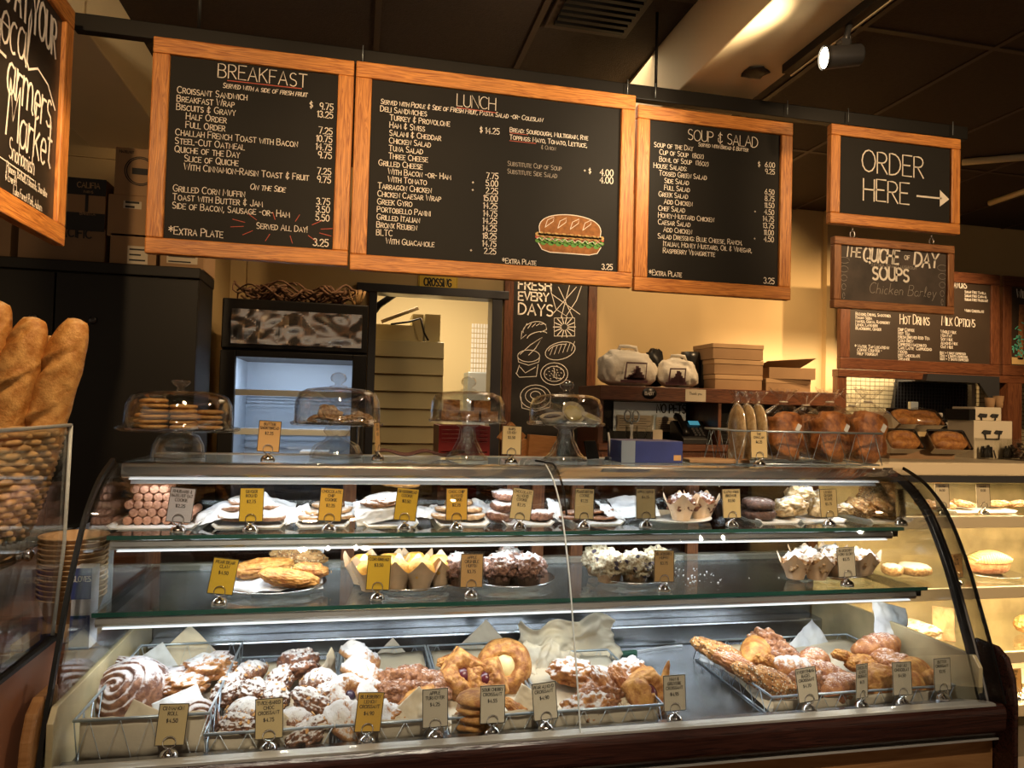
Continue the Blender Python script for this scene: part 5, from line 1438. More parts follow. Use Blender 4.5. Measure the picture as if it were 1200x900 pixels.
def m_long(v, mat, L=.13, W=.058, H=.045, nm_='long_pastry', cone=0):
    def f():
        b = B()
        def fn(p, q):
            if cone: k = 1 - .75 * (p.x * .5 + .5); q.y *= k; q.z *= k
            q.z *= 1 - .06 * abs(math.sin(p.x * 8 + v)); return q
        b.blob((0, 0, 0), (L / 2, W / 2, H / 2), .13, 2.2, v + 40, 5, None if cone else .8, fn=fn, crease=.09); return b.mesh(nm_, mat)
    return cached(('long', v, mat, L, W, H, cone), f)


def m_disc(mat, R, h, v=0, amp=.08, nm_='cookie', sub=3):
    def f():
        b = B()
        def fn(p, q):
            q.z = h / 2 * (abs(p.z) ** .55) * (1 if p.z > 0 else -1) * (1 + amp * 2 * noise.noise(p * 4 + V(v, 0, 0))); return q
        b.blob((0, 0, 0), (R, R, h / 2), amp, 2.2, v, sub, fn=fn); return b.mesh(nm_, mat)
    return cached(('disc', mat, R, h, v), f)


def fold_mesh(w_, h_, amp, seed, n=36, crease=0):
    """a sheet of paper in local XZ, crumpled a little along Y"""
    def fn(u, v):
        x, z = (u - .5) * w_, v * h_
        y = amp * noise.fractal(Vector((u * 2.5 + seed, v * 2.5, seed * 1.7)), 1, 2, 3) + crease * abs(u - .5) * w_
        if amp > .019: y += amp * 1.1 * abs(noise.noise(Vector((u * 5 + seed, v * 4, seed)))) + amp * .5 * abs(noise.noise(Vector((u * 11, v * 9 + seed, 2)))); z *= 1 + .25 * noise.noise(Vector((u * 3, seed, 1))); x *= 1 + .15 * noise.noise(Vector((v * 3, seed, 5)))
        return V(x, y, z)
    return B().grid(fn, n, n)


def sheet(label, c, w_, h_, rot, amp=.012, seed=1, mat='parch', group=None, name='paper_sheet', crease=0, diamond=False):
    b = fold_mesh(w_, h_, amp, seed, crease=crease)
    if diamond:
        k = math.sqrt(.5); T = Matrix.Rotation(PI / 4, 4, 'Y')
        b.v = [T @ (p - V(0, 0, h_ / 2)) for p in b.v]
    o = b.build(name, mat, None, c, rot=rot, solid=.0008)
    return tag(o, label, 'paper', group)


# ------------------------------------------------------------------ price tags
def card_mesh(mat, sleeve):
    def f():
        b = B(); b.box((-.0275, -.0006, 0), (.0275, .0006, .08))
        b.box((-.0275, -.0010, 0), (-.0260, -.0006, .08), 1); b.box((.0260, -.0010, 0), (.0275, -.0006, .08), 1); b.box((-.026, -.0010, 0), (.026, -.0006, .0015), 1); b.box((-.026, -.0010, .0785), (.026, -.0006, .08), 1)
        return b.mesh('card', [mat, 'ink'])
    return cached(('card', mat), f)


m_base = cached('tagbase', lambda: B().lathe([(0, 0), (.0175, 0), (.018, .003), (.0165, .009), (.012, .0145), (.005, .0175), (.003, .021), (0, .021)], n=24).mesh('base', 'chrome'))
m_clip = cached('tagclip', lambda: B().tube([(.012 * math.cos(q), -.0026, .031 + .012 * math.sin(q)) for q in [2 * PI * i / 20 for i in range(20)]], .0011, 6, closed=True).tube([(.012 * math.cos(q), .0026, .031 + .012 * math.sin(q)) for q in [2 * PI * i / 20 for i in range(20)]], .0011, 6, closed=True).mesh('clip', 'chrome'))
m_slv = cached('tagslv', lambda: B().box((-.031, -.0022, -.002), (.031, -.0016, .088)).box((-.031, .0016, -.002), (.031, .0022, .088)).mesh('clear_sleeve', 'acry'))
TN = {'tagy': 'yellow', 'tago': 'amber', 'tagt': 'tan', 'tagc': 'cream', 'tagl': 'pale lilac', 'tagd': 'orange'}


def price(px, py, Y, z0, lines, cost, mat, lean=0, yaw=0, sleeve=False, where='', sc=1.0):
    p = at(px, py, Y)
    desc = ' '.join(lines).lower().replace('&', 'and')
    t = thing('price_tag', '%s price card reading %s%s' % (TN[mat], desc, where), 'price tag', (p.x, Y, z0), yaw, group='price tags')
    t.scale = (sc, sc, sc)
    part('base', m_base, t); part('clip', m_clip, t)
    cd_ = part('card', card_mesh(mat, sleeve), t, (0, 0, .024), (-.08, lean, 0))
    b = B(); z = .068; hh = .0066 if len(lines) < 4 else .0056
    for s_ in lines:
        wx = min(1, .047 / max(.001, twidth(s_, hh, .2))); write(b, s_, 0, z, hh, pl(-.0014), wd=.0012, align='c', sp=.2, jit=0, wx=wx); z -= hh * 1.5
    z -= .004; write(b, cost, 0, z, .0072, pl(-.0014), wd=.0013, align='c', sp=.2, jit=0)
    b.build('lettering', 'ink', cd_)
    if sleeve: part('clear_sleeve', m_slv, t, (0, 0, .022), (-.08, lean, 0))
    return t


YT = 1.548     # front row on the deck
price(198, 880, YT, ZL, ['CINNAMON', 'ROLL'], '$4.50', 'tagt', .08, .1)
price(315, 868, YT, ZL, ['TWICE-BAKED', 'CHOC', 'CROISSANT'], '$4.75', 'tagt', -.03, 0)
price(430, 860, YT, ZL, ['BLUEBERRY', 'LEMON', 'CROISSANT'], '$4.90', 'tago', .1, .12)
price(510, 852, YT, ZL, ['APPLE', 'TURNOVER'], '$4.25', 'tagc', -.02, 0)
price(577, 846, YT, ZL, ['SOUR CHERRY', 'CROISSANT'], '$4.55', 'tagc', 0, -.03)
price(640, 840, YT, ZL, ['PEAR ALMOND', 'CROISSANT'], '$4.90', 'tagc', -.08, 0)
price(791, 832, YT, ZL, ['HAM &', 'GRUYERE', 'CROISSANT'], '$4.95', 'tagc', -.01, 0)
price(948, 828, YT, ZL, ['EVERYTHING', 'BAGEL', 'CROISSANT'], '$4.70', 'tagc', -.1, 0)
price(1010, 824, YT, ZL, ['CHOCOLATE', 'ALMOND', 'CROISSANT'], '$4.75', 'tagc', .12, .42)
price(1058, 818, YT, ZL, ['PAIN AU', 'CHOCOLAT'], '$4.50', 'tagc', 0, 0)
price(1105, 814, YT + .01, ZL, ['BUTTER', 'CROISSANT'], '$3.95', 'tagc', .02, .1)
YU = 1.80      # upper shelf front
price(209, 608, YU, Z1, ['RHUBARB &', 'HAZELNUT OAT', 'COOKIE'], '$2.25', 'tagl', .1, .08)
price(294, 606, YU, Z1, ['GINGER', 'ROUND'], '$2.75', 'tagy', 0, 0)
price(386, 606, YU, Z1, ['CHOCOLATE', 'CHIP', 'COOKIE'], '$2.25', 'tago', .06, 0)
price(474, 606, YU, Z1, ['GINGERBREAD', 'COOKIE'], '$2.50', 'tagy', .1, 0)
price(535, 604, YU, Z1, ['CHOC CHIP', 'ALMOND', 'COOKIE'], '$2.75', 'tago', 0, 0)
price(609, 604, YU, Z1, ['CHOCOLATE', 'ALMOND', 'COOKIE'], '$2.75', 'tagt', .12, -.12)
price(684, 610, YU, Z1, ['PEANUT BUTTER', 'COOKIE'], '$2.25', 'tagt', .05, .1)
price(757, 604, YU, Z1, ['APPLE MUFFIN'], '$4.25', 'tagt', 0, 0, True)
price(858, 606, YU, Z1, ['GLUTEN FREE', 'BROWNIE'], '$3.50', 'tagt', -.02, 0)
price(972, 606, YU, Z1, ['LEMON', 'GINGER', 'SCONE'], '$3.75', 'tagt', -.03, 0)
price(1056, 606, YU, Z1, ['RAISIN', 'OAT', 'SCONE'], '$3.75', 'tagt', .05, .4)
YL2 = 1.725
price(257, 703, YL2, Z2, ['PEAR BEAR', 'CLAW'], '$4.50', 'tagy', .15, .1)
price(442, 700, YL2, Z2, ['CORNBREAD'], '$3.50', 'tagy', .04, 0)
price(552, 693, YL2, Z2, ['APPLE', 'CRUMBLE', 'MUFFIN'], '$3.75', 'tagd', .02, 0, True)
price(778, 690, YL2, Z2, ['BLUEBERRY', 'MUFFIN'], '$3.75', 'tagd', .02, 0, True)
price(993, 681, YL2, Z2, ['BLUEBERRY', 'MORN GLORY'], '$3.75', 'tagc', -.04, 0)
price(314, 528, 1.93, ZT, ['BUTTER', 'SHORTBREAD'], '$2.25', 'tagd', .04, 0)
price(443, 528, 2.0, ZT, ['SNOW', 'DROPS'], '$2.25', 'tagd', 0, 1.3)
price(599, 534, 1.93, ZT, ['BARS', 'LEMON'], '$3.50', 'tagt', .03, 0)
price(890, 530, 1.92, ZT, ['THE', 'CHALLAH'], '$6.25', 'tagt', 0, 0)
price(1105, 606, YS2 + .06, SZ[0], ['DANISH'], '$4.50', 'tagc', 0, 0, where=', top shelf of the warm case', sc=1.15)
price(1153, 606, YS2 + .06, SZ[0], ['COOKIE'], '$2.50', 'tagc', 0, 0, where=', second tag along the warm case', sc=1.15)
price(1122, 685, YS2 + .06, SZ[1], ['PEACH', 'CAKE'], '$6.75', 'tagd', 0, .15, where=', before the peach cake', sc=1.15)
price(1190, 850, YS2 + .06, SZ[3], ['SEEDED', 'LOAF'], '$6.75', 'tagd', 0, 0, where=', lowest in the warm case', sc=1.15)


# ------------------------------------------------------------------ wire baskets on the deck
def basket(label, x0, x1, y0, y1, h, lean=.0, group='wire baskets on the deck', z0=ZD, name='wire_basket', step=.026, mat='zinc'):
    t = thing(name, label, 'basket', (x0, y0, z0 + .003), group=group); W, D = x1 - x0, y1 - y0; r = .0028
    b = B(); b.tube([(0, 0, h), (W, 0, h), (W, D, h), (0, D, h)], r * 1.15, 8, closed=True); b.build('rim', mat, t)
    b = B(); b.tube([(.006, .006, 0), (W - .006, .006, 0), (W - .006, D - .006, 0), (.006, D - .006, 0)], r, 6, closed=True)
    for i in range(1, 7): b.tube([(W * i / 7, .006, 0), (W * i / 7, D - .006, 0)], .0013, 5)
    b.build('base_wires', mat, t)
    for A, Bp in (((0, 0), (W, 0)), ((W, 0), (W, D)), ((W, D), (0, D)), ((0, D), (0, 0))):
        L = math.hypot(Bp[0] - A[0], Bp[1] - A[1]); n = max(4, int(L / step)); pts = []
        for i in range(n + 1):
            q = i / n; pts.append((A[0] + (Bp[0] - A[0]) * q, A[1] + (Bp[1] - A[1]) * q, (h if i % 2 else .0)))
        b = B(); b.tube(pts, .0013, 5); b.build('lattice', mat, t)
    return t


bxx = lambda px, py, z: atz(px, py, z)
hA = .095
xa0, xa1 = atz(78, 857, ZD + hA).x, atz(240, 847, ZD + hA).x
BK = [('A', xa0, xa1, 1.572, 2.02, hA, 'wire basket of cinnamon rolls, at the left end of the case'),
      ('B', atz(238, 867, ZD + .05).x, atz(390, 857, ZD + .05).x, 1.572, 2.02, .052, 'wire basket of sugared chocolate croissants, second from the left'),
      ('C', atz(394, 860, ZD + .05).x, atz(523, 850, ZD + .05).x, 1.572, 2.05, .052, 'wire basket of lemon pastries and turnovers, third from the left'),
      ('D', atz(527, 850, ZD + .05).x, atz(640, 842, ZD + .05).x, 1.572, 2.05, .052, 'wire basket of danishes and layered pastries, left of the glass seam'),
      ('E', atz(646, 842, ZD + .05).x, atz(785, 836, ZD + .05).x, 1.572, 1.95, .052, 'wire basket of pear and ham croissants, just right of the glass seam'),
      ('F', atz(914, 826, ZD + .05).x, X1 - .025, 1.572, 1.985, .052, 'widest wire basket, of seeded and butter croissants, at the right end')]
for k, a, c, y0, y1, h, lab in BK: basket(lab, a, c, y0, y1, h)
# papers lining the baskets
def liner(k, label, front=1.0, hgt=.05, mat='parch', seed=0):
    _, a, c, y0, y1, h, _l = [q for q in BK if q[0] == k][0]
    def fn(u, v):
        x = a + .008 + (c - a - .016) * u
        if v < .2: y, z = y0 + .008 + .012 * v, ZD + .012 + (h * hgt / .05) * (1 - v / .2)
        else: y, z = y0 + .012 + (y1 - y0 - .03) * (v - .2) / .8, ZD + .010 + .045 * (v - .2)
        return V(x, y + (.004 * noise.noise(Vector((u * 6, v * 6, seed)))), z + .006 * noise.noise(Vector((u * 7, v * 7, seed + 4))))
    b = B().grid(fn, 16, 20); tag(b.build('paper_liner', mat, solid=.0007), label, 'paper')
liner('A', 'kraft paper lining the cinnamon roll basket', hgt=.046, seed=1)
liner('B', 'kraft paper lining the chocolate croissant basket', hgt=.042, seed=2)
liner('C', 'pale paper lining the lemon pastry basket', hgt=.044, seed=3)
liner('D', 'pale paper lining the danish basket', hgt=.046, seed=4)
liner('E', 'pale paper lining the pear croissant basket', hgt=.040, seed=5)
liner('F', 'pale paper lining the widest basket', hgt=.03, seed=6)


def up(px, py, z, w_, label, rot=(-.25, 0, 0), mat='parch', seed=1, amp=.008, diamond=True, h_=None, Y=None):
    c = at(px, py, Y) if Y else atz(px, py, z)
    return sheet(label, tuple(c), w_, h_ or w_, rot, amp, seed, mat, diamond=diamond)


up(219, 775, .80, .13, 'tan square of paper standing corner up behind the cinnamon rolls', (-.3, 0, .05), seed=2, Y=2.03)
up(180, 790, .79, .11, 'bluish white square of paper left of the tan one behind the cinnamon rolls', (-.35, .2, .1), 'paper', 3, Y=1.99)
up(172, 880, .75, .15, 'kraft square of paper hanging over the front of the cinnamon roll basket', (-.25, -.35, 0), 'parch', 4, Y=1.60)
up(215, 838, .76, .10, 'white sheet of paper curling in front of the sugared rolls', (-.7, .5, .2), 'paper', 5, Y=1.68)
up(318, 866, .75, .10, 'kraft square of paper pointing up at the front of the chocolate croissants', (-.3, .0, 0), 'parch', 6, Y=1.59)
up(386, 800, .77, .12, 'kraft paper edge between the chocolate croissants and lemon pastries', (-.2, .5, 1.2), 'parch', 7, Y=1.85)
up(458, 785, .80, .12, 'pale square of paper standing corner up behind the turnovers', (-.25, .05, 0), 'parch', 8, Y=2.04)
up(488, 848, .76, .11, 'cream folded paper in front of the turnovers', (-.5, .05, -.1), 'parch', 9, Y=1.61)
up(568, 765, .80, .13, 'pale square of paper standing corner up behind the danishes', (-.3, .08, 0), 'parch', 10, Y=2.05)
sheet('large crumpled parchment sheet spread behind the pear croissants', tuple(at(668, 800, 2.0)), .30, .17, (-.30, .03, 0), .045, 11, 'parch')
sheet('parchment sheet draped between the custard danish and the pear croissants', tuple(at(642, 835, 1.80)), .16, .17, (-.5, .35, .1), .03, 12, 'parch')
up(622, 838, .76, .10, 'white folded paper right of the sour cherry card', (-.5, -.2, .1), 'parch', 13, Y=1.62)
up(738, 832, .75, .075, 'crumpled paper at the front of the ham croissants', (-.7, .2, 0), 'parch', 14, amp=.02, Y=1.62)
up(952, 762, .80, .13, 'grey white paper standing corner up in the widest basket', (-.3, .25, .1), 'paper', 15, Y=1.94)
up(1046, 752, .80, .11, 'ribbed white paper standing at the back right of the widest basket', (-.5, .25, -.1), 'paper', 16, diamond=False, Y=1.79)
up(976, 832, .74, .10, 'strip of white paper at the front of the widest basket', (-.9, 0, 0), 'white', 17, diamond=False, h_=.04, Y=1.61)
up(1085, 812, .76, .08, 'folded tan paper beside the butter croissant card', (-.6, .5, 0), 'parch', 18, Y=1.62)
up(845, 785, .76, .16, 'white paper along the left side of the widest basket', (-.2, 0, -1.2), 'paper', 19, diamond=False, h_=.06, Y=1.85)


# ------------------------------------------------------------------ pastries in the baskets
def zy(py): return .742 + max(0, 862 - py) * .00072


def past(name, me, label, cat, px, py, rot=None, sc=1.0, group=None, dz=0, kid=None):
    p = at(px, py, 1.607 + (862 - py - .067 * (px - 280)) * .0031); p.z = max(p.z, ZD + .03) + dz
    o = put(name, me, label, cat, tuple(p), rot or (R6.uniform(-.3, .1), R6.uniform(-.2, .2), R6.uniform(-.6, .6)), sc, group)
    if kid: part(kid[0], kid[1], o, *(kid[2:] if len(kid) > 2 else ()))
    return o


g_ = 'cinnamon rolls and sugared buns in the left basket'
past('cinnamon_roll', m_roll(0), 'largest cinnamon roll, sugared and ridged, at the front left of its basket', 'pastry', 145, 818, (.95, -.25, -.35), 1.22, g_, .018)
past('cinnamon_roll', m_roll(1), 'sugared cinnamon roll leaning behind the largest one', 'pastry', 168, 806, (.7, .45, .2), 1.1, g_, .01)
past('cinnamon_roll', m_roll(2), 'small piece of cinnamon roll at the back left corner', 'pastry', 136, 786, (.8, -.4, .3), .62, g_)
past('cinnamon_roll', m_roll(3), 'cinnamon roll seen behind the cinnamon roll card', 'pastry', 230, 847, (1.25, .2, .5), .82, g_)
past('cinnamon_roll', m_roll(1), 'cinnamon roll half hidden under the white paper', 'pastry', 205, 858, (1.1, 0, .2), .7, g_, dz=-.01)
past('sugared_bun', m_lobed(1, 'cinn', (.062, .045, .026)), 'brown sugared bun left of the yellow one behind the largest roll', 'pastry', 196, 795, None, .92, g_)
past('sugared_bun', m_lobed(2, 'goldend', (.062, .05, .026)), 'yellow flat sugared bun in the middle of the cinnamon roll basket', 'pastry', 215, 801, None, 1, g_)
past('sugared_bun', m_lobed(3, 'goldend', (.062, .05, .032)), 'big sugared bun at the back right of the cinnamon roll basket', 'pastry', 243, 784, None, 1.05, g_)
past('sugared_bun', m_lobed(4, 'cinn', (.06, .05, .03)), 'rolled brown bun topping the back right of the basket', 'pastry', 252, 775, None, .75, g_)

g_ = 'twice baked chocolate croissants'
AL = [(268, 815, 'large one with a dark cracked side, at the left edge'), (293, 789, 'one in the back row, leftmost'), (328, 797, 'one in the back row, between its two neighbours'), (350, 780, 'darkest bare brown one, at the very back'),
      (374, 803, 'heavily sugared one at the back right'), (366, 828, 'big upright one in the middle right'), (322, 823, 'folded one above the card'), (284, 843, 'flat one low on the left'), (279, 858, 'lowest one at the left front'),
      (302, 814, 'sugared one in the centre, half covered'), (346, 848, 'small one right of the card'), (362, 860, 'lowest one at the right front'), (385, 815, 'one against the right side of the basket'), (312, 846, 'one hidden behind the card')]
for i, (px, py, d_) in enumerate(AL):
    v = i % 3
    if i == 3:
        past('almond_pastry', m_lobed(9, 'choccr', (.052, .044, .038), nm_='almond_pastry'), 'chocolate croissant: ' + d_, 'pastry', px, py, None, 1, g_)
    else:
        past('almond_pastry', m_almond(v), 'twice baked chocolate croissant: ' + d_, 'pastry', px, py, (R6.uniform(-.5, .4), R6.uniform(-.4, .4), R6.uniform(0, 6)), R6.uniform(.80, .92), g_, R6.uniform(0, .012), kid=('almond_flakes', m_flakes(v)))
g_ = 'lemon blueberry pastries'
LE = [(421, 773, 'at the back, domed and golden'), (424, 792, 'second from the back, its berry centre showing'), (408, 818, 'whitest, thickly sugared, in the middle'), (438, 820, 'golden one tucked right of the whitest'), (405, 848, 'lowest, in front at the left'), (432, 843, 'behind the blueberry lemon card')]
for i, (px, py, d_) in enumerate(LE):
    past('lemon_pastry', m_ring(i % 3, 'lemon', .034, .024, 0, 'lemon_pastry', 1.1), 'icing sugared lemon blueberry pastry ' + d_, 'pastry', px, py, (.55 + R6.uniform(-.2, .2), R6.uniform(-.3, .3), R6.uniform(0, 6)), 1.0 if i != 3 else .85, g_, kid=('berry_filling', m_fill('blueb', .012, .007), (0, 0, .012)))
g_ = 'apple turnovers'
past('turnover', m_lobed(5, 'crackle', (.07, .05, .036), .35, nm_='turnover'), 'big crackled brown turnover at the back of the third basket', 'pastry', 479, 800, (.3, .2, .2), 1.0, g_)
past('turnover', m_lobed(6, 'crackle', (.06, .045, .034), .35, nm_='turnover'), 'crackled brown turnover at the right rim of the third basket', 'pastry', 503, 806, (.2, .1, -.4), .95, g_)
past('turnover', m_lobed(7, 'crackle', (.06, .045, .034), .35, nm_='turnover'), 'crackled brown turnover half hidden below the big one', 'pastry', 464, 812, (.2, .1, .5), .85, g_)
past('turnover', m_long(3, 'golden', .13, .06, .035, 'turnover'), 'pale golden folded turnover above the cream paper', 'pastry', 484, 824, (.6, -.45, .1), 1.0, g_)
past('turnover', m_lobed(6, 'goldend', (.055, .04, .03), .3, nm_='turnover'), 'sugared turnover at the front right of the lemon pastries', 'pastry', 455, 838, None, .8, g_)
g_ = 'danishes in the fourth basket'
past('cherry_danish', m_ring(1, 'danish', .030, .028, 1, 'cherry_danish', 1.0), 'square danish with dark cherry filling, at the left rim', 'pastry', 543, 793, (.95, -.1, .15), 1.0, g_, kid=('cherry_filling', m_fill('cherry', .022, .014), (0, .0, .014)))
past('cherry_danish', m_ring(2, 'danish', .030, .028, 1, 'cherry_danish', 1.0), 'danish with a strip of cherry filling, leaning between the two others', 'pastry', 569, 797, (.9, .35, -.5), .85, g_, kid=('cherry_filling', m_fill('cherry', .022, .014), (0, 0, .014)))
past('plain_danish', m_long(5, 'danish', .10, .05, .045, 'plain_danish'), 'folded golden danish at the back left of the fourth basket', 'pastry', 530, 777, (.2, .2, .4), .9, g_)
past('custard_danish', m_ring(0, 'danish', .044, .026, 0, 'custard_danish', 1.0), 'round danish with a pale custard centre', 'pastry', 591, 781, (1.1, .1, -.25), 1.0, g_, kid=('custard', m_fill('custard', .030, .013), (0, 0, .011)))
past('layered_pastry', m_layers(), 'stacked four-layer golden pastry behind the sour cherry card', 'pastry', 560, 846, (.15, 0, .2), .95, g_, dz=-.012)
past('layered_pastry', m_long(8, 'danish', .12, .045, .03, 'layered_pastry'), 'thin golden pastry end between the two cream cards', 'pastry', 609, 834, (.4, .6, -.3), .85, g_)
g_ = 'croissants right of the glass seam'
PE_ = [(672, 789, 0, 'pear croissant at the back left, pale and flaky'), (694, 797, 1, 'pear croissant left of the long sugared one'), (703, 818, 2, 'darker lumpy pear croissant in the middle'), (688, 828, 1, 'pear croissant half hidden behind the pear almond card'), (734, 790, 0, 'pear croissant topping the middle of the pile')]
for px, py, v, d_ in PE_:
    past('pear_croissant', m_lobed(10 + v, 'goldend' if v != 2 else 'crackle', (.058, .042, .034), .4, nm_='pear_croissant'), d_, 'pastry', px, py, None, 1.1, g_)
past('ham_croissant', m_long(1, 'goldend', .125, .055, .045, 'ham_croissant'), 'long sugared croissant leaning in the middle of the fifth basket', 'pastry', 713, 811, (.2, 1.0, -.3), 1.18, g_)
past('ham_croissant', m_long(2, 'sugarcr', .12, .05, .045, 'ham_croissant'), 'reddish brown croissant leaning right of the long sugared one', 'pastry', 735, 808, (.1, .9, -.2), 1.18, g_)
past('ham_croissant', m_ring(4, 'golden', .03, .024, 1, 'ham_croissant', 1.1), 'croissant with a dark jammy opening, near the ham card', 'pastry', 757, 814, (.8, .5, .2), 1.06, g_, kid=('jam', m_fill('cherry', .022, .014), (0, 0, .012)))
past('ham_croissant', m_long(4, 'golden', .14, .045, .04, 'ham_croissant', cone=1), 'pointed golden croissant standing up beside the ham card', 'pastry', 776, 812, (0, -1.35, .2), 1.18, g_)
past('ham_croissant', m_lobed(12, 'golden', (.05, .04, .03), .3, nm_='ham_croissant'), 'croissant filling the back of the fifth basket', 'pastry', 752, 795, None, .9, g_)
g_ = 'croissants in the widest basket'
RB = [(834, 763, m_long(11, 'seeded', .12, .055, .045, 'seeded_croissant'), 'seeded croissant at the back left corner', (.3, .35, -.1), .95), (851, 772, m_long(12, 'seeded', .13, .06, .05, 'seeded_croissant'), 'seeded croissant second along the left side', (.3, .40, -.15), 1),
      (866, 783, m_long(13, 'sugarcr', .13, .055, .045, 'seeded_croissant'), 'reddish sugared croissant third along the left side', (.3, .40, -.1), 1), (886, 797, m_long(11, 'seeded', .13, .055, .045, 'seeded_croissant'), 'seeded croissant fourth along the left side', (.35, .45, -.15), 1),
      (914, 808, m_long(12, 'seeded', .15, .065, .055, 'seeded_croissant'), 'largest seeded croissant, its speckled end towards the front', (.4, .5, -.25), 1.02),
      (881, 765, m_croissant(2, 'golden', .125, .036), 'golden croissant in the second row at the back', None, 1), (900, 757, m_lobed(14, 'crackle', (.05, .04, .034), .4, nm_='berry_pastry'), 'brown pastry with dark berries at the very back', None, 1),
      (918, 772, m_lobed(15, 'crackle', (.05, .04, .03), .4, nm_='berry_pastry'), 'dark berried pastry left of the standing paper', None, .9), (897, 776, m_long(14, 'golden', .11, .05, .04, 'croissant'), 'golden croissant between the seeded ones and the berries', (.1, .3, .7), 1),
      (934, 786, m_croissant(1, 'goldend', .125, .036), 'sugared croissant in the centre left', None, 1), (950, 775, m_croissant(2, 'sugarcr', .125, .036), 'sugared croissant before the standing paper', None, .95),
      (962, 790, m_croissant(1, 'sugarcr', .13, .034), 'big ridged croissant in the centre of the basket', (.3, .2, -.3), 1.05), (948, 806, m_lobed(18, 'crackle', (.055, .045, .036), nm_='croissant'), 'brown croissant behind the everything bagel card', None, 1),
      (991, 771, m_long(15, 'golden', .13, .05, .04, 'croissant', cone=1), 'golden pointed croissant lying at the back', (.1, .25, .5), 1), (1026, 759, m_croissant(0, 'sugarcr', .125, .036), 'pinkish pearl-sugared croissant at the back right', None, 1.05),
      (978, 809, m_croissant(2, 'sugarcr', .15, .034, .35), 'long smooth croissant lying across the front', (.2, -.15, .15), 1.05), (1031, 804, m_lobed(20, 'golden', (.05, .045, .045), .15, nm_='croissant'), 'round golden croissant end in front, between two cards', None, 1),
      (1068, 786, m_croissant(3, 'golden', .13, .036), 'brown butter croissant at the right end', (.4, .3, .5), 1), (1062, 800, m_croissant(1, 'golden', .12, .034), 'golden butter croissant behind the pain au chocolat card', (.4, .1, .2), 1), (1088, 798, m_croissant(2, 'golden', .12, .034), 'butter croissant in the right corner', (.4, .1, -.2), .9)]
for px, py, me, d_, rt, sc in RB: past(me.name.split('.')[0], me, d_ + (' of the widest basket' if 'basket' not in d_ else ''), 'pastry', px, py, rt or (R6.uniform(.1, .5), R6.uniform(-.2, .3), R6.uniform(-.4, .9)), sc * 1.12, g_, .006)
for px, py, me, d_ in ((1010, 778, m_long(16, 'golden', .11, .06, .05, 'chocolate_roll'), 'golden chocolate roll with its dark ends showing, middle right'), (1043, 781, m_lobed(21, 'sugarcr', (.062, .055, .044), .2, nm_='chocolate_roll'), 'biggest round sugared roll with chocolate ends, right of the centre')):
    o = past('chocolate_roll', me, d_, 'pastry', px, py, (.1, .1, .1), 1, 'croissants in the widest basket')
    for dx in (-.035, -.018): part('chocolate_end', m_fill('choc', .007, .007, 'chocolate_end'), o, (dx, -.034, .006))
# tongs
tg = thing('tongs', 'steel tongs with green rubber grips lying at the back of the deck', 'tongs', tuple(at(752, 772, 2.06)), .15)
for s_, zz in ((1, .02), (-1, .0)):
    b = B(); b.prism([(-.02, s_ * .008), (.10, s_ * .022), (.15, s_ * .02), (.155, s_ * .012), (.10, s_ * .014), (-.02, s_ * .002)], 'z', zz - .004, zz + .004); b.build('arm', 'steel', tg, bevel=.001)
    b = B(); b.box((-.07, s_ * .006 - .008, zz - .007), (-.015, s_ * .006 + .008, zz + .007)); b.build('grip', 'greenp', tg, bevel=.004)

# ================================================================== UPPER SHELF
def plate_me(r, mat='white', h=.012):
    return cached(('plate', r, mat, h), lambda: B().lathe([(0, .001), (r * .55, .0), (r * .6, .001), (r, h), (r, h + .002), (r * .97, h + .002), (r * .6, .0045), (0, .0045)], n=40).mesh('plate', mat))


def tray_me(w_, d_, mat='white'):
    return cached(('tray', w_, d_), lambda: B().prism([(-w_ / 2 + .01, 0), (w_ / 2 - .01, 0), (w_ / 2, .010), (w_ / 2 - .003, .011), (w_ / 2 - .013, .003), (-w_ / 2 + .013, .003), (-w_ / 2 + .003, .011), (-w_ / 2, .010)], 'y', -d_ / 2, d_ / 2).mesh('serving_tray', mat))


YP = 1.93
XU = lambda px, y=YP: at(px, 600, y).x
for px, w_, d_, lab in ((190, .20, .20, 'white tray under the stacked finger cookies'), (297, .17, .2, 'white tray under the ginger rounds'), (380, .13, .2, 'white tray under the chocolate chip cookies'), (457, .14, .2, 'white tray under the gingerbread ovals'), (538, .14, .2, 'white tray under the oat cookies'),
                        (612, .14, .2, 'white tray under the chocolate almond cookies'), (690, .15, .2, 'white tray under the dark crisp cookies'), (895, .13, .2, 'white tray under the brownies'), (945, .15 * 1, .2, 'white tray under the pale scones'), (1022, .15, .2, 'white tray under the seeded scones')):
    put('serving_tray', tray_me(w_, d_), lab, 'tray', (XU(px), 1.945, Z1 + .0005), group='white trays on the upper shelf')
# finger cookies in a log pile
fm = cached('finger', lambda: B().tube([(0, -.045, 0), (0, -.044, 0), (0, .044, 0), (0, .045, 0)], [.008, .0105, .0105, .008], 12).mesh('finger_cookie', 'pinkcook'))
rows_ = ['bottom', 'second', 'third', 'fourth', 'top']; x_ = XU(150)
for r_ in range(5):
    n_ = (7, 7, 6, 5, 4)[r_]
    for i in range(n_):
        put('finger_cookie', fm, 'pinkish finger cookie, %s row of the pile, place %d from the left' % (rows_[r_], i + 1), 'cookie', (x_ + .012 + .0215 * i + .0107 * (r_ % 2) + (.012 if r_ > 2 else 0), 1.93, Z1 + .0145 + r_ * .0188), rot=(R6.uniform(-.02, .02), R6.uniform(0, 3), R6.uniform(-.04, .04)), group='pile of finger cookies')
def disc(px, z, me, lab, grp, y=YP, rot=None, sc=1):
    put(me.name.split('.')[0], me, lab, 'cookie', (XU(px, y), y, Z1 + z), rot or (R6.uniform(-.1, .1), R6.uniform(-.12, .12), R6.uniform(0, 6)), sc, grp)
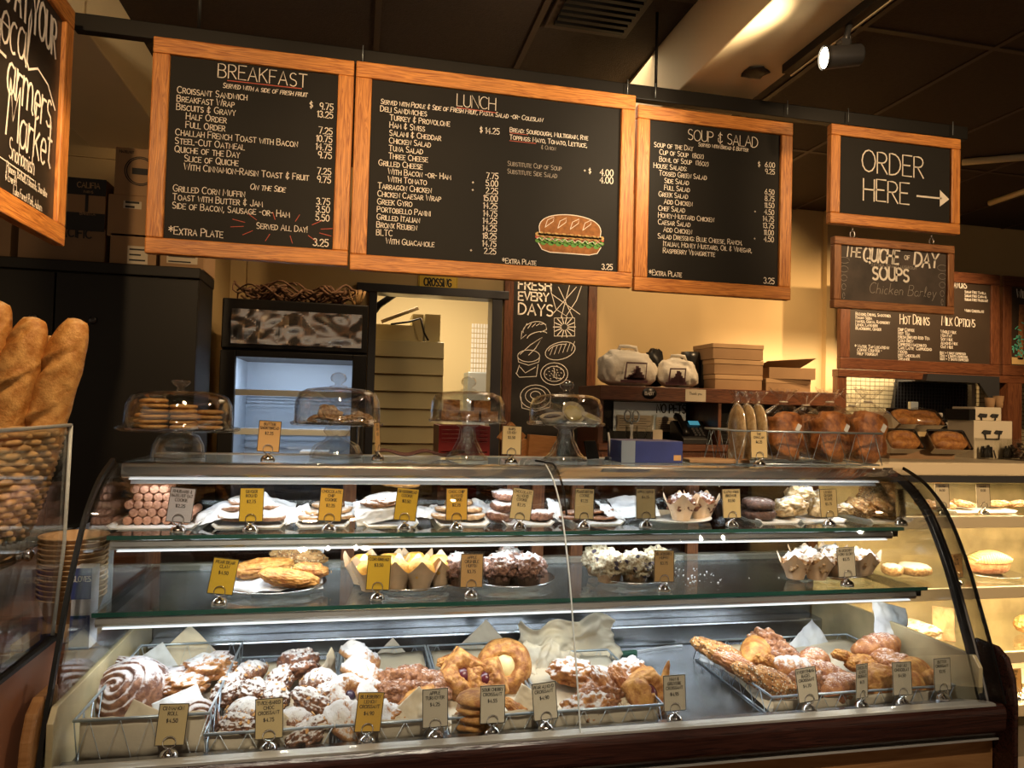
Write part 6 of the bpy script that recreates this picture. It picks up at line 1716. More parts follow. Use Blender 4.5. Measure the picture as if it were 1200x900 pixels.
ge = [m_disc('dustcook', .042, .017, v, .1, 'ginger_round') for v in (1, 2)]
for px, z, y, lab in ((276, .022, 1.90, 'lower left'), (316, .022, 1.90, 'lower right'), (296, .024, 1.97, 'lower back'), (281, .040, 1.92, 'second layer left'), (311, .040, 1.93, 'second layer right'), (288, .058, 1.93, 'topmost')): disc(px, z, ge[len(lab) % 2], 'sugared ginger round, %s of its heap' % lab, 'heap of ginger rounds', y)
ch_ = [m_disc('oat', .040, .013, v, .1, 'chip_cookie') for v in (3, 4)]
for px, z, y, lab in ((366, .018, 1.90, 'lower left'), (398, .018, 1.91, 'lower right'), (372, .031, 1.92, 'second layer left'), (395, .033, 1.93, 'second layer right'), (384, .047, 1.93, 'topmost')): disc(px, z, ch_[len(lab) % 2], 'chocolate chip cookie, %s behind the amber card' % lab, 'chocolate chip cookies', y)
gb = m_long(21, 'dustcook', .135, .075, .034, 'gingerbread_oval')
put('gingerbread_oval', gb, 'big sugared gingerbread oval tilted on white paper', 'cookie', (XU(452), 1.90, Z1 + .062), (.25, -.10, .05), 1, 'gingerbread ovals')
put('gingerbread_oval', gb, 'gingerbread oval under the tilted one', 'cookie', (XU(455), 1.93, Z1 + .026), (0, 0, .1), 1, 'gingerbread ovals')
put('butter_oval', m_long(22, 'paleco', .13, .07, .026, 'butter_oval'), 'pale yellow oval cookie topping the gingerbread', 'cookie', (XU(466), 1.99, Z1 + .098), (.1, .08, 0))
ot = [m_disc('oat', .038, .016, v, .2, 'oat_cookie') for v in (5, 6)]
for px, z, y, lab in ((522, .018, 1.90, 'lower left'), (552, .018, 1.91, 'lower right'), (526, .035, 1.92, 'upper left'), (549, .035, 1.92, 'upper right'), (537, .05, 1.94, 'topmost')): disc(px, z, ot[len(lab) % 2], 'lumpy almond cookie, %s behind the amber card' % lab, 'almond cookies', y)
ca = [m_disc('cinn', .036, .03, v, .2, 'crackle_cookie') for v in (7, 8)]
for px, z, y, lab in ((586, .02, 1.90, 'bottom of the tall stack'), (590, .046, 1.90, 'middle of the tall stack'), (592, .073, 1.91, 'top of the tall stack'), (634, .02, 1.90, 'right of the card'), (612, .02, 1.95, 'behind the card')): disc(px, z, ca[len(lab) % 2], 'dark crackled chocolate cookie, ' + lab, 'crackled chocolate cookies', y)
cp = [m_disc('crackle', .042, .009, v, .12, 'crisp_cookie') for v in (9, 10)]
for px, z, y, lab in ((671, .014, 1.90, 'lower left'), (706, .014, 1.91, 'lower right'), (676, .025, 1.92, 'upper left'), (702, .026, 1.93, 'upper right')): disc(px, z, cp[len(lab) % 2], 'flat brown crisp cookie, %s behind the tan card' % lab, 'crisp peanut cookies', y)
br = [m_disc('brownie', .044, .03, v, .08, 'brownie_round') for v in (11, 12)]
for px, z, y, lab in ((890, .02, 1.90, 'bottom front'), (889, .05, 1.90, 'top front'), (868, .02, 1.97, 'lower one behind the card')): disc(px, z, br[len(lab) % 2], 'round dark brownie, ' + lab, 'dark brownies', y, sc=1.08)
def sc_(px, z, y, mat, v, lab, grp, rot=None, sc=1):
    put('scone', m_lobed(30 + v, mat, (.055, .045, .034), .3, nm_='scone'), lab, 'scone', (XU(px, y), y, Z1 + z), rot or (R6.uniform(-.2, .2), R6.uniform(-.3, .3), R6.uniform(0, 6)), sc, grp)
sc_(926, .036, 1.90, 'scone', 0, 'pale sugared scone, lower left of three', 'pale scones'); sc_(937, .076, 1.92, 'scone', 1, 'pale scone lying on top of the others', 'pale scones', sc=.9); sc_(962, .048, 1.92, 'scone', 2, 'pale scone leaning behind the lemon ginger card', 'pale scones', (.2, -.8, .3), .9); sc_(990, .03, 1.90, 'scone', 3, 'golden scone right of the lemon ginger card', 'pale scones', sc=.6)
sc_(1007, .034, 1.90, 'sscone', 0, 'seeded scone, lower left of its heap', 'seeded scones', sc=.95); sc_(1031, .036, 1.90, 'sscone', 1, 'seeded scone, lower right of its heap', 'seeded scones', sc=1.1); sc_(1027, .072, 1.93, 'sscone', 2, 'largest seeded scone, topping its heap', 'seeded scones', (.1, -.5, .2), 1.15)
# white papers on the upper shelf
for px, y, w_, h_, rt, lab, sd in ((255, 1.86, .15, .09, (-1.15, -.25, -.3), 'white paper sliding off between the finger cookies and ginger rounds', 1), (322, 1.88, .09, .08, (-.9, .35, .2), 'white paper corner right of the ginger rounds', 2), (352, 1.87, .07, .06, (-1.1, -.3, .2), 'white paper under the chocolate chip cookies', 3), (418, 1.90, .06, .06, (-1.0, .2, .2), 'white paper corner between the amber and yellow cards', 4),
                                    (446, 1.86, .12, .065, (-.5, -.2, 0), 'white paper propping up the gingerbread', 5), (505, 1.9, .07, .07, (-1.2, .1, .2), 'white paper left of the almond cookies', 6), (563, 1.9, .08, .07, (-1.1, .2, -.3), 'white paper right of the almond cookies', 7), (650, 1.88, .05, .07, (-.9, .5, .1), 'white paper right of the crackled cookies', 8), (722, 1.88, .08, .07, (-1.1, .3, .2), 'white paper right of the crisp cookies', 9)):
    sheet(lab, (XU(px, y), y, Z1 + .014), w_, h_, rt, .01, sd, 'paper')
# muffins
def m_tulip(mat):
    def f():
        b = B(); na, nz = 64, 8
        def fn(u, v):
            th = 2 * PI * u; k = abs(2 * ((4 * u + .1) % 1.0) - 1); top = .046 + .034 * k ** 1.5
            z = v * top; r = .024 + .016 * v + .008 * v * v + .004 * k * v; return V(r * math.cos(th) * (1 + .03 * math.sin(9 * th)), r * math.sin(th) * (1 + .03 * math.sin(9 * th)), z)
        b.grid(fn, na, nz); b.lathe([(0, 0), (.024, 0)], n=16); return b.mesh('paper_cup', mat)
    return cached(('tulip', mat), f)


def m_dome(mat, v, r=.037, h=.034, amp=.14, fr=3):
    return cached(('dome', mat, v, r), lambda: B().blob((0, 0, 0), (r, r, h), amp, fr, v + 50, 4 if amp > .2 else 3).mesh('muffin_top', mat))


def m_cup(mat):
    return cached(('cup', mat), lambda: B().lathe([(0, 0), (.026, 0), (.036, .045), (.035, .046), (.025, .002)], n=60, flute=(22, .035)).mesh('paper_cup', mat))


def muffin(px, y, z0, topm, cupm, v, lab, grp, tulip=True, sc=1.0, rz=None, rx=0):
    t = thing('muffin', lab, 'muffin', (at(px, 600, y).x, y, z0), 0, grp); t.rotation_euler = (rx, 0, R6.uniform(0, 6) if rz is None else rz); t.scale = (sc,) * 3
    part('paper_cup', m_tulip(cupm) if tulip else m_cup(cupm), t)
    part('muffin_top', m_dome(topm, v, .037 if tulip else .042, .030 if tulip else .034, .12 if topm == 'corn' else .35, 3 if topm == 'corn' else 4.5), t, (0, 0, .044))


o = put('plate', plate_me(.115), 'white plate with the apple muffins on the upper shelf', 'plate', (XU(783), 1.915, Z1 + .0005))
sheet('white napkin on the apple muffin plate', (XU(745), 1.9, Z1 + .016), .13, .09, (-1.0, -.1, 0), .008, 12, 'paper')
muffin(798, 1.89, Z1 + .006, 'choccr', 'tulip', 1, 'apple muffin in a tan tulip paper, left of two', 'apple muffins', sc=1.0)
muffin(822, 1.91, Z1 + .006, 'choccr', 'tulip', 2, 'apple muffin in a tan tulip paper, right of two', 'apple muffins', sc=1.0)

# ================================================================== LOWER SHELF
YQ2 = 1.87
def oval(px, rx, lab, y=YQ2, ry=None):
    o = put('serving_platter', plate_me(.12, 'silver'), lab, 'platter', (at(px, 680, y).x, y, Z2 + .0005), (0, 0, 0), (rx / .12, (ry or .115) / .12, 1), 'silver platters on the lower shelf')
oval(322, .125, 'silver platter of bear claws on white paper'); oval(477, .127, 'silver platter of cornbread muffins'); oval(598, .118, 'silver platter of dark crumble muffins'); oval(740, .122, 'silver platter of blueberry muffins'); oval(967, .135, 'silver platter of sugared muffins')
sheet('white paper under the bear claws', (at(325, 680, 1.82).x, 1.80, Z2 + .014), .22, .17, (-1.45, 0, .1), .018, 21, 'paper')
sheet('white paper corner standing behind the bear claws', (at(345, 670, 1.93).x, 1.95, Z2 + .02), .12, .09, (-.5, .2, 0), .012, 22, 'paper')
BC = [(m_long(31, 'golden', .15, .06, .045, 'bear_claw'), 338, 1.82, .035, (.1, .12, -.15), 'bear claw at the front of its platter, orange glazed'), (m_long(32, 'golden', .16, .065, .05, 'bear_claw'), 305, 1.89, .045, (.1, -.08, .2), 'bear claw behind the yellow card'), (m_long(33, 'sscone', .15, .06, .05, 'bear_claw'), 350, 1.95, .06, (0, .1, -.1), 'dark topped bear claw at the back of its platter'), (m_long(31, 'danish', .10, .05, .04, 'bear_claw'), 364, 1.85, .045, (0, .2, .5), 'bear claw at the right end of its platter')]
for me, px, y, z, rt, lab in BC: o = put('bear_claw', me, lab, 'pastry', (at(px, 680, y).x, y, Z2 + z), rt, 1, 'bear claws'); part('almond_flakes', m_flakes(1), o, (0, 0, -.004), (0, 0, 0), (1.0, .5, .62))
for px, y, lab in ((438, 1.80, 'front left, behind the yellow card'), (428, 1.87, 'left end, pointed paper'), (467, 1.80, 'front, second from left'), (494, 1.795, 'front, third from left'), (459, 1.87, 'back row, second from left'), (488, 1.88, 'back row, third from left'), (517, 1.84, 'right end')):
    muffin(px, y, Z2 + .006, 'corn', 'tulip', len(lab) % 4, 'yellow cornbread muffin in tulip paper, ' + lab, 'cornbread muffins', sc=1.0)
for px, y, lab in ((540, 1.83, 'left, peeping beside the sleeved card'), (587, 1.82, 'front, beside the sleeved card'), (622, 1.81, 'front right'), (598, 1.90, 'back row')):
    muffin(px, y, Z2 + .006, 'muffd', 'linerd', len(lab) % 4, 'dark crumble topped muffin, ' + lab, 'dark crumble muffins', False, 1.0)
for px, y, lab in ((715, 1.82, 'front left'), (745, 1.80, 'front right'), (703, 1.89, 'back left'), (771, 1.85, 'behind the sleeved card')):
    muffin(px, y, Z2 + .006, 'muffb', 'liner', len(lab) % 4, 'blueberry crumble muffin, ' + lab, 'blueberry crumble muffins', False, 1.05)
for px, y, lab in ((933, 1.80, 'front left'), (958, 1.785, 'front, second from left'), (982, 1.785, 'front, behind the cream card'), (945, 1.88, 'back row left'), (975, 1.89, 'back row right'), (1012, 1.82, 'right end')):
    muffin(px, y, Z2 + .006, 'muffp', 'tulip', len(lab) % 4, 'sugared muffin in tulip paper, ' + lab, 'sugared muffins', True, .95)
cr = B()
for i in range(40):
    x = at(790 + abs(R6.gauss(30, 25)), 660, 1.85).x; y = 1.78 + R6.uniform(0, .2); s = R6.uniform(.001, .003); cr.blob((x, y, Z2 + s * .6), (s, s, s * .7), .2, 2, i, 1)
o = tag(cr.build('crumbs', 'white'), 'white crumbs strewn on the lower glass shelf', 'crumbs'); o['kind'] = 'stuff'

# ================================================================== ON TOP OF THE CASE: CAKE STANDS
def stand(px, y, plate_r, plate_z, dome_r, dome_h, knob, foot, flute, label):
    x = at(px, 500, y).x; t = thing('cake_stand', label, 'cake stand', (x, y, ZT), 0, 'glass cake stands on the case'); pz = plate_z - ZT
    b = B(); b.lathe([(0, pz - .006), (plate_r * .3, pz - .006), (plate_r * .96, pz - .004), (plate_r, pz - .001), (plate_r, pz + .005), (plate_r * .97, pz + .006), (plate_r * .93, pz), (0, pz)], n=48); b.build('plate', 'domeglass', t)
    b = B(); b.lathe([(r, z * (pz - .007)) for r, z in foot], n=40, flute=(20, .05) if flute == 2 else None); b.build('pedestal', 'domeglass', t)
    b = B(); R_, H_ = dome_r, dome_h; w_ = .003
    outp = [(R_, 0), (R_ * 1.0, H_ * .35), (R_ * .98, H_ * .62), (R_ * .9, H_ * .83), (R_ * .72, H_ * .94), (R_ * .4, H_ * .99), (.012, H_)]
    inp = [(max(.0, r - w_), max(0, z - w_)) for r, z in outp][::-1]
    b.lathe([(r, z + pz + .001) for r, z in outp + inp + [(R_, 0)]], n=60, flute=(30, .008) if flute else None); b.build('dome', 'domeglass', t)
    b = B(); k = pz + H_
    kp = {'disc': [(.010, 0), (.008, .008), (.020, .016), (.024, .022), (.020, .027), (0, .028)], 'ball': [(.022, 0), (.022, .004), (.009, .008), (.009, .012), (.018, .018), (.021, .027), (.017, .037), (.007, .042), (0, .043)]}[knob]
    b.lathe([(r, z + k) for r, z in kp], n=24, flute=(8, .08) if knob == 'ball' else None); b.build('knob', 'domeglass', t)
    return x, y, plate_z


FT1 = [(.066, 0), (.066, .05), (.062, .5), (.050, .85), (.03, .97), (.03, 1), (.02, 1), (.028, .94), (.045, .8), (.056, .5), (.06, .06), (.06, 0)]
FT2 = [(.072, 0), (.074, .1), (.062, .4), (.034, .58), (.026, .7), (.038, .86), (.03, 1), (.0, 1), (.0, .75), (.02, .6), (.055, .35), (.066, .08), (.066, 0)]
FT3 = [(.062, 0), (.062, .05), (.045, .22), (.026, .6), (.022, .9), (.036, 1), (.0, 1), (.016, .85), (.02, .55), (.038, .2), (.056, .05), (.056, 0)]
s1 = stand(210, 2.04, .152, at(210, 503, 2.04).z, .132, .103, 'disc', FT1, 0, 'clear glass cake stand with a dome over stacked butter cookies, leftmost')
s2 = stand(395, 2.08, .128, at(395, 497, 2.08).z, .118, .103, 'ball', FT2, 0, 'glass cake stand with a bulb foot, dome over pale meringue cookies')
s3 = stand(548, 2.06, .113, at(548, 494, 2.06).z, .107, .088, 'ball', FT3, 1, 'ribbed glass cake stand with a dome over brown bars')
s4 = stand(663, 2.06, .117, at(663, 497, 2.06).z, .109, .090, 'ball', FT3, 2, 'glass cake stand with a ribbed foot, dome over fluted tarts, nearest the pen')
sb_ = [m_disc('paleco', .034, .013, v, .05, 'butter_cookie') for v in (1, 2)]
onm = ['bottom', 'second', 'third', 'fourth', 'fifth', 'sixth', 'seventh']
for k, (dx, dy, n_, lab) in enumerate(((-.052, -.045, 6, 'front left'), (.022, -.055, 5, 'front middle'), (.078, -.03, 4, 'right'), (-.085, .03, 3, 'back left'), (.0, .05, 4, 'back'))):
    for i in range(n_): put('butter_cookie', sb_[i % 2], 'round butter cookie, %s in the %s stack under the dome' % (onm[i], lab), 'cookie', (s1[0] + dx + R6.uniform(-.003, .003), s1[1] + dy + R6.uniform(-.003, .003), s1[2] + .0075 + i * .0133), (R6.uniform(-.04, .04), R6.uniform(-.04, .04), R6.uniform(0, 6)), 1, 'butter cookies under the dome')
for i, (dx, dy, z, rt, lab) in enumerate(((-.02, -.03, .028, (1.2, .2, .3), 'standing on its edge, in front'), (.03, -.02, .01, (0, .1, 0), 'lying front right'), (-.05, .01, .01, (.1, 0, 1), 'lying left'), (.07, .03, .016, (.5, .3, 0), 'tilted at the right'), (.05, -.05, .012, (.1, .2, 2), 'lying at the right front'), (.0, .05, .01, (0, 0, 0), 'lying at the back'))):
    put('meringue_cookie', m_lobed(40 + i % 3, 'oat', (.03, .024, .014), .4, nm_='meringue_cookie'), 'pale sugared cookie under the second dome, ' + lab, 'cookie', (s2[0] + dx, s2[1] + dy, s2[2] + z), rt, 1.1, 'pale cookies under the second dome')
bmb = cached('bar', lambda: B().box((-.024, -.024, 0), (.024, .024, .03)).mesh('brown_bar', 'panloaf'))
for i, (dx, dy, k, lab) in enumerate(((-.06, -.03, 0, 'left front'), (.0, -.05, 0, 'middle front'), (.055, -.03, 0, 'right front'), (-.03, .04, 0, 'left back'), (.04, .04, 0, 'right back'), (-.05, -.015, 1, 'upper left'), (.035, -.01, 1, 'upper right'))):
    put('brown_bar', bmb, 'square brown bar under the ribbed dome, ' + lab, 'bar', (s3[0] + dx, s3[1] + dy, s3[2] + .001 + k * .031), (0, 0, R6.uniform(-.3, .3)), 1, 'bars under the ribbed dome')
for i, (dx, dy, rt, lab, cm_) in enumerate(((-.05, -.03, (.2, -.2, 0), 'dark one at the left', 'choc'), (.01, -.03, (1.0, .2, 0), 'tilted fluted one in the middle', 'custard'), (.065, -.02, (.3, .3, 0), 'one at the right', 'custard'), (-.01, .05, (.2, 0, 0), 'one at the back', 'custard'))):
    t = thing('fluted_tart', 'small tart in fluted paper under the right dome, ' + lab, 'tart', (s4[0] + dx, s4[1] + dy, s4[2] + (.012 if i != 1 else .03)), group='fluted tarts'); t.rotation_euler = rt
    part('paper_case', cached('tartcase', lambda: B().lathe([(0, 0), (.022, 0), (.036, .024), (.035, .025), (.021, .002), (0, .002)], n=64, flute=(26, .05)).mesh('paper_case', 'tagc')), t, (0, 0, -.01)); part('tart_filling', m_fill(cm_, .027, .009), t, (0, 0, .008))
# orange boxes behind the stands
for px, py, y, s, rt, lab in ((601, 512, 2.85, .085, (0, .7, .2), 'upper orange cardboard piece standing on its corner behind the price card'), (636, 528, 2.78, .12, (0, .06, .1), 'orange cardboard box behind the ribbed foot of the right stand'), (612, 530, 2.80, .08, (0, -.5, .1), 'lower tilted orange cardboard piece')):
    p = at(px, py, y); b = B(); b.box((-s / 2, 0, -s / 2), (s / 2, .03, s / 2)); b.box((-s * .3, -.0006, -.002), (s * .3, 0, .002), 0); tag(b.build('orange_box', 'panel', None, tuple(p), bevel=.002, rot=rt), lab, 'box')
# brown cloth, pen, blue box, paper envelope
b = B(); b.grid(lambda u, v: V(-.13 + .26 * u, .05 * v, .012 + .018 * abs(noise.noise(Vector((u * 4, v * 2, 3)))) * (1 - abs(2 * v - 1)) + .006 * math.sin(u * 14)), 30, 8)
p = at(492, 530, 2.12); tag(b.build('folded_cloth', 'cloth', None, (p.x, 2.10, ZT + .001), solid=.006), 'folded brown cloth lying on the case between two stands', 'cloth')
p = at(716, 531, 2.1); b = B(); b.tube([(0, 0, .004), (-.006, 0, .06), (-.010, 0, .085)], [.0035, .004, .003], 8); b.lathe([(0, 0), (.02, 0), (.018, .01), (0, .012)], n=16, mat=1); tag(b.build('counter_pen', ['bagp', 'dkgrey'], None, (p.x, 2.1, ZT)), 'white pen upright in a small dark holder on the case', 'pen')
p = at(694, 531, 2.15); b = B(); b.prism([(0, 0), (.006, 0), (.026, .055), (.02, .055)], 'x', -.02, .025, T=Matrix.Rotation(.35, 4, 'Z')); tag(b.build('small_frame', 'black', None, (p.x, 2.14, ZT)), 'small dark leaning frame beside the pen', 'frame')
a_, c_ = at(725, 545, 2.02), at(797, 517, 2.02); W = c_.x - a_.x
t = thing('blue_box', 'dark blue carton on the case in front of the scissors cup', 'box', (a_.x, 2.0, ZT)); b = B(); b.box((0, 0, 0), (W, .12, c_.z - ZT)); b.build('carton', 'blue', t, bevel=.002); b = B(); b.box((0, -.0008, .0), (W * .22, 0, c_.z - ZT)); b.build('grey_end_band', 'zinc', t)
b = B(); b.box((W * .85, -.001, .008), (W * .97, -.0002, .024)); b.build('sticker', 'tagd', t)
p = at(836, 536, 2.05); b = B(); b.prism([(-.10, -.03), (.09, -.05), (.12, .02), (.0, .06), (-.09, .04)], 'z', 0, .012); tag(b.build('kraft_envelope', 'kraft', None, (p.x, 2.04, ZT), bevel=.003), 'flat kraft paper bag lying left of the loaf basket', 'paper bag')
# ---- loaf basket with bagged loaves
yb0, yb1 = 1.98, 2.19; lx0, lx1 = at(864, 520, yb0).x, at(1034, 520, yb0).x; hb = at(950, 507, yb0).z - ZT
basket('black-rimmed wire basket of bagged loaves on the case', lx0, lx1, yb0, yb1, hb, z0=ZT - .002, name='loaf_basket', group=None, step=.03)
def loaf_me(v):
    def f():
        b = B()
        def fn(p, q):
            q.x = math.copysign(abs(p.x) ** .6, p.x) * .058; q.y = math.copysign(abs(p.y) ** .6, p.y) * .045; q.z = math.copysign(abs(p.z) ** .7, p.z) * .075
            d = 1 + .09 * math.sin(p.z * 7 + p.x * 4 + v) + .06 * noise.noise(p * 4 + V(v, 0, 0)); return q * d
        b.blob((0, 0, 0), (1, 1, 1), 0, 1, v, 4, fn=fn); return b.mesh('loaf', 'loaf')
    return cached(('loaf', v), f)
def film_me():
    def f():
        b = B(); n = 40; prof = [(.060, -.078), (.066, -.04), (.067, .03), (.060, .075), (.036, .095), (.012, .108), (.010, .114), (.03, .135), (.048, .152)]
        vs = []; fs = []
        for i, (r, z) in enumerate(prof):
            for j in range(n):
                th = 2 * PI * j / n; c, s = math.cos(th), math.sin(th); sq = 1 / max(abs(c), abs(s)) ** (.55 if i < 4 else 0)
                k = r * sq * (1 + (.05 if i < 4 else .35) * noise.noise(Vector((c * 3, s * 3, i * .9)))); vs.append((k * c, k * s * .82, z + (.02 * noise.noise(Vector((c * 4, s * 4, 7))) if i == 8 else 0)))
        for i in range(len(prof) - 1):
            for j in range(n): fs.append((i * n + j, i * n + (j + 1) % n, (i + 1) * n + (j + 1) % n, (i + 1) * n + j))
        b.add(vs, fs, 0, False); return b.mesh('film_bag', 'film')
    return cached('film', f)
m_tie = cached('tie', lambda: B().tube([(.012 * math.cos(q), .010 * math.sin(q), .111) for q in [2 * PI * i / 12 for i in range(12)]], .0025, 6, closed=True).mesh('twist_tie', 'bagp'))
m_lab = cached('blabel', lambda: B().box((-.008, -.0006, -.012), (.008, .0006, .012)).mesh('bag_label', 'paper'))
LV = [(918, 2.06, 0, 'front row, left of the middle', 1.0), (972, 2.05, 1, 'front row, right of the middle', 1.02), (1015, 2.06, 2, 'front row, right end', 1.05), (945, 2.145, 0, 'back row, left', .96), (997, 2.15, 1, 'back row, right', .98)]
for px, y, v, lab, s in LV:
    t = thing('bagged_loaf', 'dark braided loaf in a tied clear bag, ' + lab, 'bread', (at(px, 500, y).x, y, ZT + .004 + .080 * s), 0, 'bagged loaves in the wire basket'); t.scale = (s,) * 3; t.rotation_euler = (0, R6.uniform(-.06, .06), R6.uniform(-.2, .2))
    part('loaf', loaf_me(v), t); part('film_bag', film_me(), t); part('twist_tie', m_tie, t); part('bag_label', m_lab, t, (.01, -.058, .03), (0, .5, 0))
for k, px in enumerate((868, 880, 893)):
    t = thing('baguette_slice_bag', 'pale %s bagged loaf end standing at the left of the loaf basket' % ('leftmost', 'second', 'third')[k], 'bread', (at(px, 500, 2.03).x, 2.05, ZT + .095), 0, 'pale bagged loaf ends')
    part('loaf', cached('slice', lambda: B().blob((0, 0, 0), (.016, .05, .09), .08, 2, 3, 3).mesh('loaf', 'scone')), t); part('film_bag', cached('slicefilm', lambda: B().blob((0, 0, 0), (.019, .056, .094), .06, 3, 4, 3).tube([(0, 0, .09), (.0, 0, .105), (.0, 0, .13)], [.02, .008, .03], 10, caps=False).mesh('film_bag', 'film')), t)

# ================================================================== BAGUETTES AND THEIR BASKET
bc = Vector((-.945, 1.93, LZ)); br_ = .235; hbk = at(40, 506, 1.86).z - LZ
wb = thing('wicker_basket', 'honey coloured wicker basket of baguettes behind the glass', 'basket', tuple(bc))
b = B(); nrow = 17; ns = 26
for k in range(nrow):
    z = .012 + (hbk - .02) * k / (nrow - 1); rr = .165 + (br_ - .165) * (k / (nrow - 1)) ** .8
    b.tube([((rr + .007 * math.cos(PI * i + PI * k)) * math.cos(2 * PI * i / (2 * ns)), (rr + .007 * math.cos(PI * i + PI * k)) * .86 * math.sin(2 * PI * i / (2 * ns)), z + .002 * math.sin(i * 1.7 + k)) for i in range(2 * ns)], .0078, 6, closed=True)
b.build('weave', 'wicker', wb)
b = B()
for i in range(2 * ns):
    th = 2 * PI * i / (2 * ns); b.tube([(.165 * math.cos(th), .142 * math.sin(th), .0), (br_ * math.cos(th), br_ * .86 * math.sin(th), hbk)], .005, 5)
b.build('stakes', 'wicker', wb)
b = B()
for q in range(2): b.tube([(br_ * 1.01 * math.cos(2 * PI * i / 60), br_ * .87 * math.sin(2 * PI * i / 60), hbk + .006 * math.sin(i * 1.3 + q * PI)) for i in range(60)], .010, 7, closed=True)
b.build('rim', 'wicker', wb)
b = B(); b.lathe([(0, 0), (.16, 0), (.16, .008), (0, .008)], n=30, T=Matrix.Diagonal((1, .86, 1, 1))); b.build('base', 'wicker', wb)
def baguette(tip, base, r, seed, lab):
    """loaf from a basket point up to its tip, with slashes"""
    d = (tip - base); L = d.length; t = thing('baguette', lab, 'bread', tuple(base), 0, 'baguettes in the wicker basket'); t.rotation_euler = d.to_track_quat('Z', 'Y').to_euler()
    b = B(); n = 90; k = 36; vs = []; fs = []
    for i in range(n + 1):
        q = i / n; e = min(q / .2, (1 - q) / .34, 1); rr = r * (.30 + .70 * (1 - (1 - e) ** 2) ** .5) * (1 if 0 < i < n else .55)
        for j in range(k):
            th = 2 * PI * j / k; w_ = 1 + .05 * noise.fractal(Vector((math.cos(th) * 1.5 + seed, math.sin(th) * 1.5, q * 7)), 1, 2, 3)
            lat = (th + .35 * math.sin(seed * 2)) % (2 * PI) - PI; u = (q * 3.0 - lat * .30 + seed * .37) % 1.0; m_ = math.exp(-(lat / 1.0) ** 2)
            w_ += m_ * (-.20 * math.exp(-((u - .5) / .09) ** 2) + .13 * math.exp(-((u - .64) / .05) ** 2))
            vs.append((rr * w_ * math.cos(th) + .006 * math.sin(q * 5 + seed), rr * w_ * math.sin(th), q * L))
    for i in range(n):
        for j in range(k): fs.append((i * k + j, i * k + (j + 1) % k, (i + 1) * k + (j + 1) % k, (i + 1) * k + j))
    fs += [tuple(range(k))[::-1], tuple(n * k + j for j in range(k))]
    b.add(vs, fs, 0, True); b.build('crust', 'bread', t)
for tip, bs, y0, y1, r, sd, lab in (((92, 374), (27, 575), 1.92, 1.95, .046, 1, 'rightmost baguette, in front, its tip leaning right'), ((40, 372), (-16, 575), 1.89, 1.93, .046, 2, 'middle baguette, in front, with a long split'), ((-4, 352), (-66, 575), 1.88, 1.92, .048, 3, 'leftmost and tallest baguette, cut by the photo edge'), ((64, 394), (8, 575), 2.04, 2.04, .042, 4, 'baguette half hidden between the middle and rightmost ones'), ((16, 388), (-40, 575), 2.05, 2.04, .042, 5, 'baguette at the back behind the leftmost ones')):
    baguette(at(tip[0], tip[1], y0), at(bs[0], bs[1], y1), r, sd, lab)

# ================================================================== ON AND IN THE SECOND CASE
YT2 = 2.42
def pan_me():
    def f():
        b = B(); ro = [(-.078, -.046), (.078, -.046), (.085, -.04), (.085, .04), (.078, .046), (-.078, .046), (-.085, .04), (-.085, -.04)]
        rings = [([(x * .84, y * .84) for x, y in ro], -.045), (ro, 0), ([(x * 1.05, y * 1.07) for x, y in ro], .003), ([(x * 1.05, y * 1.07) for x, y in ro], .006), ([(x * .97, y * .95) for x, y in ro], .004), ([(x * .82, y * .8) for x, y in ro], -.042)]
        vs = [(x, y, z) for rg, z in rings for x, y in rg]; n = 8; fs = [(i * n + j, i * n + (j + 1) % n, (i + 1) * n + (j + 1) % n, (i + 1) * n + j) for i in range(5) for j in range(n)] + [tuple(range(n))[::-1], tuple(5 * n + j for j in range(n))]
        b.add(vs, fs, 0, False); return b.mesh('foil_pan', 'foil')
    return cached('pan', f)
m_pl = cached('panloaf', lambda: B().blob((0, 0, 0), (.08, .042, .03), .12, 3, 2, 4, fn=lambda p, q: V(math.copysign(abs(p.x) ** .7, p.x) * .08, math.copysign(abs(p.y) ** .7, p.y) * .042, q.z * (1 - .35 * math.exp(-(p.y * 5 + .5 * math.sin(p.x * 5)) ** 2)))).mesh('loaf', 'panloaf'))
for px, py, y, rx, rz, lab in ((1058, 515, YT2, .95, .1, 'foil pan loaf propped up in front, left of two'), (1112, 516, YT2, .95, -.05, 'foil pan loaf propped up in front, right of two'), (1060, 489, YT2 + .14, .75, .3, 'foil pan loaf in the upper row, left'), (1081, 490, YT2 + .15, .75, -.1, 'foil pan loaf in the upper row, right, under clear wrap')):
    p = at(px, py, y); t = thing('loaf_pan', lab, 'bread', tuple(p), 0, 'loaf pans on the warm case'); t.rotation_euler = (rx, 0, rz); t.scale = (.96,) * 3
    part('foil_pan', pan_me(), t); part('loaf', m_pl, t, (0, 0, -.004))
    part('clear_wrap', cached('panwrap', lambda: B().blob((0, 0, 0), (.088, .05, .02), .06, 4, 6, 3).mesh('clear_wrap', 'film')), t, (0, 0, .012)) if 'wrap' in lab else None
b = B(); b.prism([(0, 0), (.1, 0), (.02, .09), (.0, .09)], 'x', at(1036, 500, 2.5).x, at(1112, 500, 2.5).x); tag(b.build('loaf_rest', 'kraftd', None, (0, YT2 + .05, ZS)), 'sloping brown card rest behind the front loaf pans', 'stand')
p0_, p1_ = at(1139, 533, 2.55), at(1184, 505, 2.55); W = p1_.x - p0_.x
t = thing('cutlery_dispenser', 'white dispenser box with dark clips and clear bins, right end of the warm case', 'dispenser', (p0_.x, 2.52, ZS))
zz1, zz2, zz3 = at(1160, 512, 2.52).z - ZS, at(1160, 493, 2.52).z - ZS, at(1160, 477, 2.52).z - ZS
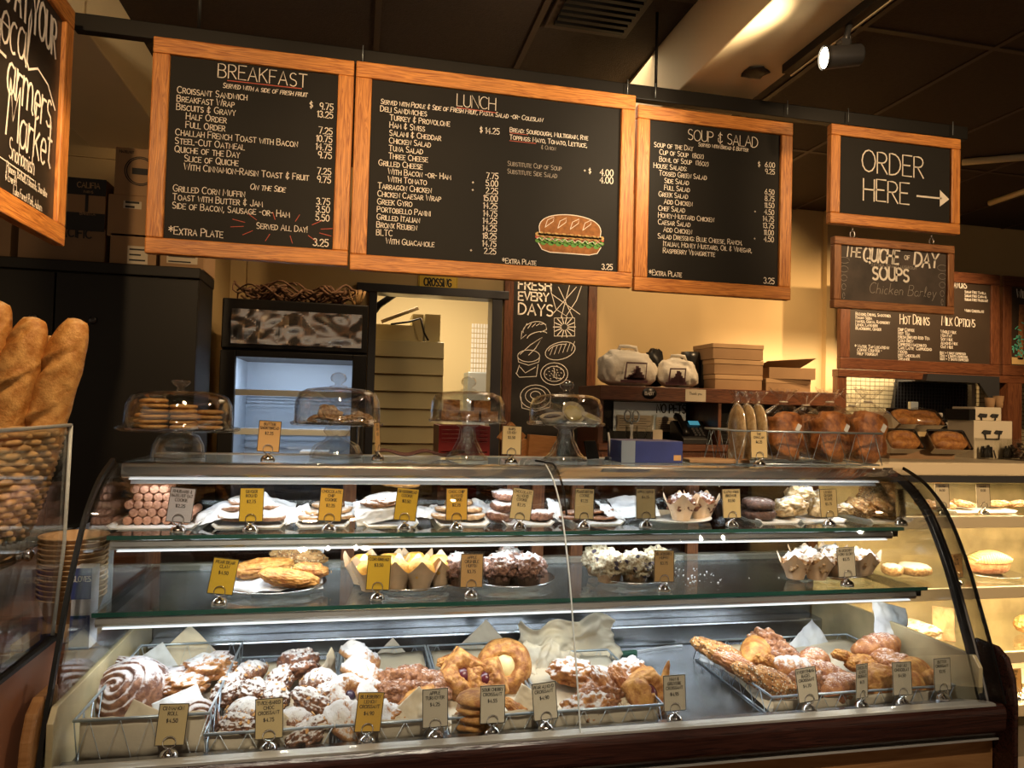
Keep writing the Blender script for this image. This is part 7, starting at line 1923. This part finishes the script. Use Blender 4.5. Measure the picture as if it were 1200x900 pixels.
b = B(); b.box((0, .02, 0), (W, .16, zz2)); b.box((W * .12, .04, zz2), (W * .82, .16, zz3)); b.build('box_body', 'tagc', t, bevel=.003)
b = B(); b.box((-.01, .035, zz2), (W * .11, .16, zz3 - .01)); b.build('dark_side', 'black', t)
for z in (zz2 + .012, zz1 + .01):
    b = B(); y_ = .038 if z > zz2 else .018
    for q in (0, 1): b.prism([(W * (.18 + .32 * q), z + .006), (W * (.24 + .32 * q), z), (W * (.40 + .28 * q), z), (W * (.42 + .3 * q), z + .016), (W * (.24 + .32 * q), z + .018)], 'y', y_ - .004, y_)
    b.tube([(W * .26, y_ - .003, z), (W * .28, y_ - .003, z - .02), (W * .62, y_ - .003, z - .02), (W * .64, y_ - .003, z + .014)], .003, 6); b.build('clip', 'ink', t)
for k, (a, c) in enumerate(((0, .45), (.5, 1.0))):
    b = B(); b.box((W * a, -.03, 0), (W * c, .014, zz1 - .005)); b.build('clear_bin', 'acry', t)
    b = B()
    for i in range(26): x = R6.uniform(W * a + .01, W * c - .01); y = R6.uniform(-.02, .006); b.tube([(x, y, .006), (x + R6.uniform(-.012, .012), y, .03 + R6.uniform(0, .03))], .003, 5)
    b.build('cutlery', 'blackp', t)
for px, top, lab in ((1160, 466, 'small kraft cup stack on the dispenser, left'), (1170, 464, 'taller kraft cup stack on the dispenser, right')):
    p = at(px, top, 2.60); b = B(); z_ = at(px, 478, 2.60).z
    b.lathe([(.016, 0), (.021, p.z - z_), (.02, p.z - z_), (.015, .002), (0, .002)], n=20); put('cup_stack', b.mesh('cup_stack', 'kraft'), lab, 'cups', (p.x, 2.60, z_), group='kraft cups on the dispenser')
p = at(1190, 533, 2.5); b = B(); b.prism([(-.045, 0), (.045, 0), (.03, .085), (-.03, .085)], 'y', -.04, .04); o = tag(b.build('tea_tin', 'acry', None, (p.x - .01, 2.46, ZS)), 'clear jar of dark candies at the right edge of the warm case', 'jar')
b = B()
for i in range(40): b.blob((R6.uniform(-.03, .03), R6.uniform(-.03, .03), .008 + R6.uniform(0, .06)), (.008, .008, .006), .1, 2, i, 1)
b.build('candies', 'choc', o)
# inside
def inn(px, y, row): return (at(px, 600, YS2 + y).x, YS2 + y, SZ[row])
x, y, z = inn(1096, .2, 0); put('bread_roll', m_long(51, 'bread', .10, .055, .05, 'bread_roll'), 'glossy slashed bread roll high in the warm case', 'bread', (at(1094, 566, YS2 + .3).x, YS2 + .3, SZ[0] + .13), (.1, .1, -.1), 1.05)
b = B(); b.box((at(1070, 566, YS2 + .3).x, YS2 + .22, SZ[0] + .098), (at(1200, 566, YS2 + .3).x + .3, YS2 + .48, SZ[0] + .104)); b.box((at(1200, 566, YS2 + .3).x + .2, YS2 + .46, SZ[0]), (at(1200, 566, YS2 + .3).x + .22, YS2 + .48, SZ[0] + .098)); tag(b.build('glass_riser', 'shelfglass'), 'glass riser carrying the bread roll inside the warm case', 'shelf')
put('serving_tray', tray_me(.30, .26), 'pale tray of flat pastries on the top shelf of the warm case', 'tray', inn(1125, .22, 0))
for k, px in enumerate((1086, 1107, 1128, 1170, 1192)):
    put('flat_pastry', m_lobed(50 + k % 2, 'oat', (.045, .04, .016), .3, nm_='flat_pastry'), 'flat pale pastry in the warm case, %s from the left on the top shelf' % ('first', 'second', 'third', 'fourth', 'fifth')[k], 'pastry', tuple(Vector(inn(px, .18, 0)) + V(0, 0, .024)), (.2, 0, k), 1, 'flat pastries in the warm case')
x, y, z = inn(1158, .2, 1); put('plate', plate_me(.12, 'silver'), 'silver plate under the peach cake', 'plate', (x, y, z + .0005))
t = thing('peach_cake', 'long peach and cream iced cake on a plate in the warm case', 'cake', (x, y, z + .010)); b = B(); b.blob((0, 0, .035), (.10, .05, .05), .05, 2, 4, 4, .68); b.build('cake_body', 'pinkcake', t)
b = B()
for i in range(17): xx = -.085 + i * .0106; h_ = .035 + .05 * math.sqrt(max(0, 1 - (xx / .1) ** 2)); b.tube([(xx, -.05 * math.sqrt(max(.1, 1 - (xx / .1) ** 2)), .045), (xx + .004, -.03, h_ - .004), (xx, 0, h_ + .003), (xx + .004, .03, h_ - .006)], .0055, 6)
b.build('icing_ripples', 'custard', t)
for k, (px, lab) in enumerate(((1046, 'left'), (1072, 'right'))):
    x, y, z = inn(px, .2, 1); put('fluted_cake', m_disc('muffp', .062 if k else .04, .05, 60 + k, .1, 'fluted_cake'), '%s sugared cake seen through the end of the curved case' % lab, 'cake', (x, y, z + .032), (0, 0, 0), 1, 'sugared cakes in the warm case')
x, y, z = inn(1078, .2, 2); put('ruffled_cake', m_lobed(55, 'scone', (.09, .07, .04), .35, nm_='ruffled_cake'), 'pale ruffled cake behind the curved glass, third shelf of the warm case', 'cake', (x, y, z + .03))
sheet('kraft paper leaning beside the ruffled cake', tuple(Vector(inn(1108, .16, 2)) + V(0, 0, .003)), .09, .13, (-.25, .1, -.2), .006, 31, 'kraftl')
x, y, z = inn(1205, .2, 2); put('yellow_loaf', m_long(61, 'paleco', .12, .08, .08, 'yellow_loaf'), 'yellow loaf at the right edge, third shelf of the warm case', 'cake', (x, y, z + .04))
x, y, z = inn(1160, .16, 3); put('seeded_loaf', m_lobed(57, 'seeded', (.05, .05, .07), .12, nm_='seeded_loaf'), 'round seeded loaf low in the warm case', 'bread', (x, y, z + .055))
x, y, z = inn(1190, .14, 3); b = B(); b.grid(lambda u, v: V(-.10 + .2 * u, -.07 + .14 * v, .03 * abs(noise.fractal(Vector((u * 5, v * 5, 8)), 1, 2, 3)) + .004), 20, 14, smooth=False); put('crumpled_wrap', b.mesh('crumpled_wrap', 'foil'), 'crumpled foil wrap on the lowest shelf of the warm case', 'foil', (x, y - .02, z + .001))
